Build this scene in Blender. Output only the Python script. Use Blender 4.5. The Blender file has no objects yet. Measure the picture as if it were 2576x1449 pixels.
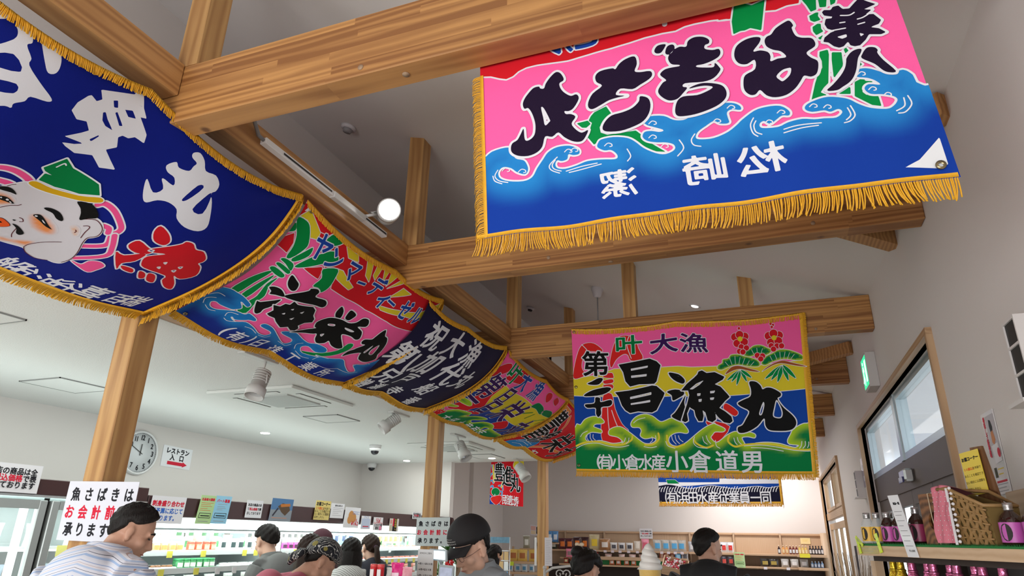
import bpy, bmesh, math, random, json
import numpy as np
from mathutils import Vector, Matrix, noise
random.seed(7); np.random.seed(7)
SC = bpy.context.scene
COL = SC.collection
# ------------------------------------------------------------------ camera
def _cam_axes(yaw, pit, rol):
    cy, sy, cp, sp, cr, sr = math.cos(yaw), math.sin(yaw), math.cos(pit), math.sin(pit), math.cos(rol), math.sin(rol)
    fw = Vector((sy*cp, cy*cp, sp)); rt = Vector((cy, -sy, 0)); up = rt.cross(fw)
    return rt*cr + up*sr, -rt*sr + up*cr, fw
rt_, up_, fw_ = _cam_axes(-0.36380019, 0.36099454, 0.01710232)
cam_d = bpy.data.cameras.new('camera'); cam = bpy.data.objects.new('camera', cam_d); COL.objects.link(cam)
M = Matrix((rt_, up_, -fw_)).transposed().to_4x4(); M.translation = Vector((0, 0, 1.55)); cam.matrix_world = M
cam_d.sensor_width = 36; cam_d.lens = 36*1660.3453/2576; cam_d.clip_start = .02
SC.camera = cam
# ------------------------------------------------------------------ view, world, lights
SC.view_settings.view_transform = 'Standard'; SC.view_settings.look = 'None'
SC.view_settings.exposure = 0.0; SC.view_settings.gamma = 1; SC.view_settings.use_curve_mapping = False
W = bpy.data.worlds.new('world'); SC.world = W; W.use_nodes = True
bg = W.node_tree.nodes['Background']; bg.inputs[0].default_value = (.80, .90, 1.0, 1); bg.inputs[1].default_value = 2.5
SC.cycles.max_bounces = 6; SC.cycles.diffuse_bounces = 4; SC.cycles.glossy_bounces = 2; SC.cycles.transmission_bounces = 3; SC.cycles.transparent_max_bounces = 8; SC.cycles.caustics_reflective = False; SC.cycles.caustics_refractive = False
def area(name, loc, rot, sx, sy, power, col=(1, 1, 1), spread=math.pi):
    d = bpy.data.lights.new(name, 'AREA'); d.shape = 'RECTANGLE'; d.size = sx; d.size_y = sy; d.energy = power; d.color = col; d.spread = spread
    o = bpy.data.objects.new(name, d); COL.objects.link(o); o.location = loc; o.rotation_euler = rot; return o
def spot(name, loc, target, power, col=(1, .96, .9), size=1.2, blend=.6, rad=.04):
    d = bpy.data.lights.new(name, 'SPOT'); d.energy = power; d.color = col; d.spot_size = size; d.spot_blend = blend; d.shadow_soft_size = rad
    o = bpy.data.objects.new(name, d); COL.objects.link(o); o.location = loc
    o.rotation_euler = (Vector(target)-Vector(loc)).to_track_quat('-Z', 'Y').to_euler(); return o
R = math.radians
# unseen area fills added behind the camera, over the aisle and in the hall
area('rear_fill', (-1.9, -2.6, 1.1), (R(113), 0, R(6)), 4.6, 1.6, 185, (.97, .98, 1.0))  # unseen panel tilted up, added to brighten flags, beams and sloping ceiling
area('aisle_fill', (-4.3, 5.2, 2.56), (0, 0, 0), 1.6, 7.5, 80, (.94, 1, .97))  # added wide fill standing for the downlights, bounces off goods and floor
area('aisle_fill_near', (-4.3, .2, 2.56), (0, 0, 0), 2.5, 3.0, 35, (.94, 1, .97))  # near part of the added aisle fill
area('hall_fill', (-1.0, 10.5, 3.0), (0, 0, 0), 1.8, 5.0, 75, (1, .96, .93))  # unseen panel added to brighten the far wall
spot('end_wall_lamp', (-.2, 12.3, 3.35), (-.05, 13.5, 1.7), 170, (1, .93, .90), 1.9, .9, .06)
spot('track_lamp_beam', (-1.80, 2.83, 3.25), (-1.0, 1.7, 2.8), 14, (1, .96, .92), 1.6, .8, .05)
# ------------------------------------------------------------------ materials
MATS = {}
def _nt(name):
    m = bpy.data.materials.new(name); m.use_nodes = True; return m, m.node_tree, m.node_tree.nodes['Principled BSDF']
def mat(name, col=(.8, .8, .8), rough=.6, metal=0, bump=0, bscale=60, var=.0, vscale=8, emit=None, estr=0, alpha=1, spec=.5, trans=0, coat=0):
    if name in MATS: return MATS[name]
    m, nt, p = _nt(name); N = nt.nodes.new; L = nt.links.new
    p.inputs['Base Color'].default_value = (*col, 1); p.inputs['Roughness'].default_value = rough; p.inputs['Metallic'].default_value = metal
    p.inputs['Specular IOR Level'].default_value = spec; p.inputs['Coat Weight'].default_value = coat
    tc = N('ShaderNodeTexCoord')
    n = N('ShaderNodeTexNoise'); n.inputs['Scale'].default_value = vscale; n.inputs['Detail'].default_value = 3; L(tc.outputs['Object'], n.inputs['Vector'])
    if var:
        mx = N('ShaderNodeMix'); mx.data_type = 'RGBA'; mx.inputs[6].default_value = (*[c*(1-var) for c in col], 1); mx.inputs[7].default_value = (*[min(1, c*(1+var)) for c in col], 1)
        L(n.outputs['Fac'], mx.inputs[0]); L(mx.outputs[2], p.inputs['Base Color'])
    if bump:
        n2 = N('ShaderNodeTexNoise'); n2.inputs['Scale'].default_value = bscale; n2.inputs['Detail'].default_value = 2; L(tc.outputs['Object'], n2.inputs['Vector'])
        b = N('ShaderNodeBump'); b.inputs['Strength'].default_value = bump; b.inputs['Distance'].default_value = .004; L(n2.outputs['Fac'], b.inputs['Height']); L(b.outputs[0], p.inputs['Normal'])
    if emit: p.inputs['Emission Color'].default_value = (*emit, 1); p.inputs['Emission Strength'].default_value = estr
    if alpha < 1: p.inputs['Alpha'].default_value = alpha
    if trans: p.inputs['Transmission Weight'].default_value = trans
    MATS[name] = m; return m
def wood(name, axis, light=(.62, .37, .16), dark=(.38, .18, .065), lam=0, lamax=2, knots=1.0, rough=.5, ks=(7, 7)):
    """axis: 0/1/2 grain direction in object space; lam: lamella thickness along axis lamax"""
    if name in MATS: return MATS[name]
    m, nt, p = _nt(name); N = nt.nodes.new; L = nt.links.new
    tc = N('ShaderNodeTexCoord'); sep = N('ShaderNodeSeparateXYZ'); L(tc.outputs['Object'], sep.inputs[0])
    o = [sep.outputs[i] for i in range(3)]; l = o[axis]; others = [i for i in range(3) if i != axis]; a = o[lamax] if lam else o[others[0]]; b = o[[i for i in others if i != (lamax if lam else others[0])][0]]
    def mth(op, x, y=None, z=None):
        q = N('ShaderNodeMath'); q.operation = op
        for i, v in enumerate((x, y, z)):
            if v is None: continue
            if hasattr(v, 'is_linked'): L(v, q.inputs[i])
            else: q.inputs[i].default_value = v
        return q.outputs[0]
    def vec(x, y, z):
        q = N('ShaderNodeCombineXYZ')
        for i, v in enumerate((x, y, z)):
            if hasattr(v, 'is_linked'): L(v, q.inputs[i])
            else: q.inputs[i].default_value = v
        return q.outputs[0]
    cell = 0.0; tone = None
    if lam:
        idx = mth('FLOOR', mth('DIVIDE', a, lam))
        wn = N('ShaderNodeTexWhiteNoise'); wn.noise_dimensions = '1D'; L(idx, wn.inputs['W'])
        off = mth('MULTIPLY', wn.outputs['Value'], 7.0)
        seg = mth('FLOOR', mth('DIVIDE', mth('ADD', l, off), .9))
        wn2 = N('ShaderNodeTexWhiteNoise'); wn2.noise_dimensions = '2D'; L(vec(idx, seg, 0), wn2.inputs['Vector'])
        tone = wn2.outputs['Value']; cell = mth('MULTIPLY', tone, 13.0)
    v = vec(mth('ADD', mth('MULTIPLY', l, .9), cell), mth('MULTIPLY', a, 9.0), mth('MULTIPLY', b, 9.0))
    wv = N('ShaderNodeTexWave'); wv.wave_type = 'RINGS'; wv.rings_direction = 'X'; wv.inputs['Scale'].default_value = 1.5; wv.inputs['Distortion'].default_value = 7; wv.inputs['Detail'].default_value = 2.5; wv.inputs['Detail Scale'].default_value = .8; L(v, wv.inputs['Vector'])
    nz = N('ShaderNodeTexNoise'); nz.inputs['Scale'].default_value = 1; nz.inputs['Detail'].default_value = 5; L(vec(mth('MULTIPLY', l, 3.0), mth('MULTIPLY', a, 120), mth('MULTIPLY', b, 120)), nz.inputs['Vector'])
    nl = N('ShaderNodeTexNoise'); nl.inputs['Scale'].default_value = 1.6; nl.inputs['Detail'].default_value = 2; L(vec(l, mth('MULTIPLY', a, 3), mth('MULTIPLY', b, 3)), nl.inputs['Vector'])
    f = mth('ADD', mth('MULTIPLY', wv.outputs['Fac'], .62), mth('MULTIPLY', nz.outputs['Fac'], .34)); f = mth('ADD', f, mth('MULTIPLY', mth('SUBTRACT', nl.outputs['Fac'], .5), .55))
    if tone is not None: f = mth('ADD', f, mth('MULTIPLY', mth('SUBTRACT', tone, .5), .75))
    mx = N('ShaderNodeMix'); mx.data_type = 'RGBA'; mx.inputs[6].default_value = (*light, 1); mx.inputs[7].default_value = (*dark, 1); mx.clamp_factor = True; L(f, mx.inputs[0])
    vo = N('ShaderNodeTexVoronoi'); vo.inputs['Scale'].default_value = 1; L(vec(mth('MULTIPLY', l, ks[0]), mth('MULTIPLY', a, ks[1]), mth('MULTIPLY', b, ks[1])), vo.inputs['Vector'])
    kn2 = N('ShaderNodeMapRange'); kn2.inputs[1].default_value = .08; kn2.inputs[2].default_value = .17; kn2.inputs[3].default_value = .85*knots; kn2.inputs[4].default_value = 0; L(mth('ADD', vo.outputs['Distance'], mth('MULTIPLY', nz.outputs['Fac'], .04)), kn2.inputs[0])
    wr = N('ShaderNodeTexWhiteNoise'); L(vo.outputs['Position'], wr.inputs['Vector']); keep = mth('GREATER_THAN', wr.outputs['Value'], .70)
    mk = N('ShaderNodeMix'); mk.data_type = 'RGBA'; L(mth('MULTIPLY', kn2.outputs[0], keep), mk.inputs[0]); L(mx.outputs[2], mk.inputs[6]); mk.inputs[7].default_value = (.10, .035, .012, 1)
    L(mk.outputs[2], p.inputs['Base Color']); p.inputs['Roughness'].default_value = rough
    bp = N('ShaderNodeBump'); bp.inputs['Strength'].default_value = .12; bp.inputs['Distance'].default_value = .002; L(nz.outputs['Fac'], bp.inputs['Height']); L(bp.outputs[0], p.inputs['Normal'])
    MATS[name] = m; return m
# ------------------------------------------------------------------ mesh helpers
class MB:
    """collects simple solids; build() links them as ONE mesh object"""
    def __init__(s): s.v = []; s.f = []; s.m = []; s.mats = []; s.sm = []
    def mi(s, m):
        if m not in s.mats: s.mats.append(m)
        return s.mats.index(m)
    def add(s, V, Fc, m=None, smooth=False):
        o = len(s.v); s.v += [tuple(p) for p in V]; k = s.mi(m) if m is not None else 0
        for f in Fc: s.f.append([i+o for i in f]); s.m.append(k); s.sm.append(smooth)
        return s
    def box(s, x0, x1, y0, y1, z0, z1, m=None, b=0.0):
        if b:
            V = []; Fc = []
            bmx = bmesh.new(); bmesh.ops.create_cube(bmx, size=1)
            for v in bmx.verts: v.co = Vector(((x0+x1)/2+v.co.x*(x1-x0), (y0+y1)/2+v.co.y*(y1-y0), (z0+z1)/2+v.co.z*(z1-z0)))
            bmesh.ops.bevel(bmx, geom=bmx.edges[:], offset=b, segments=1, affect='EDGES')
            bmx.verts.index_update(); V = [v.co[:] for v in bmx.verts]; Fc = [[v.index for v in f.verts] for f in bmx.faces]; bmx.free()
            return s.add(V, Fc, m)
        V = [(x, y, z) for x in (x0, x1) for y in (y0, y1) for z in (z0, z1)]
        return s.add(V, [(0, 1, 3, 2), (4, 6, 7, 5), (0, 4, 5, 1), (2, 3, 7, 6), (0, 2, 6, 4), (1, 5, 7, 3)], m)
    def obox(s, c, ax, ay, az, m=None):
        c, ax, ay, az = map(Vector, (c, ax, ay, az)); V = [c+ax*i+ay*j+az*k for i in (-1, 1) for j in (-1, 1) for k in (-1, 1)]
        return s.add(V, [(0, 1, 3, 2), (4, 6, 7, 5), (0, 4, 5, 1), (2, 3, 7, 6), (0, 2, 6, 4), (1, 5, 7, 3)], m)
    def bar(s, a, b, w, h, m=None, up=(0, 0, 1)):
        a, b = Vector(a), Vector(b); d = (b-a); l = d.length; d.normalize(); up = Vector(up); x = d.cross(up)
        if x.length < 1e-4: x = d.cross(Vector((1, 0, 0)))
        x.normalize(); y = x.cross(d)
        return s.obox((a+b)/2, d*l/2, x*w/2, y*h/2, m)
    def lathe(s, prof, n=16, c=(0, 0, 0), ax='Z', m=None, smooth=True, R_=None, cap=True):
        c = Vector(c); V = []; 
        for (r_, h) in prof:
            for i in range(n):
                a = 2*math.pi*i/n; p = Vector((r_*math.cos(a), r_*math.sin(a), h))
                if ax == 'X': p = Vector((p.z, p.x, p.y))
                if ax == 'Y': p = Vector((p.x, p.z, p.y))
                if R_ is not None: p = R_ @ p
                V.append(c+p)
        Fc = []
        for k in range(len(prof)-1):
            for i in range(n): j = (i+1) % n; Fc.append((k*n+i, k*n+j, (k+1)*n+j, (k+1)*n+i))
        if cap: Fc.append(tuple(range(n))[::-1]); Fc.append(tuple((len(prof)-1)*n+i for i in range(n)))
        return s.add(V, Fc, m, smooth)
    def tube(s, pts, r_, n=8, m=None, smooth=True):
        pts = [Vector(p) for p in pts]; V = []; up = None
        for i, p in enumerate(pts):
            d = (pts[min(i+1, len(pts)-1)]-pts[max(i-1, 0)]).normalized()
            if up is None: up = d.orthogonal().normalized()
            x = d.cross(up); x = x.normalized() if x.length > 1e-5 else d.orthogonal().normalized(); up = x.cross(d).normalized()
            rr = r_[i] if hasattr(r_, '__len__') else r_
            for k in range(n): a = 2*math.pi*k/n; V.append(p+(x*math.cos(a)+up*math.sin(a))*rr)
        Fc = [(i*n+k, i*n+(k+1) % n, (i+1)*n+(k+1) % n, (i+1)*n+k) for i in range(len(pts)-1) for k in range(n)]
        Fc.append(tuple(range(n))[::-1]); Fc.append(tuple((len(pts)-1)*n+k for k in range(n)))
        return s.add(V, Fc, m, smooth)
    def ball(s, c, r_, m=None, n=12, k=8, sc=(1, 1, 1), R_=None):
        V = []; 
        for j in range(k+1):
            t = math.pi*j/k
            for i in range(n):
                a = 2*math.pi*i/n; p = Vector((math.sin(t)*math.cos(a)*sc[0], math.sin(t)*math.sin(a)*sc[1], math.cos(t)*sc[2]))*r_
                if R_ is not None: p = R_ @ p
                V.append(Vector(c)+p)
        Fc = [(j*n+i, (j+1)*n+i, (j+1)*n+(i+1) % n, j*n+(i+1) % n) for j in range(k) for i in range(n)]
        return s.add(V, Fc, m, True)
    def build(s, name, m=None, parent=None, at=None, local=False, **kw):
        me = bpy.data.meshes.new(name); me.from_pydata(s.v, [], s.f)
        for x in (s.mats or [m]): me.materials.append(x if x is not None else m)
        me.polygons.foreach_set('material_index', s.m); me.polygons.foreach_set('use_smooth', s.sm); me.validate(); me.update()
        o = bpy.data.objects.new(name, me); COL.objects.link(o)
        off = Vector((0, 0, 0))
        if parent is not None:
            if not local: off = wloc(parent)
            o.parent = parent
        elif at is not None: off = Vector(at); o.location = off
        if off.length: me.transform(Matrix.Translation(-off))
        for k_, v_ in kw.items(): o[k_] = v_
        return o
def wloc(o):
    v = Vector(o.location)
    while o.parent: o = o.parent; v += o.location
    return v
def tag(o, label, cat, group=None):
    o['label'] = label; o['category'] = cat
    if group: o['group'] = group
    return o
def thing(name, label, cat, loc=(0, 0, 0), group=None, rz=0):
    o = bpy.data.objects.new(name, None); COL.objects.link(o); o.empty_display_size = .05; o.location = loc; o.rotation_euler = (0, 0, rz)
    return tag(o, label, cat, group)
def struct(o): o['kind'] = 'structure'; return o
def dup(root, loc, rz=0, label=None, group=None, sc=None, parent=None):
    r_ = root.copy(); COL.objects.link(r_); r_.location = loc; r_.rotation_euler = (0, 0, rz)
    if sc is not None: r_.scale = sc if hasattr(sc, '__len__') else (sc, sc, sc)
    if label: r_['label'] = label
    if group: r_['group'] = group
    for ch in list(root.children):
        c = ch.copy(); COL.objects.link(c); c.parent = r_; c.matrix_parent_inverse = ch.matrix_parent_inverse.copy()
        for g in ch.children:
            d = g.copy(); COL.objects.link(d); d.parent = c
    return r_
ORD = ('first', 'second', 'third', 'fourth', 'fifth', 'sixth', 'seventh', 'eighth', 'ninth', 'tenth', 'eleventh', 'twelfth', 'thirteenth', 'fourteenth')
def nth(lab, i, n, end='near end'):
    if n < 2: return lab
    if len(lab.split()) > 12: lab = lab.rsplit(', ', 1)[0]
    if len(lab.split()) > 12: lab = lab.replace(' the ', ' ').replace(' a ', ' ')
    return '%s, %s from %s' % (lab, ORD[i % 14], end)
# ------------------------------------------------------------------ palette
WALL = mat('wall_paint', (.74, .70, .67), .9, bump=.15, bscale=350)
WALLR = WALL
CEIL_LOW = mat('ceiling_board_white', (.80, .81, .79), .9, bump=.5, bscale=120)
CEIL_HI = mat('ceiling_paper', (.72, .69, .66), .92, bump=.1, bscale=300)
WHITE = mat('white_enamel', (.80, .80, .80), .35); DARKSL = mat('slot_black', (.02, .02, .02), .6)
GREYM = mat('grey_plastic', (.55, .54, .52), .5)
BEAM1 = wood('beam_wood', 0, (.53, .265, .085), (.25, .10, .028), lam=.033, lamax=2, ks=(6, 6))
BEAML = wood('long_beam_wood', 1, (.56, .30, .11), (.30, .13, .04), ks=(6, 6))
POSTW = wood('post_wood', 2, (.60, .35, .13), (.33, .15, .045), ks=(7, 7))
TRIMW = wood('door_trim_wood', 1, (.52, .34, .19), (.36, .21, .10), knots=0)
TRIMV = wood('door_trim_wood_upright', 2, (.55, .37, .21), (.38, .23, .12), knots=0)
SHELFW = wood('shelf_pine', 0, (.66, .46, .30), (.52, .33, .19), knots=0)
SHELFWY = wood('shelf_pine_side', 1, (.66, .48, .31), (.52, .34, .20), knots=0)
SHELFV = wood('shelf_back_board', 2, (.60, .44, .30), (.50, .35, .22), knots=0)
ALU = mat('aluminium', (.45, .53, .55), .35, .6); BRONZE = mat('bronze_panel', (.105, .082, .070), .5, 0, spec=.3)
GLASS = mat('window_glass', (.9, .95, .95), .02, alpha=.12, spec=.5)
PX0, PX1 = -2.92, -2.80     # post line
RW = .84                    # wall with the doors
YB = [1.534, 3.34, 5.20, 7.05, 8.92, 10.78]; ZS, ZT = 3.01, 3.27
# ------------------------------------------------------------------ room shell
def st(name, m, *boxes, **k):
    b = MB()
    for q in boxes: b.box(*q)
    o = b.build(name, m); struct(o)
    return o
st('floor', mat('floor_tile', (.42, .36, .30), .4, var=.08), (-7, 1.2, -3, 14, -.1, 0))
# right wall with two door openings
D1 = (3.71, 6.86, 2.53); D2 = (9.49, 13.09, 2.55)
st('wall_right', WALL, (RW, RW+.15, -3, D1[0], 0, 5), (RW, RW+.15, D1[0], D1[1], D1[2], 5), (RW, RW+.15, D1[1], D2[0], 0, 5), (RW, RW+.15, D2[0], D2[1], D2[2], 5), (RW, RW+.15, D2[1], 14, 0, 5))
st('wall_left', WALL, (-6.18, -6.03, -3, 9.45, 0, 2.7))
st('wall_far', WALL, (-6.2, RW+.15, 13.5, 13.65, 0, 5))
st('wall_far_left', WALL, (-6.03, -4.47, 9.3, 9.42, 0, 2.7), (-5.42, -5.26, 9.42, 13.5, 0, 4.6), (-5.26, -5.18, 11.75, 12.62, 0, 4.6))
st('wall_upper_left', WALL, (-3.02, -2.92, -3, 9.42, 2.66, 4.45))
st('wall_drop_far', WALL, (-6.03, -2.92, 9.30, 9.42, 2.66, 4.6))
st('wall_behind', WALL, (-7, 1.2, -3.15, -3, 0, 5))
st('ceiling_low', CEIL_LOW, (-6.1, -2.921, -3, 9.42, 2.6, 2.68))
b = MB(); x0, x1 = -3.02, RW+.02; z0, z1 = 3.27+.284*(RW-x0), 3.27-.284*.02
V = [(x, y, z+t) for y in (-3, 13.6) for (x, z) in ((x0, z0), (x1, z1)) for t in (0, .1)]
b.add(V, [(0, 1, 3, 2), (4, 6, 7, 5), (0, 4, 5, 1), (2, 3, 7, 6), (0, 2, 6, 4), (1, 5, 7, 3)]); struct(b.build('ceiling_slope', CEIL_HI))
st('ceiling_far', CEIL_HI, (-5.42, -3.02, 9.42, 13.6, 4.36, 4.46))
# ceiling panel lines (inspection hatches and board joints, recessed dark slits)
HATCH = mat('hatch_line', (.30, .31, .30), .8)
def hatch(x0, x1, y0, y1, lab):
    t = thing('ceiling_hatch', lab, 'hatch', ((x0+x1)/2, (y0+y1)/2, 2.6))
    MB().box(x0+.008, x1-.008, y0+.008, y1-.008, 2.594, 2.6).build('hatch_panel', CEIL_LOW, t)
    b = MB()
    for a in ((x0, x1, y0, y0+.008), (x0, x1, y1-.008, y1), (x0, x0+.008, y0, y1), (x1-.008, x1, y0, y1)): b.box(*a, 2.592, 2.6)
    b.build('hatch_frame', HATCH, t)
hatch(-4.10, -3.71, 5.22, 5.60, 'square inspection hatch in the white ceiling beyond the near air conditioner')
hatch(-3.86, -3.47, 8.44, 8.96, 'small inspection hatch in the white ceiling near its far end')
hatch(-5.24, -4.80, 3.30, 3.76, 'inspection hatch behind the nearest wooden post in the white ceiling')
hatch(-4.05, -3.63, 1.75, 2.24, 'inspection hatch in the white ceiling just under the blue flag')
# ------------------------------------------------------------------ timber frame
def beam_thing(name, box, m, lab, cat='beam', group=None, bev=.004):
    b = MB(); b.box(*box, b=bev); o = b.build(name, m, at=((box[0]+box[1])/2, (box[2]+box[3])/2, (box[4]+box[5])/2)); tag(o, lab, cat, group)
    return o
ords = ['nearest wooden cross beam, over the mirrored pink flag', 'second wooden cross beam, behind the fringe of the pink flag', 'third wooden cross beam, carrying the green and yellow flag', 'fourth wooden cross beam, behind the green and yellow flag', 'fifth wooden cross beam, next to farthest', 'farthest wooden cross beam, before the end wall']
for i, y in enumerate(YB):
    o = beam_thing('cross_beam', (PX0, RW-.001, y, y+.105, ZS, ZT), BEAM1, ords[i], group='cross beams of the open ceiling')
    w_ = MB()
    for (x, side) in ((-1.15, 0), (.25, 0), (-2.2, 0)):
        w_.lathe([(.011, 0), (.011, .002)], 10, (x+.1*i, y-.002, ZS+.03+.02*(i % 2)), 'Y', mat('wood_plug', (.36, .24, .15), .6))
    w_.lathe([(.013, 0), (.013, .003)], 10, (-1.0+.3*i, y+.05, ZS-.003), 'Z', mat('wood_plug', (.36, .24, .15), .6))
    w_.build('bolt_plug', None, o)
segs = [(-2.5, YB[0]), (YB[0]+.105, YB[1]), (YB[1]+.105, YB[2]), (YB[2]+.105, YB[3]), (YB[3]+.105, YB[4]), (YB[4]+.105, YB[5])]
sl = ['beam along the room above the blue flag, nearest piece', 'beam along the room that carries the track light', 'beam along the room above the navy flag', 'beam along the room behind the third cross beam', 'beam along the room behind the fourth cross beam', 'farthest piece of the beam along the room']
for i, (a, c) in enumerate(segs):
    beam_thing('long_beam', (-2.085, -1.98, a+.001, c-.001, 3.13, 3.275), BEAML, 'wooden '+sl[i], group='beam pieces along the room')
pl = ['nearest, behind the man in the striped shirt', 'middle one, behind the cashier sign', 'farthest, beside the snack shelves']
for i, y in enumerate((2.23, 5.52, 8.75)):
    beam_thing('wooden_post', (PX0, PX1, y, y+.12, 0, 2.6), POSTW, 'square wooden post, the '+pl[i], 'post', 'wooden posts under the low ceiling edge')
beam_thing('edge_beam', (-2.92, -2.785, -2.9, 9.40, 2.60, 2.72), BEAML, 'wooden edge beam along the low ceiling behind the row of flags')
# king posts up to the sloping ceiling
def kpost(x, y, lab, w=.105):
    zt = 3.27+.284*(RW-x)
    b = MB(); V = [(xx, yy, z) for xx in (x, x+w) for yy in (y+.001, y+w-.001) for z in (ZT, 3.27+.284*(RW-xx))]
    b.add(V, [(0, 1, 3, 2), (4, 6, 7, 5), (0, 4, 5, 1), (2, 3, 7, 6), (0, 2, 6, 4), (1, 5, 7, 3)])
    tag(b.build('king_post', POSTW, at=(x+w/2, y+w/2, ZT)), lab, 'post', 'short posts between beams and ceiling')
kn_ = ['over the nearest cross beam', 'over the second cross beam', 'over the third cross beam', 'over the fourth cross beam', 'over the fifth cross beam', 'over the farthest cross beam']
for i, y in enumerate(YB):
    for x, q in ((-2.03, 'at the ridge side'), (-.985, 'at its middle'), (-.065, 'towards the door wall')):
        if i == 0 and x > -2: continue
        kpost(x, y, 'short wooden post '+kn_[i]+' '+q)
for a, c, lab in (((.24, 3.335, 3.21), (RW, 2.70, 3.21), 'diagonal brace from the second cross beam towards the camera'), ((.24, 3.45, 3.21), (RW, 4.07, 3.21), 'diagonal brace behind the second cross beam'), ((.26, 7.045, 3.21), (RW, 6.5, 3.21), 'pale diagonal brace before the fourth cross beam'), ((.24, 7.16, 3.21), (RW, 7.75, 3.21), 'diagonal brace behind the fourth cross beam')):
    tag(MB().bar(a, c, .09, .105).build('diagonal_brace', BEAML, at=a), 'wooden '+lab, 'brace', 'diagonal braces at the wall')
# ------------------------------------------------------------------ doors in the right wall
def paneGlass(parent, box): MB().box(*box).build('pane', GLASS, parent)
def door(n, y0, y1, zt, ztr, far=False):
    x = RW
    fr = MB(); fr.box(x-.03, x+.03, y0-.035, y0, 0, zt, TRIMV).box(x-.03, x+.03, y1, y1+.035, 0, zt, TRIMV); fr.box(x-.03, x+.03, y0-.035, y1+.035, zt, zt+.035, TRIMW)
    d = struct(fr.build('door_%d' % n, None))
    m = MB(); m.box(x+.04, x+.10, y0, y1, ztr-.16, ztr+.03) if not far else m.box(x+.02, x+.10, y0, y1, ztr-.10, ztr)
    m.build('header_panel', BRONZE if not far else TRIMW, d)
    mid = (y0+y1)/2
    f = MB(); FR = ALU if not far else TRIMV
    for (a, c) in ((y0, mid-.045), (mid+.045, y1)):
        for q in ((a, a+.045, ztr+.031, zt), (c-.045, c, ztr+.031, zt), (a+.045, c-.045, zt-.045, zt), (a+.045, c-.045, ztr+.031, ztr+.075)): f.box(x+.04, x+.10, *q)
    f.box(x+.03, x+.12, mid-.045, mid+.045, ztr+.031, zt); f.build('transom_frame', FR, d)
    for (a, c) in ((y0+.045, mid-.09), (mid+.09, y1-.045)): paneGlass(d, (x+.065, x+.072, a, c, ztr+.075, zt-.045))
    g = MB()
    for (a, c) in ((y0, y0+.9), (y0+.9, mid), (mid, y1-.9), (y1-.9, y1)):
        for q in ((a+.003, a+.05, 0, ztr-.16), (c-.05, c-.003, 0, ztr-.16), (a+.05, c-.05, ztr-.25, ztr-.16), (a+.05, c-.05, 0, .12)): g.box(x+.05, x+.09, *q)
    g.build('door_leaf_frame', BRONZE if not far else TRIMV, d)
    for (a, c) in ((y0, y0+.9), (y0+.9, mid), (mid, y1-.9), (y1-.9, y1)): paneGlass(d, (x+.065, x+.072, a+.05, c-.05, .12, ztr-.25))
    return d
door(1, D1[0], D1[1], D1[2], 2.05); door(2, D2[0], D2[1], D2[2], 2.0, True)
# outside: porch floor, posts and pale eaves seen through the panes
st('ground_outside', mat('paving', (.55, .55, .53), .8, var=.1), (1.2, 14, -3, 18, -.12, -.02))
eav = st('eaves_outside', mat('eaves_white', (.75, .76, .78), .8), (.99, 2.6, 1, 16, 3.0, 3.08))
for i, y in enumerate((4.2, 6.9, 9.6, 12.4)):
    beam_thing('porch_post', (2.3, 2.42, y, y+.12, -.02, 3.0), POSTW, 'pale wooden porch post outside the %s' % ['nearer door, first', 'nearer door, second', 'farther door, first', 'farther door, second'][i], 'post', 'porch posts outside')
# sensor, exit sign, vents, posters at the wall
t = thing('door_sensor', 'small silver motion sensor on the dark door header', 'sensor', (RW, 5.12, 1.97))
MB().box(RW-.02, RW+.04, 5.02, 5.22, 1.93, 2.01, b=.012).build('sensor_body', mat('silver', (.6, .6, .6), .25, .8), t)
MB().box(RW-.03, RW-.02, 5.05, 5.19, 1.925, 1.96).build('sensor_lens', mat('sensor_lens', (.05, .05, .15), .1), t)
t = thing('exit_sign', 'green lit exit sign with running figure above the glass door', 'sign', (RW, 5.5, 2.63))
MB().box(RW-.07, RW, 5.40, 5.66, 2.63, 2.89, b=.004).build('sign_case', GREYM, t)
G_E = mat('exit_green', (.02, .55, .25), .4, emit=(.03, .75, .33), estr=1.1); W_E = mat('exit_white', (.9, 1, .95), .4, emit=(.85, 1, .9), estr=1.2)
ex = MB(); X_ = RW-.0715; ex.box(X_, RW-.07, 5.41, 5.65, 2.65, 2.87); ex.build('sign_face', G_E, t)
X_ = RW-.073
ex = MB(); ex.box(X_, X_+.002, 5.43, 5.49, 2.68, 2.84)
ex.build('door_symbol', W_E, t)
ex = MB(); ex.lathe([(.014, 0), (.014, .002)], 10, (X_-.002, 5.565, 2.83), 'X'); ex.bar((X_, 5.565, 2.81), (X_, 5.58, 2.75), .03, .002, up=(1, 0, 0))
for a, c in (((5.58, 2.75), (5.55, 2.71)), ((5.55, 2.71), (5.57, 2.67)), ((5.58, 2.75), (5.61, 2.71)), ((5.61, 2.71), (5.64, 2.70)), ((5.57, 2.80), (5.54, 2.77)), ((5.57, 2.80), (5.60, 2.78))): ex.bar((X_, *a), (X_, *c), .013, .002, up=(1, 0, 0))
ex.build('running_figure', W_E, t)
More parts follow.
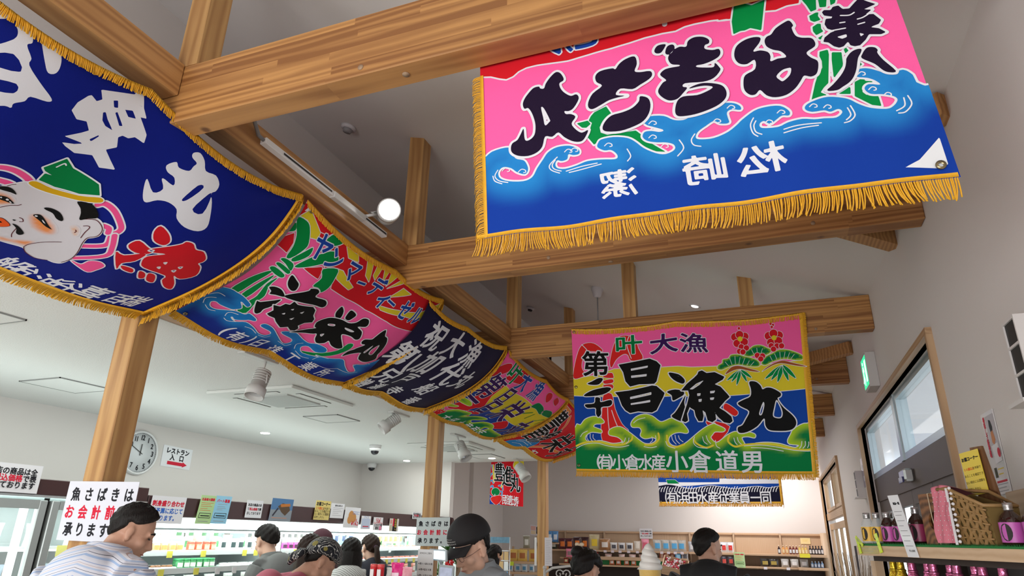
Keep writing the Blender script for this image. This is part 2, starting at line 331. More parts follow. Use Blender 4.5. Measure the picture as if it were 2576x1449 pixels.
def vent(y, z, lab, s=1.0):
    t = thing('wall_light', lab, 'wall fixture', (RW, y, z))
    X0 = RW-.09*s; y0, y1 = y-.06*s, y+.06*s; z0, z1 = z-.16*s, z+.16*s
    b = MB(); b.box(X0, RW, y0-.008, y0, z0, z1).box(X0, RW, y1, y1+.008, z0, z1).box(X0, RW, y0, y1, z1-.01, z1).box(X0, RW, y0, y1, z0, z0+.01)
    b.build('fixture_case', mat('fixture_white', (.70, .68, .66), .5), t)
    MB().box(X0+.006*s, RW, y0, y1, z0+.01, z1-.01).build('recess_shade', DARKSL, t)  # near-flush black block, shade of the openings put into its colour
    for k in (1, 2): MB().box(X0, X0+.006*s, y0, y1, z0+(z1-z0)*k/3-.004, z0+(z1-z0)*k/3+.004).build('divider', mat('fixture_white', (.70, .68, .66), .5), t)
    MB().box(RW-.13*s, RW, y0-.03*s, y1+.02*s, z0-.012, z0).build('base_plate', mat('fixture_white', (.70, .68, .66), .5), t)
vent(2.43, 2.095, 'white wall fixture with three dark openings beside the product poster', .82)
vent(7.30, 2.075, 'white wall fixture with three dark openings between the doors', .75)

def _lag(vs,ys):
    return np.polyfit(vs,ys,len(vs)-1)
_vk=[0,.30,.64,1.0]
_px=_lag(_vk,[0,.23,.60,1.0]); _ph=_lag(_vk,[1,.50,.19,0])
def _ties(y,ties,sag,k=0.0):
    # ties: list of (y,z); catenary-like sag between neighbours
    y=np.asarray(y,float); ys=[t[0] for t in ties]; zs=[t[1] for t in ties]
    z=np.interp(y,ys,zs)
    for i in range(len(ys)-1):
        s=np.clip((y-ys[i])/(ys[i+1]-ys[i]),0,1); z=z-sag*(ys[i+1]-ys[i])*(4*s*(1-s)*(1-k)+16*s*s*(1-s)**2*k)
    return z
def hammock(top,bot,sagt,sagb,seed):
    y0,y1=top[0][0],top[-1][0]; b0,b1=bot[0][0],bot[-1][0]
    def P(u,v):
        u=np.asarray(u,float); v=np.asarray(v,float)
        yt=y0+(y1-y0)*u; yb=b0+(b1-b0)*u
        zt=_ties(yt,top,sagt,np.clip(v*9,0,1)); zb=_ties(yb,bot,sagb,np.clip((1-v)*9,0,1))
        x=-1.975-.825*np.polyval(_px,v)
        h=np.polyval(_ph,v)
        z=zb+(zt-zb)*h
        y=yt+(yb-yt)*v
        w=v*(1-v)*4
        z=z+.006*w*np.sin(u*9+v*7+seed)+.003*w*np.sin(u*23-v*11+seed*2)
        return np.stack([x,y,z],-1)
    return P
def hanging(Y,TL,TR,BR,BL,tiesu,sag,fold,seed,flip=False):
    def P(u,v):
        u=np.asarray(u,float); v=np.asarray(v,float)
        X=(TL[0]*(1-u)+TR[0]*u)*(1-v)+(BL[0]*(1-u)+BR[0]*u)*v
        Z=(TL[1]*(1-u)+TR[1]*u)*(1-v)+(BL[1]*(1-u)+BR[1]*u)*v
        for a,b in zip(tiesu[:-1],tiesu[1:]):
            s=np.clip((u-a)/(b-a),0,1); Z=Z-sag*(b-a)*4*s*(1-s)*(1-v)
        Yy=Y+fold*(np.sin(u*17+seed)*.6+np.sin(u*31+v*2+seed*3)*.4)*(.35+.65*v)+fold*.5*np.sin(u*5+seed+v*3)
        return np.stack([X,Yy,Z],-1)
    return P
FL={
 'A':hammock([(.55,3.10),(1.42,3.09),(2.33,3.12)],[(.60,2.50),(1.5,2.50),(2.24,2.53)],.09,.03,1.0),
 'B':hammock([(2.345,3.10),(3.21,3.065),(3.885,3.105)],[(2.40,2.60),(3.13,2.585),(3.95,2.56)],.055,.055,2.0),
 'C':hammock([(3.66,3.02),(4.28,3.02),(5.12,3.10)],[(3.86,2.57),(4.42,2.585),(5.18,2.585)],.05,.05,3.0),
 'D':hammock([(5.15,3.07),(6.2,3.04),(7.02,3.01)],[(5.20,2.60),(5.95,2.585),(6.80,2.56)],.045,.045,4.0),
 'E':hammock([(7.0,3.0),(7.9,3.0),(8.8,3.02)],[(6.94,2.56),(7.75,2.58),(9.02,2.56)],.045,.045,5.0),
 'H':hanging(5.175,(-1.4277,3.2163),(.4078,3.176),(.3403,1.9578),(-1.4015,2.0081),[0,.47,1],.05,.010,1.0),
 'M':hanging(1.658,(-0.7626,3.1342),(0.4477,3.1342),(0.5038,2.3716),(-0.7232,2.3913),[0,.5,1],.0,.009,4.0),
 'N':hanging(10.76,(-1.6120,3.2124),(0.1914,3.2124),(0.1793,2.0386),(-1.6120,2.0386),[0,.5,1],.02,.01,2.0),
 'R':hanging(9.44,(-3.8777,2.9456),(-3.3693,2.9456),(-3.3643,1.9637),(-3.8876,2.0036),[0,1],.0,.012,2.5),
}
# ------------------------------------------------------------------ print engine: shapes and letters laid on cloth or paper as thin layers
def _dye(name, rough, bump):
    m, nt, p = _nt(name); N = nt.nodes.new; L = nt.links.new
    at = N('ShaderNodeAttribute'); at.attribute_name = 'Col'; L(at.outputs['Color'], p.inputs['Base Color']); p.inputs['Roughness'].default_value = rough; p.inputs['Specular IOR Level'].default_value = .12
    if bump:
        tc = N('ShaderNodeTexCoord'); n = N('ShaderNodeTexNoise'); n.inputs['Scale'].default_value = 700; L(tc.outputs['Object'], n.inputs['Vector'])
        b = N('ShaderNodeBump'); b.inputs['Strength'].default_value = bump; b.inputs['Distance'].default_value = .001; L(n.outputs['Fac'], b.inputs['Height']); L(b.outputs[0], p.inputs['Normal'])
        p.inputs['Roughness'].default_value = .7
    return m
DYE = _dye('dyed_cloth', .62, .25); INKP = _dye('printed_paper', .45, 0)
CC = {'W': (.78, .79, .84), 'pink': (1.0, .125, .39), 'red': (.66, .012, .022), 'red2': (.72, .022, .02), 'blue': (.012, .06, .36), 'blue2': (.006, .045, .34), 'sky': (.02, .24, .62), 'ink': (.014, .006, .026), 'green': (.0, .26, .055), 'cloth': (.82, .84, .86), 'yellow': (.76, .62, .03),
 'blueh': (.006, .06, .36), 'lime': (.42, .62, .02), 'greenh': (.0, .20, .05), 'yel2': (.80, .66, .05), 'pine': (.0, .19, .05), 'brown': (.36, .09, .02), 'purple': (.045, .010, .10), 'black': (.006, .006, .006), 'sea2': (.012, .20, .56), 'blueb': (.006, .022, .24), 'pink2': (.88, .09, .29),
 'skin': (.66, .64, .68), 'orange': (.80, .27, .07), 'orange2': (.72, .40, .22), 'dbrown': (.10, .012, .02), 'mouth': (.80, .10, .015), 'gold': (.66, .38, .01), 'blued': (.01, .05, .33), 'navy': (.010, .010, .032), 'navy2': (.014, .011, .045), 'bluea': (.004, .012, .21),
 'paper': (.82, .83, .86), 'k': (.02, .02, .025), 'r': (.65, .02, .05), 'b': (.05, .16, .55), 'lg': (.45, .68, .30), 'lb': (.28, .60, .80), 'y': (.80, .60, .06), 'o': (.75, .15, .03), 'gr': (.35, .35, .37)}
_tab = {1: [[0, 4, 7]], 2: [[1, 5, 4]], 3: [[0, 1, 5, 7]], 4: [[2, 6, 5]], 5: [[0, 4, 5, 2, 6, 7]], 6: [[1, 2, 6, 4]], 7: [[0, 1, 2, 6, 7]], 8: [[3, 7, 6]], 9: [[0, 4, 6, 3]], 10: [[1, 5, 6, 3, 7, 4]], 11: [[0, 1, 5, 6, 3]], 12: [[3, 7, 5, 2]], 13: [[0, 4, 5, 2, 3]], 14: [[1, 2, 3, 7, 4]], 15: [[0, 1, 2, 3]]}
def marching(V, x0, y0, h, lvl, block=4):
    """filled marching squares: V (ny,nx) -> list of (polys (n,k,2), values (n,k))"""
    V = V-lvl; ny, nx = V.shape; ins = V > 0
    c = ins[:-1, :-1]*1+ins[:-1, 1:]*2+ins[1:, 1:]*4+ins[1:, :-1]*8
    out = []; used = np.zeros_like(c, bool); B = block
    by, bx = (ny-1)//B, (nx-1)//B
    if by and bx:
        full = (c[:by*B, :bx*B] == 15).reshape(by, B, bx, B).all((1, 3)); J, I = np.nonzero(full)
        if len(J):
            used[:by*B, :bx*B] = np.repeat(np.repeat(full, B, 0), B, 1)
            P = np.stack([np.stack([x0+(I+a)*B*h if True else 0, y0+(J+d)*B*h], -1) for a, d in ((0, 0), (1, 0), (1, 1), (0, 1))], 1)
            vals = np.stack([V[(J+d)*B, (I+a)*B] for a, d in ((0, 0), (1, 0), (1, 1), (0, 1))], 1)
            out.append((P, vals))
    for code, polys in _tab.items():
        J, I = np.nonzero((c == code) & ~used)
        if not len(J): continue
        v = [V[J, I], V[J, I+1], V[J+1, I+1], V[J+1, I]]
        X = x0+I*h; Y = y0+J*h
        pt = [np.stack([X, Y], -1), np.stack([X+h, Y], -1), np.stack([X+h, Y+h], -1), np.stack([X, Y+h], -1)]
        z = np.zeros(len(J))
        def ed(a, b): 
            with np.errstate(divide='ignore', invalid='ignore'): t = np.clip(np.nan_to_num(v[a]/(v[a]-v[b])), 0, 1)
            return pt[a]+(pt[b]-pt[a])*t[:, None]
        for pl_ in polys:
            ps = []; vs = []
            for q in pl_:
                if q < 4: ps.append(pt[q]); vs.append(v[q])
                else: ps.append(ed(*{4: (0, 1), 5: (1, 2), 6: (2, 3), 7: (3, 0)}[q])); vs.append(z)
            out.append((np.stack(ps, 1), np.stack(vs, 1)))
    return out
def smooth_loop(p, n=3, closed=True):
    p = np.asarray(p, float); N_ = len(p)
    if N_ < 3: return p
    idx = np.arange(N_)
    g = (lambda k: p[(idx+k) % N_]) if closed else (lambda k: p[np.clip(idx+k, 0, N_-1)])
    a, b, c, d = g(-1), g(0), g(1), g(2); out = []
    for t in np.arange(n)/n: out.append(.5*((2*b)+(c-a)*t+(2*a-5*b+4*c-d)*t*t+(3*b-a-3*c+d)*t**3))
    o = np.stack(out, 1).reshape(-1, 2)
    return o if closed else o[:-(n-1)] if n > 1 else o
def seg_dist(X, Y, A, B, wind=None):
    P = np.stack([X.ravel(), Y.ravel()], -1).astype(np.float32); A = A.astype(np.float32); B = B.astype(np.float32); best = np.full(len(P), 1e9, np.float32); w = np.zeros(len(P), np.int32); ch = 24
    for i in range(0, len(A), ch):
        a, b = A[i:i+ch], B[i:i+ch]; d = b-a; L2 = (d**2).sum(1)+1e-12
        px = P[:, :1]-a[:, 0]; py = P[:, 1:]-a[:, 1]
        t = np.clip((px*d[:, 0]+py*d[:, 1])/L2, 0, 1)
        q = ((px-t*d[:, 0])**2+(py-t*d[:, 1])**2).min(1); np.minimum(best, q, out=best)
        if wind is not None:
            up = (py >= 0) & (P[:, 1:] < b[:, 1]); dn = (py < 0) & (P[:, 1:] >= b[:, 1]); cr = d[:, 0]*py-d[:, 1]*px
            w += ((up & (cr < 0)).sum(1)-(dn & (cr > 0)).sum(1)) if wind == 'nz' else ((up & (cr < 0)) | (dn & (cr > 0))).sum(1)
    return np.sqrt(best).reshape(X.shape), w.reshape(X.shape)
_GL = {}
def glyph(ch):
    if ch in _GL: return _GL[ch]
    cu = bpy.data.curves.new('g', 'FONT'); cu.body = ch; o = bpy.data.objects.new('g', cu); COL.objects.link(o)
    dg = bpy.context.evaluated_depsgraph_get(); c2 = o.to_curve(dg); loops = []
    for s in c2.splines:
        bp = s.bezier_points; n = len(bp); L_ = []
        for i in range(n):
            a, b = bp[i], bp[(i+1) % n]; p0, p1, p2, p3 = a.co, a.handle_right, b.handle_left, b.co
            st_ = 1 if (a.handle_right-a.co).cross(b.co-a.co).length < 1e-4 and (b.handle_left-b.co).cross(b.co-a.co).length < 1e-4 else 4
            for k in range(st_):
                t = k/st_; q = p0*(1-t)**3+p1*3*t*(1-t)**2+p2*3*t*t*(1-t)+p3*t**3; L_.append((q.x, q.y))
        loops.append(np.array(L_))
    o.to_curve_clear(); bpy.data.objects.remove(o)
    allp = np.concatenate(loops) if loops else np.zeros((1, 2))
    # em box for CJK: width 1, baseline -0.12..0.88
    if ord(ch) > 0x2E80: c = np.array([.5, .38]); s_ = 1.0
    else: mn, mx = allp.min(0), allp.max(0); c = (mn+mx)/2; s_ = 1.0
    _GL[ch] = [(l-c)*s_ for l in loops]; return _GL[ch]
class Canvas:
    def __init__(s, P, W_, H_, view, cell=.004, gap=.00022):
        s.P = P; s.W = W_; s.H = H_; s.cell = cell; s.gap = gap; s.data = []; s.boxes = []
        s.sg = 1
        n = s.nrm(np.array([.5]), np.array([.5]))[0]; c = P(np.array([.5]), np.array([.5]))[0]
        if np.dot(n, np.array(view)-c) < 0: s.sg = -1
    def nrm(s, u, v):
        e = 2e-3; P = s.P; a = P(u+e, v)-P(u-e, v); b = P(u, v+e)-P(u, v-e); n = np.cross(a, b); n /= np.linalg.norm(n, axis=-1, keepdims=True)+1e-12
        return n*s.sg
    def layer(s, bb):
        l = 1+max([k for (q, k) in s.boxes if not (q[0] > bb[2] or q[2] < bb[0] or q[1] > bb[3] or q[3] < bb[1])], default=0); s.boxes.append((bb, l)); return l
    def field(s, bb, cell):
        nx = int((bb[2]-bb[0])/cell)+2; ny = int((bb[3]-bb[1])/cell)+2
        X, Y = np.meshgrid(bb[0]+np.arange(nx)*cell, bb[1]+np.arange(ny)*cell); return X, Y
    def put(s, V, bb, cell, lvl, col, core=None, fade=0, extra=0):
        l = s.layer(bb)
        for P2, vals in marching(V, bb[0], bb[1], cell, lvl):
            c = np.empty(P2.shape[:2]+(3,)); c[:] = CC[col] if isinstance(col, str) else col
            if core:
                t = np.clip((vals+lvl)/fade, 0, 1)[..., None]; t = t*t*(3-2*t); c = c*(1-t)+np.array(CC[core])*t
            s.data.append((P2, c, l))
    def clipbb(s, pts, o):
        mn, mx = pts.min(0)-o, pts.max(0)+o
        return (max(mn[0], s.x0), max(mn[1], s.y0), min(mx[0], s.x1), min(mx[1], s.y1))
    x0 = 0; y0 = 0
    def fill(s, loops, col, o=0, core=None, fade=0, ocol='W', nz=False, bold=0, cell=None):
        cell = cell or s.cell; A = np.concatenate(loops); B = np.concatenate([np.roll(l, -1, 0) for l in loops])
        bb = s.clipbb(A, o+bold+cell*1.5)
        if bb[2] <= bb[0]+cell or bb[3] <= bb[1]+cell: return
        X, Y = s.field(bb, cell); d, w = seg_dist(X, Y, A, B, 'nz' if nz else 'eo'); V = np.where((w != 0) if nz else (w % 2 == 1), d, -d)+bold
        # keep inside the sheet
        V = np.minimum(V, np.minimum(np.minimum(X-s.x0, s.x1-X), np.minimum(Y-s.y0, s.y1-Y))+o) if False else V
        if o: s.put(V, bb, cell, -o, ocol)
        s.put(V, bb, cell, 0, col, core, fade)
    def stroke(s, pts, col, w, o=0, cell=None):
        cell = cell or min(s.cell, max(w*.6, .0012)); p = smooth_loop(pts, 4, False) if len(pts) > 2 else np.asarray(pts, float)
        bb = s.clipbb(p, w/2+o+cell*1.5)
        if bb[2] <= bb[0]+cell or bb[3] <= bb[1]+cell: return
        X, Y = s.field(bb, cell); d, _ = seg_dist(X, Y, p[:-1], p[1:]); V = w/2-d
        if o: s.put(V, bb, cell, -o, 'W')
        s.put(V, bb, cell, 0, col)
    def glyph(s, ch, cx, cy, w, h, col, o=0, bold=0, slant=0, flip=False, cell=None, brush=True):
        L_ = []
        for l in glyph(ch):
            x = l[:, 0]*w*(-1 if flip else 1); y = -l[:, 1]*h; x = x-y*slant
            L_.append(np.stack([cx+x, cy+y], -1))
        if not L_: return
        cell = cell or s.cell
        s.fill(L_, col, o, nz=True, bold=bold, cell=cell)
    def text(s, txt, cx, cy, size, col, bold=.0, pitch=1.0, cell=None, sx=1.0):
        n = len(txt); 
        for i, ch in enumerate(txt):
            if ch == ' ': continue
            s.glyph(ch, cx+(i-(n-1)/2)*size*pitch, cy, size*sx, size, col, 0, bold, cell=cell or size/26)
    def rect(s, x0, y0, x1, y1, col):
        bb = (x0, y0, x1, y1); l = s.layer(bb)
        s.data.append((np.array([[[x0, y0], [x1, y0], [x1, y1], [x0, y1]]]), np.tile(np.array(CC[col] if isinstance(col, str) else col), (1, 4, 1)), l))
    def build(s, name, m, parent=None):
        Vs, Ns, Cs, ls, off = [], [], [], [], 0; order = []
        for P2, c, l in s.data:
            if s.sg < 0: P2 = P2[:, ::-1]; c = c[:, ::-1]
            n, k = P2.shape[:2]; u = P2[..., 0].ravel()/s.W; v = P2[..., 1].ravel()/s.H
            p = s.P(u, v); nn = s.nrm(u, v); Vs.append(p+nn*(s.gap*l)); Ns.append(nn); Cs.append(c.reshape(-1, 3)); ls += [k]*n
        V = np.concatenate(Vs); Nn = np.concatenate(Ns); C_ = np.concatenate(Cs); ls = np.array(ls, np.int32)
        off = np.array(wloc(parent)) if parent else np.zeros(3)
        me = bpy.data.meshes.new(name); me.vertices.add(len(V)); me.vertices.foreach_set('co', (V-off).astype(np.float32).ravel())
        me.loops.add(len(V)); me.loops.foreach_set('vertex_index', np.arange(len(V), dtype=np.int32)); me.polygons.add(len(ls))
        st_ = np.concatenate([[0], np.cumsum(ls)[:-1]]).astype(np.int32); me.polygons.foreach_set('loop_start', st_); me.polygons.foreach_set('loop_total', ls)
        me.polygons.foreach_set('use_smooth', np.ones(len(ls), bool)); me.update()
        a = me.color_attributes.new('Col', 'FLOAT_COLOR', 'POINT'); a.data.foreach_set('color', np.concatenate([C_, np.ones((len(C_), 1))], 1).astype(np.float32).ravel())
        me.normals_split_custom_set_from_vertices(Nn.astype(np.float32)); me.materials.append(m)
        o = bpy.data.objects.new(name, me); COL.objects.link(o)
        if parent: o.parent = parent
        return o
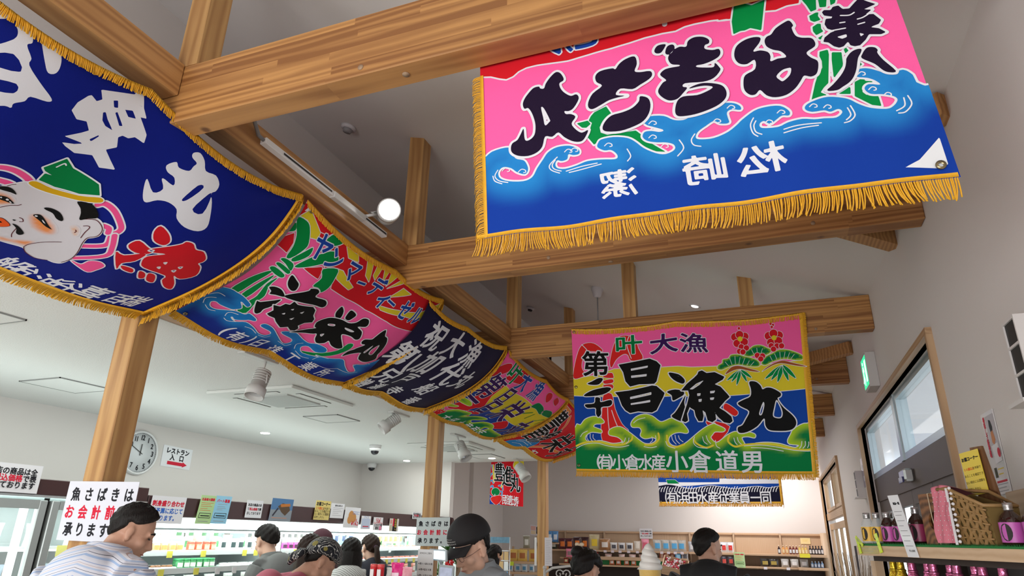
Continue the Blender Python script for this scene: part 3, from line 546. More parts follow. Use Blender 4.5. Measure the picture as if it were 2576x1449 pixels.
# ------------------------------------------------------------------ flags
ART = json.loads(r'''[["M","F","red",6,[[-8,2004,313,2114,564,2324,753,2445,944,2367,1107,2171,1328,2059,1635,2033,2054,2064,2467,2104,2767,2068,3215,2043,3651,2034,4077,1958,4500,1840,4940,1805,5262,1845,5486,1727,5728,1697,6120,1703,6513,1778,6303,1786,6592,1858,7351,1921,7585,2017,7838,1922,8100,1939,8357,452,-333,-4902]],0,0,0,"W"],
["M","G","blue",5,[2308,1049],"ル",0.09,0.12,9,0,1,0],
["M","G","blue",5,[3065,1003],"ゼ",0.13,0.12,9,0,1,0],
["M","S","W",0,[[5054,1006,5034,1424]],0.016],
["M","F","green",5,[[6761,1079,7101,1484,7410,1400,7180,2798,7093,2690,6961,2543,6832,2584,6735,2555,6564,2624,6589,2010,6684,1455]],0,0,0,"W"],
["M","F","green",5,[[8138,1628,8245,2113,8295,2458,8419,2406,8487,1790],[8520,1806,8498,2335,8633,2372,8707,1899],[8761,1927,8729,2341,8829,2286,8901,2003]],0,0,0,"W"],
["M","F","green",5,[[8236,2646,8378,2547,8447,2552,8413,2722,8445,2921,8301,2964,8233,2857],[8239,3175,8357,3067,8423,3095,8405,3322,8432,3464,8268,3577,8225,3378],[8285,3713,8413,3611,8344,3788,8308,3799],[8239,4332,8413,4299,8406,4522,8235,5736,8127,5892,8036,6078,8148,6232,8031,6290,7813,6363,7981,5650,8059,5385,8204,5042,8230,4755,8210,4522],[8472,4449,8661,4531,8616,5104,8512,5306,8364,5588,8428,4780],[8735,5881,8967,5746,8921,5915,9086,6012,8870,6129,8819,6342,8880,6507,9068,6494,9082,6684,9080,7048,8922,6939,8655,6461],[8718,4432,8772,4357,8804,4523,8727,4611],[8940,5106,8977,5221,8904,5284],[8630,6027,8597,6344,8362,6256,8483,6159]],0,0,0,"W"],
["M","F","green",5,[[3017,4984,3337,4838,3450,5256,3276,5394,3116,5743,3129,6009,3285,6179,3660,6212,3976,6207,4158,6565,4266,6849,4595,7381,4362,7277,4127,7005,3894,6638,3646,6437,3249,6318,3051,6389,2933,6491,2786,6063,2934,5449,2856,5307,2924,5126],[2540,5301,2828,5294,2904,5487,2782,5616,2670,5567]],0,0,0,"W"],
["M","F","sky",6,[[-199,6303,52,6275,279,6027,644,5952,807,6077,904,6549,1114,6709,1188,6872,1231,7167,1147,7383,940,7233,785,6993,568,6874,436,7072,474,7372,716,7592,1086,7697,1321,7562,1461,7168,1627,6775,1765,6469,2000,6281,2306,6298,2527,6536,2541,6758,2386,6767,2262,6680,2226,6904,2071,6957,1974,6888,1916,7063,1958,7257,2155,7331,2465,7260,2726,7177,3079,7252,3418,7360,3476,7197,3347,6923,3176,6876,3012,6648,3049,6448,3131,6343,3431,6350,3761,6506,3936,6741,4102,7062,4359,7368,4581,7489,4797,7368,4793,7133,4621,6979,4439,6915,4216,6778,4113,6563,4175,6352,4340,6358,4520,6467,4618,6410,4399,6193,4244,6049,4188,5844,4343,5679,4667,5778,4880,6047,5104,6133,5297,6016,5632,5802,5914,5659,6218,5720,6374,5920,6369,6098,6190,5999,6071,6092,6068,6343,6068,6566,5874,6534,5756,6384,5563,6554,5366,6767,5300,7017,5424,7115,5687,7122,6009,6946,6253,6676,6353,6539,6640,6272,6900,6232,7182,6338,7333,6631,7310,6821,7174,6758,7036,6881,6900,6985,6795,6798,6694,6877,6724,7068,7042,7188,7258,7092,7544,7062,7772,7154,7969,7169,8200,7203,8340,7029,8284,6867,8116,6942,8011,6843,7772,6840,7649,6696,7692,6512,7912,6367,8159,6315,8419,6445,8556,6582,8680,6799,8874,7044,9151,7194,9292,7122,9397,6914,9348,6748,9165,6594,8953,6489,8874,6242,8972,6087,9184,6205,9103,5973,8973,5811,8797,5688,8805,5489,8916,5390,9098,5476,9392,5822,9665,5760,9812,6024,9955,6528,11139,7086,10113,13190,-271,11370]],"blue2",0.1,1,"W"],
["M","S","W",0,[[284,7217,334,7471,523,7654]],0.0035],
["M","S","W",0,[[427,6973,339,7233,444,7486,687,7649]],0.0035],
["M","S","W",0,[[1980,6749,1775,7083,1805,7321,2007,7499]],0.0035],
["M","S","W",0,[[1924,6877,1839,7095,1881,7288,2051,7416]],0.0035],
["M","S","W",0,[[5293,6835,5196,7074,5230,7308,5376,7412]],0.0035],
["M","S","W",0,[[6600,6565,6508,6830,6521,7186,6606,7375]],0.0035],
["M","S","W",0,[[6635,6715,6572,6904,6586,7174,6695,7332]],0.0035],
["M","S","W",0,[[2175,7447,2562,7361,2971,7373]],0.0035],
["M","S","W",0,[[2247,7531,2658,7492,3067,7458]],0.0035],
["M","S","W",0,[[7147,7342,7435,7295,7887,7339]],0.0035],
["M","S","W",0,[[7130,7489,7499,7428,7817,7428]],0.0035],
["M","S","W",0,[[9515,6872,9485,7187,9316,7334]],0.0035],
["M","S","W",0,[[9597,6817,9620,7149,9468,7423,9337,7438]],0.0035],
["M","S","W",0,[[8457,6884,8481,7186,8373,7357]],0.0035],
["M","S","W",0,[[8523,6823,8558,7213,8441,7421,8320,7464]],0.0035],
["M","S","W",0,[[3719,6999,3782,7334,3694,7535]],0.0035],
["M","S","W",0,[[4933,6985,5001,7368,4841,7670]],0.0035],
["M","S","W",0,[[2171,6560,2258,6453,2347,6519,2358,6616,2301,6626]],0.003],
["M","S","W",0,[[2324,6558,2412,6456,2501,6526,2512,6624,2455,6631]],0.003],
["M","S","W",0,[[972,7242,1060,7133,1153,7195,1165,7293,1108,7307]],0.003],
["M","S","W",0,[[541,7058,632,6953,729,7023,743,7124,683,7133]],0.003],
["M","S","W",0,[[6093,5919,6173,5821,6246,5885,6250,5977,6201,5985]],0.003],
["M","S","W",0,[[5735,6422,5815,6319,5889,6377,5894,6468,5844,6480]],0.003],
["M","S","W",0,[[7092,6611,7168,6526,7235,6594,7237,6683,7191,6687]],0.003],
["M","S","W",0,[[6810,6894,6886,6811,6953,6881,6956,6970,6910,6972]],0.003],
["M","S","W",0,[[7744,6616,7820,6520,7886,6575,7887,6661,7841,6673]],0.003],
["M","S","W",0,[[8008,6740,8084,6644,8149,6698,8149,6783,8104,6795]],0.003],
["M","S","W",0,[[8944,6315,9017,6227,9077,6287,9076,6372,9033,6379]],0.003],
["M","S","W",0,[[9179,6650,9252,6562,9311,6618,9310,6701,9268,6709]],0.003],
["M","S","W",0,[[4299,6020,4382,5917,4462,5983,4469,6078,4417,6088]],0.003],
["M","S","W",0,[[4253,6652,4335,6550,4415,6614,4422,6708,4370,6718]],0.003],
["M","S","W",0,[[4497,7144,4578,7046,4657,7110,4663,7203,4612,7212]],0.003],
["M","S","W",0,[[3192,6678,3278,6582,3363,6651,3372,6748,3317,6755]],0.003],
["M","S","W",0,[[8830,5615,8905,5526,8966,5589,8965,5677,8922,5683]],0.003],
["M","F","ink",8,[[1678,3326,1653,3222,1503,3247,1362,3465,1248,3709,1189,3970,1227,4225,1323,4213,1409,4462,1470,4837,1489,5195,1447,5587,1316,5795,1193,5760,1174,5213,1110,5383,997,5699,859,5814,809,6012,832,6262,991,6473,1249,6556,1479,6441,1628,6184,1716,5728,1895,5778,2057,5605,2199,5869,2385,6110,2564,6219,2696,6154,2831,5770,2656,5824,2497,5575,2418,5281,2535,5006,2420,4829,2293,4785,2258,4628,2371,4666,2506,4565,2665,4171,2611,3929,2464,3951,2301,3727,2211,3475,2194,3219,2306,3118,2308,2951,2232,2698,2118,2631,1962,2847,1833,3136,1780,3357],[1666,4287,1741,4362,1873,4964,1856,5041,1736,5200,1703,4815]],0,0,1,"W"],
["M","F","ink",8,[[3611,3111,3676,3194,3788,2964,3966,2783,4189,2737,4217,3121,4139,3448,4267,3547,4507,3580,4545,3784,4451,3963,4224,4151,4027,4298,3738,4171,3612,4429,3875,4566,3713,4563,3435,4613,3231,4737,3011,4847,2902,4741,2902,4472,3038,4104,3298,3848,3169,3593,3158,3283,3299,3104],[4186,4695,4361,4832,4403,5161,4335,5552,4182,5862,3935,6042,3611,6145,3292,6053,3192,5881,3264,5599,3444,5359,3719,5303,3967,5175,4144,4917]],0,0,1,"W"],
["M","F","ink",8,[[4685,2640,4782,2432,4971,2444,4946,2588,4834,2814,4714,2790],[4942,2807,5015,2564,5150,2544,5173,2748,5062,2971,4957,2951],[5447,2789,5508,2541,5663,2416,5866,2474,5991,2661,5973,2843,5879,2886,5863,3068,6030,3188,6169,3191,6193,3387,6120,3569,5930,3707,5747,3771,5607,3771,5600,3848,5782,3942,5979,3988,6022,3804,6100,4033,6109,4193,5931,4491,5673,4582,5274,4502,5211,4644,5306,4724,5185,4947,5040,5149,4859,5154,4718,4966,4632,4722,4648,4517,4774,4250,4859,4179,4747,3918,4752,3786,4874,3649,5061,3634,5217,3648,5209,3580,5047,3482,4985,3264,5002,3053,5126,2836,5295,2721],[5185,5093,5497,5141,5730,5040,5852,4937,5859,4862,5705,4775,5530,4766,5326,4784,5488,4673,5692,4641,5931,4749,6089,4907,6148,5182,6107,5470,5937,5713,5677,5883,5372,5989,5098,5983,4966,5892,4950,5630,5032,5250]],0,0,1,"W"],
["M","F","ink",8,[[7361,3124,7483,2900,7696,2719,7806,2694,7857,2958,7811,3043,7847,3429,7967,3585,8142,3666,8198,3858,8170,4077,7973,4282,8032,4532,8144,4723,8124,5014,8050,5284,7927,5364,7804,5270,7713,5457,7566,5741,7361,5943,7134,5936,6969,5761,6862,5451,6753,5590,6638,5554,6545,5305,6552,4954,6627,4635,6861,4482,6895,4060,6714,4164,6554,4052,6483,3781,6502,3474,6592,3202,6783,3041,6983,3027,7122,3140,7067,3373,6901,3670,7054,3710,7204,3879,7237,4108,7212,4327,7370,4287,7550,4303,7473,4005,7326,3846,7209,3619,7192,3343,7259,3170],[7255,5043,7399,4840,7541,4809,7586,4855,7526,5129,7365,5327,7305,5246]],0,0,1,"W"],
["M","F","ink",7,[[9207,2501,9317,2354,9440,2585,9585,2799,9327,2913,9479,2999,9336,3152,9482,3207,9584,3542,9520,3686,9339,3743,9492,3874,9598,4101,9495,4149,9275,4037,9181,4239,9047,4420,8940,4415,8864,4327,8846,4142,8734,4314,8642,4337,8546,4229,8462,4015,8364,3950,8415,3766,8562,3598,8657,3565,8520,3399,8492,3178,8546,2941,8668,2972,8689,2904,8533,2777,8509,2607,8566,2527,8696,2590,8759,2463,8874,2460,8937,2664,9066,2710],[8653,3845,8859,3808,8851,3942,8747,3976],[9107,3887,9196,3985,9110,4051]],0,0,0,"W"],
["M","S","W",0,[[8855,2936,9024,3012,9134,2944]],0.004],
["M","S","W",0,[[9154,3273,9279,3249,9477,3086]],0.004],
["M","S","W",0,[[8800,3257,8899,3273]],0.004],
["M","S","W",0,[[9133,3503,9266,3489]],0.004],
["M","S","W",0,[[8572,3525,8751,3533,8873,3543]],0.004],
["M","F","ink",7,[[8715,4853,8819,4654,8940,4565,9045,4592,9012,4749,8929,4954,8835,5397,8740,5692,8628,5883,8481,6015,8360,6113,8158,6069,8307,5856,8501,5544,8628,5256,8690,4990],[9098,4669,9175,4584,9295,4643,9337,4787,9311,4896,9376,5240,9535,5780,9419,5794,9314,5665,9196,5325,8999,4988,9035,4810]],0,0,1,"W"],
["M","G","W",0,[6566,8320],"松",0.13,0.1,8,0,1,0],
["M","G","W",0,[5375,8392],"崎",0.125,0.1,8,0,1,0],
["M","G","W",0,[3409,8434],"潔",0.115,0.1,7,0,1,0],
["M","F","cloth",0,[[9434,9260,9898,8525,9892,9519,9739,9645,9147,9481]],0,0,0,"W"],
["H","F","yellow",5,[[-646,3691,-13,3650,398,3518,1204,3310,1905,2958,3286,2989,5258,3158,6368,3104,8060,3123,10008,3005,10161,4953,9849,4807,8427,4859,7527,4919,6796,4990,5202,5062,3222,4922,1852,4858,41,4799,-671,4768]],0,0,0,"W"],
["H","F","blueh",5,[[-672,4791,40,4823,1851,4882,3221,4945,5201,5084,6795,5012,7526,4941,8426,4881,10170,4782,10203,10191,-584,10471]],0,0,0,"W"],
["H","F","red2",4,[[16,3570,62,2843,283,1691,513,1188,894,1059,1208,1271,1409,1690,716,1682,487,2178,416,2832,565,3313,289,3561],[1767,2203,1953,1232,2232,679,2647,684,2945,1007,3028,1587,3207,2330,2698,2441,2557,2026,2352,1966,2029,2304,1802,2854,1730,2607],[1417,3317,1792,3216,1865,3461,1835,3579,1438,3518],[1405,3756,1806,3657,1826,3897,1453,3957],[1424,4035,1770,4012,1844,4214,1707,4364,1394,4153],[1377,4744,1751,4681,1880,5697,2162,6695,2448,7221,2022,7887,1605,7882,1238,7728,1213,6749,1300,5600],[6591,5485,7025,5985,6899,6271,6615,5989,6464,5775],[6132,5993,6321,6422,6228,6459],[5851,6568,6666,6913,6119,7908,5882,7490,6010,7207,5749,6746]],0,0,1,"W"],
["H","S","W",0,[[1539,5606,1541,6451,1594,7359]],0.006],
["H","S","W",0,[[1720,5767,1858,6460,2136,7517]],0.006],
["H","S","W",0,[[459,1189,666,1517,716,1682]],0.006],
["H","S","W",0,[[2646,725,2527,1289,2702,2281]],0.006],
["H","F","lime",6,[[-14,7000,260,6764,483,6376,859,6176,1175,6252,1353,6522,1217,6635,951,6657,840,6825,943,6915,1204,7067,1199,7240,935,7203,724,7206,508,7400,448,7664,652,7868,1077,7765,1394,7842,1708,7958,2125,7887,2129,7740,1931,7515,1593,7397,1546,7208,1631,7022,1898,6878,2155,6920,2448,7221,2640,7443,2877,7737,3117,7957,3414,7947,3620,7735,3478,7564,3128,7629,2937,7444,2997,7150,2906,6912,2609,6887,2568,6625,2779,6253,3133,6075,3477,6204,3811,6595,4060,6538,4309,6411,4642,6579,4954,7145,4898,7345,4613,7290,4369,7349,4167,7555,4130,7874,4290,8112,4578,8147,4874,7922,5175,7565,5475,7209,5770,6924,6076,6745,6075,6781,6454,7059,6378,7237,6078,7242,5955,7419,5876,7631,6095,7922,6407,7622,6598,7407,6879,7226,7145,7343,7419,7275,7638,7405,7606,7598,7363,7518,7112,7573,7167,7851,7292,8079,7657,7937,8104,7899,8539,7975,8836,8115,9133,8222,9269,8074,8929,7997,8875,7780,9000,7447,9101,7181,9372,6926,9634,6844,10088,7073,10286,10188,-584,10471]],"greenh",0.065,1,"W"],
["H","S","yel2",0,[[38,8124,335,7929,812,7805,1234,7877,1706,8032,2172,7998,2531,7739,2591,7444]],0.014],
["H","S","yel2",0,[[3114,8029,3462,7998,3721,7681,3710,7319]],0.014],
["H","S","yel2",0,[[4073,7479,4102,7980,4383,8199,4774,8030]],0.014],
["H","S","yel2",0,[[5169,7705,5300,7984,5668,8226,5954,8085]],0.014],
["H","S","yel2",0,[[6623,7477,6561,7828,6820,8133,7186,8024,7817,7961,8431,8041,8942,8251,9450,8365,9962,8284]],0.014],
["H","S","W",0,[[35,8273,438,8000,967,7915,1493,8103,2013,8182,2421,8070]],0.005],
["H","S","W",0,[[7183,8093,7813,8043,8468,8177,9023,8353,9574,8434,9956,8381]],0.005],
["H","S","W",0,[[7448,8196,8025,8238,8674,8414]],0.005],
["H","S","W",0,[[240,7521,352,7291,568,7134]],0.005],
["H","S","W",0,[[2667,6626,2873,6405,3175,6301]],0.005],
["H","S","W",0,[[3061,8138,3355,8213,3605,8145]],0.005],
["H","S","W",0,[[4010,7835,4096,8122,4381,8269]],0.005],
["H","S","W",0,[[5222,7564,5160,7916,5338,8193,5713,8261]],0.005],
["H","S","W",0,[[6060,7769,6091,8117,6223,8254]],0.005],
["H","S","W",0,[[561,7361,529,7587,628,7809]],0.005],
["H","S","W",0,[[694,7320,687,7583,785,7805]],0.005],
["H","S","W",0,[[825,7355,818,7580,920,7729]],0.005],
["H","S","W",0,[[2286,7592,2228,7814,2123,7924]],0.005],
["H","S","W",0,[[2436,7592,2404,7813,2299,7961]],0.005],
["H","S","W",0,[[3429,7526,3446,7745,3342,7887]],0.005],
["H","S","W",0,[[3581,7459,3597,7677,3517,7855]],0.005],
["H","S","W",0,[[4267,7487,4304,7773,4439,8025]],0.005],
["H","S","W",0,[[4413,7458,4449,7778,4584,7994]],0.005],
["H","S","W",0,[[4556,7500,4596,7713,4732,7891]],0.005],
["H","S","W",0,[[5555,7562,5590,7842,5723,8017]],0.005],
["H","S","W",0,[[5699,7491,5757,7772,5865,7981]],0.005],
["H","S","W",0,[[6798,7613,6832,7856,6915,8027]],0.005],
["H","S","W",0,[[6936,7575,6970,7818,7075,7990]],0.005],
["H","S","W",0,[[9392,7866,9356,8130,9285,8260]],0.005],
["H","S","W",0,[[9519,7872,9507,8103,9413,8264]],0.005],
["H","S","W",0,[[9644,7911,9636,8075,9584,8238]],0.005],
["H","F","lime",4,[[6338,3269,6371,3044,6540,2896,6572,2670,6806,2600,6908,2376,7185,2350,7408,2477,7632,2571,7897,2748,8022,2986,7967,3201,7606,3166,7155,3026,6782,3165,6498,3347]],"pine",0.012,1,"W"],
["H","F","lime",4,[[7411,2402,7467,2180,7655,2046,7846,1842,8119,1841,8379,2067,8528,2239,8314,2505,7910,2451,7634,2534]],"pine",0.012,1,"W"],
["H","F","lime",4,[[8087,3031,8166,2781,8310,2578,8541,2426,8817,2245,9125,2293,9424,2489,9674,2750,9661,2998,9399,2990,8966,2853,8516,2975,8239,3160]],"pine",0.012,1,"W"],
["H","S","W",0,[[7066,2985,7065,2458]],0.003],
["H","S","W",0,[[6927,3018,6852,2602]],0.003],
["H","S","W",0,[[7203,2991,7268,2544]],0.003],
["H","S","W",0,[[7338,3035,7447,2630]],0.003],
["H","S","W",0,[[6786,3090,6658,2823]],0.003],
["H","S","W",0,[[7518,3084,7622,2795]],0.003],
["H","S","W",0,[[7653,3132,7800,2886]],0.003],
["H","S","W",0,[[8834,2834,8832,2395]],0.003],
["H","S","W",0,[[8699,2853,8628,2475]],0.003],
["H","S","W",0,[[8519,2902,8444,2597]],0.003],
["H","S","W",0,[[8967,2816,9030,2424]],0.003],
["H","S","W",0,[[9097,2871,9204,2488]],0.003],
["H","S","W",0,[[9228,2891,9373,2625]],0.003],
["H","S","W",0,[[7958,2382,7953,2006]],0.003],
["H","S","W",0,[[7821,2403,7744,2094]],0.003],
["H","S","W",0,[[8093,2400,8176,2075]],0.003],
["H","F","brown",3,[[6624,3649,6873,3204,7152,3101,7466,3229,7997,3536,7682,3483,7235,3306,6909,3429],[8086,3546,8417,3182,8872,2949,9218,3106,9812,3452,9383,3324,8865,3108,8505,3207]],0,0,1,"W"],
["H","F","green",3,[[7255,3366,6962,3588,6676,4036,7028,3742]],0,0,1,"W"],
["H","F","green",3,[[7255,3366,7031,3651,6856,4133,7120,3770]],0,0,1,"W"],
["H","F","green",3,[[7255,3366,7107,3787,7052,4357,7220,3839]],0,0,1,"W"],
["H","F","green",3,[[7255,3366,7298,3763,7471,4152,7407,3679]],0,0,1,"W"],
["H","F","green",3,[[7255,3366,7405,3685,7672,3909,7481,3534]],0,0,1,"W"],
["H","F","green",3,[[8903,3229,8535,3485,8176,4030,8619,3688]],0,0,1,"W"],
["H","F","green",3,[[8903,3229,8628,3551,8417,4127,8741,3712]],0,0,1,"W"],
["H","F","green",3,[[8903,3229,8720,3666,8653,4295,8861,3752]],0,0,1,"W"],
["H","F","green",3,[[8903,3229,8909,3716,9075,4232,9052,3650]],0,0,1,"W"],
["H","F","green",3,[[8903,3229,9054,3713,9364,4126,9169,3557]],0,0,1,"W"],
["H","F","red",3,[[7275,1211,7221,1392,7108,1461,7000,1378,6962,1191,7016,1008,7129,938,7237,1023]],0,0,1,"W"],
["H","F","red",3,[[7664,1210,7611,1388,7498,1453,7392,1367,7354,1179,7408,999,7521,933,7627,1022]],0,0,1,"W"],
["H","F","red",3,[[7464,1074,7411,1253,7298,1321,7191,1236,7153,1048,7206,866,7320,798,7426,885]],0,0,1,"W"],
["H","F","red",3,[[7348,1639,7295,1818,7181,1887,7075,1804,7036,1619,7090,1437,7204,1368,7310,1452]],0,0,1,"W"],
["H","F","red",3,[[7626,1573,7572,1750,7460,1815,7353,1731,7316,1544,7369,1365,7482,1298,7588,1386]],0,0,1,"W"],
["H","F","yellow",0,[[7420,1354,7387,1474,7312,1513,7241,1462,7219,1338,7251,1217,7327,1177,7398,1229]],0,0,1,"W"],
["H","F","red",3,[[8606,1317,8553,1496,8438,1552,8330,1459,8289,1263,8343,1083,8463,1020,8571,1115]],0,0,1,"W"],
["H","F","red",3,[[9006,1350,8949,1526,8835,1581,8728,1488,8688,1294,8746,1109,8860,1054,8967,1149]],0,0,1,"W"],
["H","F","red",3,[[8800,1194,8747,1372,8632,1427,8525,1333,8484,1138,8537,958,8657,896,8764,992]],0,0,1,"W"],
["H","F","red",3,[[8680,1756,8626,1942,8512,1998,8404,1907,8363,1713,8417,1526,8536,1471,8644,1564]],0,0,1,"W"],
["H","F","red",3,[[8962,1714,8910,1890,8795,1953,8688,1855,8648,1662,8701,1484,8820,1422,8927,1522]],0,0,1,"W"],
["H","F","yellow",0,[[8751,1470,8719,1584,8646,1616,8577,1560,8556,1436,8588,1322,8661,1289,8730,1346]],0,0,1,"W"],
["H","F","red",3,[[7453,1876,7415,2002,7335,2049,7260,1991,7233,1859,7271,1732,7351,1685,7426,1744]],0,0,1,"W"],
["H","F","red",3,[[7654,1971,7617,2095,7537,2141,7462,2081,7436,1950,7473,1824,7553,1778,7628,1839]],0,0,1,"W"],
["H","F","red",3,[[7371,2173,7333,2299,7254,2346,7178,2289,7152,2159,7189,2032,7269,1984,7345,2042]],0,0,1,"W"],
["H","F","red",3,[[7506,2221,7469,2346,7389,2393,7314,2335,7287,2205,7325,2078,7405,2031,7480,2090]],0,0,1,"W"],
["H","F","red",3,[[8626,1956,8589,2077,8511,2117,8438,2054,8412,1923,8449,1802,8527,1762,8600,1826]],0,0,1,"W"],
["H","F","red",3,[[8846,2006,8809,2126,8732,2166,8659,2103,8634,1972,8671,1852,8748,1812,8821,1876]],0,0,1,"W"],
["H","F","red",3,[[9023,2034,8986,2153,8909,2193,8836,2130,8811,2000,8848,1880,8925,1841,8998,1905]],0,0,1,"W"],
["H","F","red",3,[[8704,2191,8667,2311,8589,2351,8516,2289,8491,2159,8528,2038,8606,1998,8679,2061]],0,0,1,"W"],
["H","F","red",3,[[8061,2508,8024,2630,7945,2672,7871,2611,7845,2481,7882,2358,7961,2315,8036,2377]],0,0,1,"W"],
["H","F","red",3,[[8261,2572,8224,2693,8146,2734,8072,2673,8046,2543,8083,2421,8162,2379,8236,2442]],0,0,1,"W"],
["H","F","red",3,[[8186,2747,8149,2868,8070,2910,7996,2849,7970,2720,8008,2598,8086,2556,8160,2617]],0,0,1,"W"],
["H","F","red",3,[[7359,638,7338,698,7300,726,7264,692,7249,628,7265,568,7308,540,7343,567]],0,0,1,"W"],
["H","F","red",3,[[8616,524,8595,581,8558,604,8524,567,8509,504,8525,445,8566,423,8601,453]],0,0,1,"W"],
["H","F","red",3,[[8701,617,8681,673,8644,697,8609,660,8594,596,8610,538,8652,516,8686,545]],0,0,1,"W"],
["H","F","red",3,[[8650,744,8630,800,8593,824,8559,787,8544,724,8560,666,8601,643,8636,673]],0,0,1,"W"],
["H","G","greenh",5,[2604,1297],"叶",0.23,0.17,8,0,0,0],
["H","G","purple",5,[4144,1454],"大",0.23,0.165,9,0,0,0],
["H","G","purple",5,[5417,1526],"漁",0.22,0.165,7,0,0,0],
["H","F","black",8,[[2123,2677,2540,2589,3305,2421,3508,2384,3802,2611,3968,2913,3907,3213,3756,3963,3651,4104,3000,4083,2593,4216,2400,3853,2316,3213],[2655,2998,3417,2846,3397,2986,2666,3142],[2656,3474,3348,3411,3328,3565,2662,3632],[1912,4572,2534,4486,3547,4207,3745,4268,4077,4764,4019,4982,3854,5414,3689,5847,3485,5981,2891,5879,2538,5984,2342,5789,2198,5478,2061,4853],[2572,4914,3507,4639,3501,4814,2567,5068],[2584,5337,3439,5151,3434,5301,2580,5452]],0,0,0,"W"],
["H","F","black",8,[[7556,4267,7608,4124,7832,4178,8000,4447,8057,4669,8218,4576,8437,4632,8732,4942,8722,5153,8607,5250,8661,5500,8819,5861,9102,6295,9236,6646,9197,6983,8969,7209,8489,7225,8184,7146,8065,6864,8040,6444,7750,6920,7330,7259,7012,7294,6981,6979,7168,6837,7320,6486,7478,5993,7174,5700,7048,5483,7284,5271,7566,5066,7608,4634],[8042,5456,8086,5672,7961,6229,7853,6153],[8558,5352,8694,5713,8761,6135,8702,6443,8526,6469,8379,6322,8446,5837]],0,0,1,"W"],
["H","F","black",8,[[4298,3470,4566,3553,4803,3722,4961,4016,4880,4242,4642,4129,4408,3830],[4178,4701,4526,4597,4883,4761,4850,4983,4600,5197,4402,5286,4366,4948],[4947,4980,4881,5421,4911,5857,4915,6361,4783,6652,4454,6458,4315,6266,4469,6061,4680,5645]],0,0,1,"W"],
["H","F","black",8,[[4785,4691,5043,4237,5345,3858,5498,3632,5553,3444,5699,3370,5881,3546,6212,3492,6594,3797,6517,3982,6180,4276,6406,4426,6662,4903,6746,5085,6552,5340,6303,5776,6524,5990,6761,6309,6794,6593,6674,6736,6448,6670,6232,6352,6042,5921,5975,5849,6129,6065,6143,6495,5986,6674,5804,6568,5731,6064,5619,5920,5651,6280,5590,6603,5424,6604,5319,6281,5286,5921,5125,5778,5104,5706,4967,6144,4997,6574,4873,6685,4733,6582,4877,6002,4990,5564,5110,4975,5073,4681],[5439,4861,5592,4839,5561,5008,5442,5030],[5481,5228,5624,5206,5593,5389,5484,5396],[5975,4717,6187,4682,6133,4843,5978,4864],[5957,5135,6136,5107,6092,5268,5961,5282],[5124,4606,5426,4231,5768,3994,5566,4305,5268,4604]],0,0,0,"W"],
["H","G","black",8,[1066,2541],"第",0.235,0.22,9,0,0,0],
["H","F","black",7,[[654,3951,872,3789,1198,3551,1382,3636,1185,3989,865,4028],[501,4707,909,4384,1552,4199,1733,4366,1325,4704,578,4823],[510,5372,937,5286,1001,4896,1212,4936,1231,5210,1687,5069,1760,5305,1622,5493,1248,5560,1235,5984,1096,6214,996,5983,981,5597,610,5602]],0,0,1,"W"],
["H","G","W",0,[1036,9132],"(",0.13,0.125,5,0,0,0],
["H","G","W",0,[1313,9131],"有",0.12,0.125,5,0,0,0],
["H","G","W",0,[1578,9131],")",0.13,0.125,5,0,0,0],
["H","G","W",0,[1957,9131],"小",0.12,0.125,5,0,0,0],
["H","G","W",0,[2534,9120],"倉",0.12,0.125,5,0,0,0],
["H","G","W",0,[3100,9109],"水",0.12,0.125,5,0,0,0],
["H","G","W",0,[3657,9106],"産",0.12,0.125,5,0,0,0],
["H","G","W",0,[4420,9070],"小",0.17,0.17,7,0,0,0],
["H","G","W",0,[5372,9058],"倉",0.17,0.17,7,0,0,0],
["H","G","W",0,[6462,9038],"道",0.17,0.17,7,0,0,0],
["H","G","W",0,[7463,9016],"男",0.17,0.17,7,0,0,0],
["B","F","red",5,[[2444,2626,2909,2467,3044,2739,4156,2952,5487,3025,6894,2699,8017,2648,9044,2637,10364,2290,10797,32,5543,-60,3216,-64,986,-56,-301,353,-385,809,433,1247,893,1212,1487,746]],0,0,0,"W"],
["B","F","yellow",4,[[2424,358,3172,383,3340,672,2766,764],[3766,348,4164,394,4538,1465,4117,1169],[4451,402,4774,382,4796,1232,4527,998],[4963,367,5288,341,5257,1092],[5468,367,5920,290,5571,1186],[5700,1249,6242,305,6429,388],[6037,1693,6574,612,7217,603,6249,1406],[5897,2356,7006,1792,8470,1270,9772,377,9677,1262,8846,1738,7533,1876,6157,2460],[2583,1583,2898,1501,3950,2119,3850,2365,2881,2061]],0,0,0,"W"],
["B","F","yellow",4,[[-19,1013,285,315,1071,733,1122,1125,810,1312,611,894,362,776]],0,0,0,"W"],
["B","F","red",4,[[324,275,713,-172,1660,177,1435,594,1071,733],[-283,2556,214,1668,415,2056,473,2633,9,2601],[1345,2607,1947,1973,2062,2091,2182,2606,1658,2614]],0,0,0,"W"],
["B","F","green",5,[[-31,992,348,853,597,972,896,1535,909,1913,713,2726,562,2757,496,2174,335,1677,135,1364],[1460,852,1659,298,2117,160,2208,326,1832,823],[2050,2028,2618,1577,2790,2066,2904,2763,2790,3210,2523,3024,2240,3064,2284,2444],[775,2649,1048,1761,1167,1574,1209,1992,925,2693],[1077,2737,1300,2033,1603,1473,2002,992,2394,1190,1895,1808,1185,2802],[-221,2175,-36,1266,186,1535,-58,1849]],0,0,1,"W"],
["B","F","green",5,[[469,3061,591,2877,955,2814,1081,3064,1054,3188,745,3087],[493,3401,565,3231,1070,3210,1124,3360,1005,3436],[432,3770,531,3568,1045,3567,1049,3804,756,3871],[235,5995,227,4904,454,4058,617,3910,531,4964,532,6053],[685,5937,668,4788,792,3919,846,4660,926,6010],[1240,7028,1131,6140,1118,5537,900,4585,966,3923,1034,4614,1302,5264,1357,5927,1555,6859]],0,0,1,"W"],
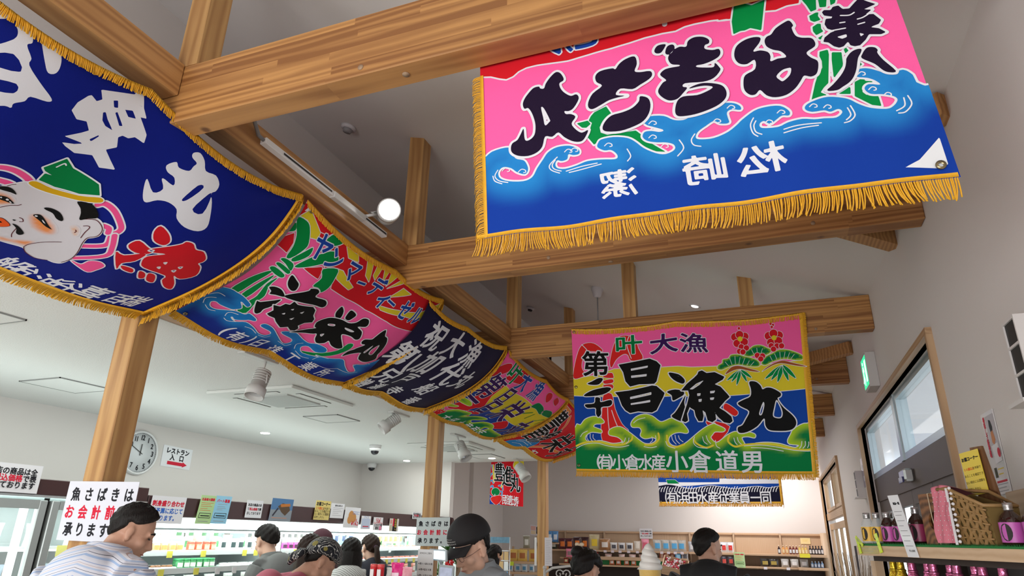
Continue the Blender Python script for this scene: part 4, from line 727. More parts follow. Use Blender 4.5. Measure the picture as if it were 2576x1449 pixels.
["B","F","green",4,[[5257,8529,6060,7632,6552,6354,6503,5469,6752,5315,6908,5903,6719,6960,6104,7973]],0,0,1,"W"],
["B","F","sea2",5,[[-187,8002,-27,7032,-173,6479,-15,6247,280,6061,532,6053,785,6038,1131,6140,1344,6264,1329,6480,1050,6398,979,6449,1248,6741,1171,7009,1079,7180,687,7381,472,7369,366,7588,522,7899,757,7863,1011,7464,1261,7132,1599,6993,1658,6773,2067,6866,2142,7043,1940,7152,1840,7321,1581,7653,1416,7575,1391,7694,1677,7787,1968,7420,2443,7530,2889,7830,3240,7832,3309,7477,3088,7258,2595,7187,2493,7012,2626,6839,3064,6947,3765,7566,4517,8257,4728,7931,4541,7516,3784,7181,3533,6929,4042,6709,4833,7130,5301,7188,5582,6834,6064,6694,6274,7016,5993,7480,5502,7426,5342,7841,5741,8242,6445,7651,6213,7667,6852,7251,7388,6849,8025,7408,8855,8036,9119,7713,8351,7027,8900,6726,9617,5975,11788,9872,5675,12323,267,10639]],"blueb",0.1,1,"W"],
["B","S","W",0,[[257,7954,115,7584,181,7311,314,7137]],0.004],
["B","S","W",0,[[391,8008,631,8140,822,7958]],0.004],
["B","S","W",0,[[1210,7823,1143,7574,1211,7366,1446,7236]],0.004],
["B","S","W",0,[[1277,7998,1460,8025,1702,7745]],0.004],
["B","S","W",0,[[5271,8281,5044,7818,5156,7440]],0.004],
["B","S","W",0,[[5438,8403,5909,8541,6228,8293]],0.004],
["B","S","W",0,[[13,7129,147,6743,418,6696]],0.004],
["B","S","W",0,[[2998,7984,3366,8009,3457,7722]],0.004],
["B","S","W",0,[[4163,8114,4765,8418,4883,8046]],0.004],
["B","S","W",0,[[2151,7752,2442,7686,2824,7901]],0.004],
["B","S","W",0,[[6402,8181,6416,7614,6793,7328]],0.004],
["B","S","W",0,[[6677,8363,7483,8272,7951,7918]],0.004],
["B","S","W",0,[[7951,7918,8958,8152,9314,7771]],0.004],
["B","S","W",0,[[8443,7126,8512,6611,9119,6509]],0.004],
["B","F","black",7,[[1245,3284,1538,3353,1748,3469,1853,3844,1735,4003,1497,3913,1319,3657],[1074,4667,1187,4442,1446,4325,1734,4466,1784,4608,1521,4801,1335,4972,1270,4775],[1798,4550,1918,4085,2279,3443,2268,3266,2526,3111,2726,3251,2776,3605,3331,3581,3608,3850,3579,4142,3071,4146,2365,4348],[1316,5800,1440,5741,1713,5125,1850,4845,1886,5574,1818,6012,1881,6318,1820,6539,1638,6409]],0,0,1,"W"],
["B","F","black",7,[[1869,5401,2101,5243,2121,4887,2288,4792,2267,4455,2516,4541,3188,4295,3463,4481,3696,4930,3946,5157,4066,5462,3782,5668,3695,6029,3911,6262,3915,6546,3698,6587,3388,6345,3164,6605,2691,6305,2495,6128,2248,6192,2093,6142,2107,5707],[2467,5633,2524,5399,2600,5573],[2513,5063,2597,4876,2648,5033],[2978,5010,3091,4788,3132,5026],[2952,5712,3065,5453,3094,5722]],0,0,0,"W"],
["B","F","black",7,[[4417,4011,4385,3589,4703,3839,4896,4274,4767,4463,4557,4303],[5083,4148,4950,3740,4981,3515,5360,3598,5377,3879,5310,4147]],0,0,1,"W"],
["B","F","black",7,[[4434,5713,4240,5320,4334,4865,4553,4548,5016,4326,5412,4260,5680,3953,5771,3526,6037,3368,6223,3571,6219,3835,5926,4134,6324,4212,6576,4652,6475,4892,6139,4877,5753,5053,5794,5265,6258,5682,6493,5936,6345,6202,5981,6226,5668,6049,5676,6395,5486,6772,5186,6554,4942,6147,4728,6389,3860,6762,4159,6342,4577,5802],[4745,5059,4988,4837,5064,4964,4845,5172],[5079,6057,5159,5816,5238,6138],[5501,4611,6011,4484,5927,4649,5596,4714]],0,0,1,"W"],
["B","F","black",7,[[6838,4754,6836,4488,7084,4213,7095,3953,7098,3495,7212,3145,7476,3524,7724,3601,8055,4047,8419,4889,8560,5306,8919,5859,8624,6365,8018,6265,7670,5807,7534,5575,7237,6048,7069,6562,6949,6000,7040,5577,7046,5410,7157,4825,6967,4890],[7579,5356,7509,4479,7731,5427],[7954,5394,7733,4894,7768,4297,8045,4860,8227,5410]],0,0,1,"W"],
["B","G","blue",5,[1478,1240],"ヤ",0.13,0.1495,8,0.1,0,0],
["B","G","blue",5,[2228,1258],"ン",0.12,0.13799999999999998,8,0.1,0,0],
["B","G","blue",5,[3314,1229],"マ",0.12,0.13799999999999998,8,0.1,0,0],
["B","G","blue",5,[4204,1695],"ー",0.09,0.1035,8,0.1,0,0],
["B","G","blue",5,[5146,1513],"デ",0.12,0.13799999999999998,8,0.1,0,0],
["B","G","blue",5,[5918,1821],"ィ",0.12,0.13799999999999998,8,0.1,0,0],
["B","G","blue",5,[6398,1714],"ー",0.09,0.1035,8,0.1,0,0],
["B","G","blue",5,[7398,1528],"ゼ",0.115,0.13225,8,0.1,0,0],
["B","G","blue",5,[8358,1536],"ル",0.115,0.13225,8,0.1,0,0],
["B","G","W",0,[1903,8786],"(",0.12,0.132,6,0.1,0,0],
["B","G","W",0,[2486,8791],"有",0.11,0.12100000000000001,6,0.1,0,0],
["B","G","W",0,[3084,8801],")",0.12,0.132,6,0.1,0,0],
["B","G","W",0,[3665,8872],"日",0.11,0.12100000000000001,6,0.1,0,0],
["B","G","W",0,[4723,9219],"進",0.105,0.1155,6,0.1,0,0],
["B","G","W",0,[5709,9145],"工",0.11,0.12100000000000001,6,0.1,0,0],
["B","G","W",0,[6725,8908],"業",0.105,0.1155,6,0.1,0,0],
["B","G","W",0,[7729,8800],"所",0.105,0.1155,6,0.1,0,0],
["B","F","cloth",0,[[76,580,294,-143,445,-343,880,-218]],0,0,0,"W"],
["A","F","W",0,[[2275,325,2320,234,2508,209,2618,461,2566,592,2733,832,2763,1020,3074,1314,3387,1592,3355,1720,3078,1789,3052,1979,2934,2178,2955,2329,2848,2352,2625,2557,2480,2184,2830,1912,2770,1634,2347,1838,2250,1587,2717,1293,2475,981,2158,1345,2117,1237,2359,665,2352,433],[2679,182,2847,136,3079,321,3177,595,3188,854,3082,957,2946,753],[1843,170,2000,83,2112,132,2147,288,1960,508]],0,0,1,"W"],
["A","F","W",0,[[3796,1675,3796,1380,3892,1060,3932,1010,4078,1128,4146,1003,4017,724,4401,541,4636,435,4618,285,4810,355,4944,669,5111,886,4992,965,5307,1309,5370,1583,5139,1580,5042,1725,4915,1740,4862,1855,4981,2163,4836,2411,5053,2641,5280,2855,5002,3080,4713,2800,4412,2995,4179,2887,4071,2793,4278,2693,4406,2556,4018,2563,4221,2241,4311,2069,4160,1825,3978,1882],[4340,889,4415,830,4502,1047,4428,1083],[4308,1364,4346,1318,4462,1497,4683,1748,4510,1719,4392,1595],[4507,1211,4539,1170,4792,1475,4736,1525],[4640,1000,4780,915,4928,1079,4778,1151],[4433,2349,4528,2070,4546,2111,4493,2374]],0,0,0,"W"],
["A","F","W",0,[[6041,1690,6167,1364,6285,1463,6513,1313,6532,1080,6547,899,6386,851,6346,695,6474,527,6668,643,6833,910,7108,817,7320,1024,7356,1305,7298,1468,7466,1752,7693,2249,7862,2730,7765,3053,7412,3177,7086,3034,6915,2738,6660,2706,6434,2889,6290,3200,6159,3135,5992,2779,5924,2482,6229,2752,6340,2430,6146,2133,6457,2100,6355,1849,6157,1849],[6900,1520,7045,1461,6934,2223,6834,2292],[7247,1574,7337,1540,7482,2321,7199,2383]],0,0,1,"W"],
["A","F","red",6,[[6974,3654,7280,3771,7486,4063,7452,4350,7184,4349,6979,4001],[6853,5001,6937,4652,7304,4780,7445,4738,7428,5048,7214,5241,6964,5195],[7322,4811,7623,4235,7771,3900,7799,3710,7994,3678,8202,3906,8449,3895,8737,4245,8782,4498,8735,4662,8955,4899,9196,5524,8997,6050,8709,5914,9088,6501,9282,6998,9035,6962,8673,6479,8538,6073,7800,5922,7563,5624,7487,5207,7764,4705,7396,4938],[7972,5233,8042,5116,8096,5326],[8009,5644,8078,5528,8152,5737],[8427,5231,8525,5096,8565,5341],[8428,5590,8523,5451,8579,5699],[6840,5641,7053,5630,7382,5082,7408,5693,7251,6096,7357,6539],[7324,6226,7634,6207,7756,6482,7473,6437],[7842,6228,8039,6282,8206,6631,8094,6730],[8105,6221,8334,6262,8590,6819,8349,6763]],0,0,1,"W"],
["A","S","pink2",6,[[3526,4483,3676,4386,3867,4380,4096,4488,4234,4605]],0.02],
["A","S","pink2",6,[[3727,4969,3910,4940,4019,4963]],0.02],
["A","S","pink2",6,[[5595,4292,5691,4096,5971,4145,6328,4482,6409,4707,6385,5046,6512,5441,6477,5722,6227,6213]],0.02],
["A","S","pink2",6,[[6075,4872,6201,4847,6279,5027]],0.02],
["A","S","pink2",6,[[6430,4977,6674,5537,6785,6063,6448,6989]],0.02],
["A","F","pink2",5,[[6467,7207,6702,7162,6711,6770,6814,6559,6938,6520,7078,6667,7075,7095,7033,7430,6760,7367]],0,0,1,"W"],
["A","F","skin",5,[[3815,5722,3916,5186,4075,4863,4224,4661,4573,4725,5082,4581,5253,4549,5431,4767,5622,5188,5683,4993,5801,4795,5969,4809,6109,4997,6195,5299,6161,5534,6101,5720,6154,6035,6304,6578,6406,7133,6410,7595,6308,7756,6143,7783,5909,7926,5649,7812,5497,7611,5187,7666,5005,7684,4650,7712]],0,0,1,"W"],
["A","F","skin",0,[[4803,5998,4923,5696,5156,5692,5488,5943,5638,6321,5449,6612,5095,6496]],"orange",0.03,1,"W"],
["A","F","skin",0,[[4806,7566,4877,7389,5127,7316,5511,6993,5492,7535,5176,7641,4891,7767]],"orange",0.022,1,"W"],
["A","F","skin",0,[[3848,5412,3978,5330,4182,5338,4396,5547,4370,5838,4119,6049]],"orange",0.022,1,"W"],
["A","F","skin",0,[[5610,5682,5666,5457,5824,5504,5951,5825,5862,5996]],"orange2",0.02,1,"W"],
["A","S","dbrown",0,[[5634,5149,5719,4975,5862,4823,6048,4917,6155,5108,6188,5414,6102,5681,6154,6035,6327,6622,6419,7158,6392,7560]],0.003],
["A","S","dbrown",0,[[5474,7562,5479,7311,5603,6971,5744,6703,5862,6508]],0.003],
["A","S","dbrown",0,[[5474,7562,5637,7831,5928,7967,6148,7793]],0.003],
["A","S","dbrown",0,[[5796,5326,5853,5223,5912,5247,5949,5546,6012,5855]],0.003],
["A","S","dbrown",0,[[4255,6127,4373,5846,4492,5718,4524,5633]],0.003],
["A","S","dbrown",0,[[4758,6219,4828,6230,4888,6339,4839,6395]],0.003],
["A","S","dbrown",0,[[5774,5662,5811,5698,5819,5788]],0.003],
["A","S","dbrown",0,[[3994,5060,4031,4952,4083,4881]],0.003],
["A","S","dbrown",0,[[5072,7278,4996,7087,4938,6752]],0.003],
["A","F","mouth",2,[[4395,6690,4493,6512,4619,6553,4790,6733,4679,6934,4525,6991]],0,0,1,"dbrown"],
["A","F","black",0,[[4758,6580,4899,6605,5055,6740,5158,6879,5128,7022,5030,6974,4938,6752],[4904,5418,5010,5318,5214,5325,5381,5487,5409,5625,5287,5629,5136,5490,4971,5476],[3843,5207,4002,5078,4140,5125,4269,5282,4151,5266,3954,5276],[4887,5877,4974,5760,5110,5840,5353,6087,5470,6156,5306,6155,5103,6026,4970,5952],[4041,5554,4190,5511,4372,5649,4401,5711,4243,5707,4097,5684],[4676,6398,4754,6371,4748,6438],[4524,6663,4578,6663,4617,6712,4573,6733]],0,0,1,"W"],
["A","F","W",0,[[4917,5882,4954,5840,4998,5891,4953,5916],[5082,5904,5172,5967,5260,6062,5178,6019],[4199,5607,4221,5560,4271,5616,4244,5652],[4085,5579,4111,5562,4135,5618,4107,5630],[4274,5623,4362,5685,4324,5696]],0,0,1,"W"],
["A","F","greenh",6,[[4183,3907,4382,3278,4626,3524,5262,3603,5457,3932,5141,4292,4675,4471,4321,4433,4303,4099,4460,4091,4266,4016]],0,0,0,"W"],
["A","S","W",0,[[4364,3720,4421,3485,4475,3522]],0.005],
["A","F","gold",4,[[4224,4661,4313,4511,4681,4562,5172,4352,5507,3984,5598,4132,5257,4517,4775,4758,4416,4777]],0,0,1,"W"],
["A","F","black",0,[[5249,4582,5466,4382,5662,4457,5826,4696,5707,4953,5622,5188,5512,4920,5409,4746]],0,0,1,"W"],
["A","G","W",0,[5807,9075],"船",0.13,0.1365,6,0.25,0,0],
["A","G","W",0,[6166,9003],"台",0.1,0.10500000000000001,6,0.25,0,0],
["A","G","W",0,[6770,9203],"油",0.12,0.126,6,0.25,0,0],
["A","G","W",0,[7199,8929],"谷",0.11,0.1155,6,0.25,0,0],
["A","G","W",0,[7843,8826],"喜",0.14,0.14700000000000002,6,0.25,0,0],
["A","G","W",0,[8607,8757],"百",0.1,0.10500000000000001,6,0.25,0,0],
["A","G","W",0,[9046,8636],"瑞",0.11,0.1155,6,0.25,0,0],
["C","G","W",0,[1859,1760],"祝",0.23,0.24150000000000002,11,0.12,0,0],
["C","G","W",0,[4087,1770],"大",0.23,0.24150000000000002,13,0.12,0,0],
["C","G","W",0,[6075,1548],"漁",0.23,0.24150000000000002,9,0.12,0,0],
["C","G","W",0,[877,4284],"第",0.24,0.252,11,0.12,0,0],
["C","G","W",0,[1676,4548],"八",0.25,0.2625,13,0.12,0,0],
["C","G","W",0,[3448,4071],"加",0.27,0.28350000000000003,13,0.12,0,0],
["C","G","W",0,[5827,4069],"代",0.27,0.28350000000000003,12,0.12,0,0],
["C","G","W",0,[7776,3989],"丸",0.24,0.252,12,0.12,0,0],
["C","G","W",0,[1969,6647],"兄",0.2,0.21000000000000002,10,0.12,0,0],
["C","G","W",0,[3698,6408],"戸",0.18,0.189,9,0.12,0,0],
["C","G","W",0,[6115,6471],"船",0.19,0.1995,8,0.12,0,0],
["C","G","W",0,[6842,8511],"番",0.15,0.1575,6,0.12,0,0],
["C","G","W",0,[1412,8565],"贈",0.16,0.168,6,0.12,0,0],
["C","G","W",0,[2762,8358],"瀬",0.14,0.14700000000000002,5,0.12,0,0],
["C","G","W",0,[4756,8566],"寺",0.15,0.1575,8,0.12,0,0],
["D","F","yellow",4,[[103,6319,-329,3725,-303,2609,1264,2864,1813,2539,4101,2719,6311,2846,8703,2822,10473,2434,14498,6744,10557,10391]],0,0,0,"W"],
["D","F","blued",4,[[-414,6717,-534,5283,-213,4879,705,4778,4117,5973,6631,5909,10015,5895,14070,6522,11910,11404,4608,9980]],0,0,0,"W"],
["D","F","red",4,[[-303,2609,-193,1877,773,751,1037,1199,728,1940,41,2740],[1171,2047,1589,1173,2684,-199,2958,1349,2177,1782],[842,5231,1052,3822,1642,2593,1740,4199,2513,6004,1711,7090,726,8018],[1958,6942,2277,5827,3451,6876],[5829,8603,6073,7679,6482,5902,7477,6807,6798,7805],[1670,8008,2332,7231,3030,7598,2335,8104]],0,0,1,"W"],
["D","F","lime",5,[[98,10874,-452,8384,-495,7147,10,6409,716,5976,1291,5920,1541,6281,899,6624,298,6814,340,7523,737,7339,1091,7114,1021,7484,562,8054,1001,8514,1431,7384,2445,6890,2794,7416,2623,7805,3711,7418,4506,7299,5316,7251,5064,7875,4652,8482,5071,8794,5480,7810,6412,7369,6922,7888,6372,8247,6631,8989,6922,7888,8936,8290,10753,9473,11314,10947,4940,11372,423,11237]],"greenh",0.05,1,"W"],
["D","F","pine",3,[[6261,3019,6285,2612,6585,2169,7378,2204,7932,2724,7842,3091,6925,2868],[7881,2905,7949,2286,9137,2332,9771,2878,9671,3246]],0,0,1,"W"],
["D","F","red",3,[[6620,1198,6716,713,7193,577,7376,1055,7133,1646],[7825,1036,8091,526,8698,872,8661,1475]],0,0,1,"W"],
["D","S","green",0,[[6401,4110,7057,3378]],0.012],
["D","S","green",0,[[7242,4477,7409,3416]],0.012],
["D","S","green",0,[[8393,4257,9738,3706]],0.012],
["D","S","green",0,[[9393,4681,9940,3932]],0.012],
["D","S","green",0,[[10133,4348,9883,3796]],0.012],
["D","G","greenh",6,[1654,982],"叶",0.24,0.252,9,0.1,0,0],
["D","G","blue",6,[3120,1128],"大",0.24,0.252,11,0.1,0,0],
["D","G","blue",6,[5253,1338],"漁",0.24,0.252,8,0.1,0,0],
["D","G","purple",6,[854,3564],"第",0.3,0.315,9,0.1,0,0],
["D","G","purple",6,[881,5600],"一",0.26,0.273,20,0.1,0,0],
["D","G","purple",6,[2685,3279],"日",0.22,0.231,14,0.1,0,0],
["D","G","purple",6,[2811,5281],"日",0.25,0.2625,16,0.1,0,0],
["D","G","purple",6,[5311,4948],"栄",0.38,0.399,14,0.1,0,0],
["D","G","purple",6,[8552,6079],"丸",0.36,0.378,14,0.1,0,0],
["D","G","red",4,[786,9238],"贈",0.17,0.17,6,0.1,0,0],
["D","G","W",0,[1959,9201],"太",0.13,0.14,5,0.2,0,0],
["D","G","W",0,[2896,9206],"田",0.13,0.14,5,0.2,0,0],
["D","G","W",0,[4370,9629],"水",0.13,0.14,5,0.2,0,0],
["D","G","W",0,[5266,9515],"産",0.13,0.14,5,0.2,0,0],
["D","G","W",0,[6084,9261],"有",0.13,0.14,5,0.2,0,0],
["D","G","W",0,[6862,9106],"志",0.13,0.14,5,0.2,0,0],
["E","S","orange",5,[[-975,1373,78,1962,752,3666]],0.05],
["E","S","orange",5,[[358,1028,1329,1086]],0.05],
["E","S","orange",5,[[1843,1526,2415,2665,2693,4077]],0.05],
["E","S","orange",5,[[1547,4862,2107,6088]],0.05],
["E","S","orange",5,[[4020,9547,5301,7401,6894,6820]],0.05],
["E","F","sky",4,[[643,9883,857,8096,1634,6181,3915,7344,4271,9134,4278,10444,1832,10050]],0,0,1,"W"],
["E","S","W",0,[[991,8200,1709,7695,3923,8972]],0.008],
["E","S","W",0,[[951,7855,1740,7297,3955,8521]],0.008],
["E","S","W",0,[[1105,8830,1869,8356,3932,9725]],0.008],
["E","G","black",8,[751,3148],"豊",0.4,0.4,10,0.1,0,0],
["E","G","black",8,[962,5718],"君",0.3,0.3,9,0.1,0,0],
["E","G","black",8,[2377,5312],"漁",0.42,0.42,9,0.1,0,0],
["E","G","black",8,[5430,5628],"栄",0.45,0.45,12,0.1,0,0],
["E","G","black",8,[7914,6627],"丸",0.42,0.42,13,0.1,0,0],
["E","G","W",0,[5338,9513],"祝",0.18,0.16,6,0.2,0,0],
["N","F","W",0,[[-1112,7025,5070,7132,5096,6675,10854,6786,10808,7403,8556,7349,6235,7364,3849,7403,2628,7531,-1132,7593]],0,0,0,"W"],
["N","F","greenh",4,[[678,6762,1433,6772,1782,7243,785,7235]],0,0,0,"W"],
["N","F","navy",8,[[-635,7880,136,7510,906,7369,1765,7617,2608,7940,3347,7764,4323,7563,5272,7770,6199,7982,7143,7809,8074,7696,8975,7900,10330,7835,10114,10793,-749,10850]],0,0,1,"W"],
["N","S","W",0,[[127,7735,18,7923,-46,8258]],0.012],
["N","S","W",0,[[356,7737,247,7923,182,8259]],0.012],
["N","S","W",0,[[590,7627,476,7925,411,8261]],0.012],
["N","S","W",0,[[819,7630,705,7928,640,8264]],0.012],
["N","S","W",0,[[1041,7745,933,7931,868,8266]],0.012],
["N","S","W",0,[[1266,7747,1158,7933,1094,8268]],0.012],
["N","S","W",0,[[1494,7635,1382,7934,1317,8269]],0.012],
["N","S","W",0,[[1715,7636,1603,7934,1539,8269]],0.012],
["N","S","W",0,[[1931,7748,1824,7934,1760,8269]],0.012],
["N","S","W",0,[[2151,7749,2044,7935,1980,8269]],0.012],
["N","S","W",0,[[2377,7639,2265,7936,2200,8270]],0.012],
["N","S","W",0,[[2598,7642,2485,7938,2420,8272]],0.012],
["N","S","W",0,[[2818,7645,2706,7941,2641,8274]],0.012],
["N","S","W",0,[[3032,7760,2925,7944,2860,8276]],0.012],
["N","S","W",0,[[3250,7763,3144,7947,3079,8278]],0.012],
["N","S","W",0,[[3473,7655,3362,7949,3296,8280]],0.012],
["N","S","W",0,[[3690,7658,3579,7951,3513,8282]],0.012],
["N","S","W",0,[[3901,7772,3795,7954,3729,8284]],0.012],
["N","S","W",0,[[4118,7777,4012,7958,3946,8287]],0.012],
["N","S","W",0,[[4341,7674,4229,7963,4163,8291]],0.012],
["N","S","W",0,[[4559,7681,4446,7970,4380,8296]],0.012],
["N","S","W",0,[[4775,7689,4663,7977,4596,8303]],0.012],
["N","S","W",0,[[4984,7806,4879,7984,4812,8309]],0.012],
["N","S","W",0,[[5199,7806,5093,7988,5027,8314]],0.012],
["N","S","W",0,[[5418,7696,5307,7988,5241,8314]],0.012],
["N","S","W",0,[[5630,7695,5519,7986,5453,8313]],0.012],
["N","S","W",0,[[5834,7802,5730,7985,5664,8311]],0.012],
["N","S","W",0,[[6045,7801,5941,7983,5875,8310]],0.012],
["N","S","W",0,[[6263,7692,6152,7982,6086,8309]],0.012],
["N","S","W",0,[[6473,7693,6362,7983,6296,8309]],0.012],
["N","S","W",0,[[6677,7804,6573,7984,6506,8310]],0.012],
["N","S","W",0,[[6887,7806,6783,7986,6716,8311]],0.012],
["N","S","W",0,[[7097,7809,6992,7989,6926,8313]],0.012],
["N","S","W",0,[[7312,7703,7201,7991,7135,8315]],0.012],
["N","S","W",0,[[7520,7705,7410,7993,7343,8317]],0.012],
["N","S","W",0,[[7721,7816,7617,7995,7550,8319]],0.012],
["N","S","W",0,[[7928,7819,7824,7998,7758,8321]],0.012],
["N","S","W",0,[[8142,7715,8031,8001,7964,8323]],0.012],
["N","S","W",0,[[8348,7721,8237,8005,8170,8327]],0.012],
["N","S","W",0,[[8546,7834,8443,8010,8376,8331]],0.012],
["N","S","W",0,[[8751,7840,8648,8016,8581,8336]],0.012],
["N","S","W",0,[[8956,7846,8853,8022,8786,8341]],0.012],
["N","S","W",0,[[9167,7745,9057,8027,8990,8346]],0.012],
["N","S","W",0,[[9370,7749,9260,8032,9193,8350]],0.012],
["N","S","W",0,[[9566,7860,9463,8035,9396,8353]],0.012],
["N","G","W",0,[608,9007],"(",0.14,0.2,9,0,0,0],
["N","G","W",0,[1061,9011],"有",0.15,0.2,9,0,0,0],
["N","G","W",0,[1481,9011],")",0.14,0.2,9,0,0,0],
["N","G","W",0,[2006,9010],"浜",0.17,0.2,9,0,0,0],
["N","G","W",0,[2824,9013],"田",0.16,0.2,9,0,0,0],
["N","G","W",0,[3583,9015],"水",0.17,0.2,9,0,0,0],
["N","G","W",0,[4460,9025],"産",0.17,0.2,9,0,0,0],
["N","G","W",0,[5317,9035],"従",0.17,0.2,9,0,0,0],
["N","G","W",0,[6136,9030],"業",0.17,0.2,9,0,0,0],
["N","G","W",0,[6951,9033],"員",0.17,0.2,9,0,0,0],
["N","G","W",0,[7792,9037],"一",0.15,0.2,9,0,0,0],
["N","G","W",0,[8579,9048],"同",0.17,0.2,9,0,0,0],
["R","F","yellow",5,[[10565,4073,10011,4691,8809,4973,7430,4717,6884,4096,7411,3463,8756,3204,9992,3453]],0,0,1,"W"],
["R","S","sky",4,[[-23,5831,440,5413,1135,5719]],0.016],
["R","S","sky",4,[[-189,6667,535,6455,1003,6860]],0.016],
["R","S","sky",4,[[129,7494,823,7277,1060,7885]],0.016],
["R","S","sky",4,[[2626,7223,3589,7191,3829,7791]],0.016],
["R","S","sky",4,[[2848,8027,3618,8099,3427,8607]],0.016],
["R","S","sky",4,[[314,4149,892,5203]],0.016],
["R","S","yellow",4,[[806,4154,1189,6649]],0.02],
["R","S","yellow",4,[[1636,4145,1554,6225]],0.02],
["R","S","yellow",4,[[3784,6578,3393,7399]],0.02],
["R","F","blued",4,[[-491,8539,715,8918,1924,9475,3490,10402,-567,10588]],0,0,1,"W"],
["R","F","greenh",5,[[2925,8124,2604,8562,1762,8774,942,8624,535,8208,895,7768,1700,7555,2569,7713]],0,0,1,"W"],
["R","F","red2",5,[[273,9134,3049,8623,3446,9208,1958,10077]],0,0,1,"W"],
["R","G","black",6,[2736,5170],"豊",0.17,0.28900000000000003,6,0,0,0],
["R","G","black",6,[5278,5745],"進",0.18,0.306,7,0,0,0],
["R","G","black",6,[7595,6695],"丸",0.16,0.272,8,0,0,0],
["R","G","W",0,[4388,9182],"民",0.075,0.15,4,0,0,0],
["R","G","W",0,[5301,9186],"宿",0.075,0.15,4,0,0,0],
["R","G","W",0,[6213,9210],"恵",0.075,0.15,4,0,0,0],
["R","G","W",0,[7175,9271],"比",0.075,0.15,4,0,0,0],
["R","G","W",0,[8174,9339],"寿",0.075,0.15,4,0,0,0]]''')
FR = _nt('gold_fringe')
def _fringe():
    m, nt, p = FR; N = nt.nodes.new; L = nt.links.new
    tc = N('ShaderNodeTexCoord'); n = N('ShaderNodeTexNoise'); n.inputs['Scale'].default_value = 90; L(tc.outputs['Object'], n.inputs['Vector'])
    mx = N('ShaderNodeMix'); mx.data_type = 'RGBA'; mx.inputs[6].default_value = (.78, .36, .012, 1); mx.inputs[7].default_value = (.92, .52, .035, 1); L(n.outputs['Fac'], mx.inputs[0]); L(mx.outputs[2], p.inputs['Base Color']); p.inputs['Roughness'].default_value = .45
    return m
FRM = _fringe()
GR = mat('brass_grommet', (.30, .25, .14), .3, .9)
def grid_mesh(name, P, u0, u1, v0, v1, nu, nv, m, off, n_off=0, cv=None, thick=0):
    U, V = np.meshgrid(np.linspace(u0, u1, nu), np.linspace(v0, v1, nv)); p = P(U.ravel(), V.ravel())
    if cv is not None and n_off: p = p+cv.nrm(U.ravel(), V.ravel())*n_off
    F = [(j*nu+i, j*nu+i+1, (j+1)*nu+i+1, (j+1)*nu+i) for j in range(nv-1) for i in range(nu-1)]
    me = bpy.data.meshes.new(name); me.from_pydata((p-off).tolist(), [], F); me.polygons.foreach_set('use_smooth', [True]*len(F)); me.materials.append(m); me.update()
    return me
def fringe(parent, name, cv, edge, t0, t1, inner, band, length, step, rad, down=.35, segn=3, flip=1):
    """gold tape with strands along an edge. edge(t)->(u,v); inner: (du,dv) pointing inwards per metre"""
    rng = np.random.RandomState(int(step*1e5)+len(name)+int(abs(cv.P(np.array([.3]), np.array([.3]))[0][1])*100)); off = np.array(wloc(parent)); mb = MB()
    ts = np.linspace(t0, t1, 90); e = np.array([edge(t) for t in ts]); i_ = np.array(inner)/np.array([cv.W, cv.H])
    A = cv.P(e[:, 0], e[:, 1]); Bp = cv.P(e[:, 0]+i_[0]*band, e[:, 1]+i_[1]*band); n = cv.nrm(e[:, 0], e[:, 1])
    V = np.concatenate([A+n*.0035, Bp+n*.0035, A-n*.001]); k = len(ts)
    mb.add(V, [(j, j+1, k+j+1, k+j) for j in range(k-1)]+[(j, j+1, 2*k+j+1, 2*k+j) for j in range(k-1)], FRM, True)
    seglen = np.linalg.norm(np.diff(A, axis=0), axis=1).sum(); ns = int(seglen/step); g = np.array([0, 0, -1.0])
    tt = t0+(t1-t0)*(np.arange(ns)+rng.rand(ns)*.6)/ns; ee = np.array([edge(t) for t in tt]); Pa = cv.P(ee[:, 0], ee[:, 1]); Pb = cv.P(ee[:, 0]+i_[0]*.01, ee[:, 1]+i_[1]*.01)
    out = Pa-Pb; out /= np.linalg.norm(out, axis=1, keepdims=True); nn = cv.nrm(ee[:, 0], ee[:, 1]); tan = np.cross(out, nn)
    ph = rng.rand(ns)*.5+np.sin(np.arange(ns)*.11)*.8+np.sin(np.arange(ns)*.037+2)*.8
    sweep = .22*np.sin(ph*1.3)[:, None]*tan+rng.randn(ns, 1)*.06*tan+nn*(rng.rand(ns, 1)*.10)
    Ls = length*(.9+.16*rng.rand(ns)); rings = []
    for q in range(segn+1):
        f = q/segn; d = out*(1-down*f)+g*down*f*1.0+sweep*f
        c = Pa+nn*.001+d*(Ls*f)[:, None]; r_ = rad*(1-.15*f)
        rings.append([c+r_*(tan*math.cos(a)+nn*math.sin(a)) for a in (0, 2.094, 4.189)])
    R_ = np.array(rings).transpose(2, 0, 1, 3).reshape(-1, 3)   # ns, seg+1, 3 verts
    base = (segn+1)*3; Fq = [(q*3+a, q*3+(a+1) % 3, (q+1)*3+(a+1) % 3, (q+1)*3+a) for q in range(segn) for a in range(3)]+[(segn*3, segn*3+1, segn*3+2)]
    o0 = len(mb.v); mb.v += R_.tolist()
    for s_ in range(ns):
        for f in Fq: mb.f.append([o0+s_*base+i for i in f]); mb.m.append(0); mb.sm.append(True)
    o = mb.build(name, FRM, parent); o['kind'] = 'stuff'; return o
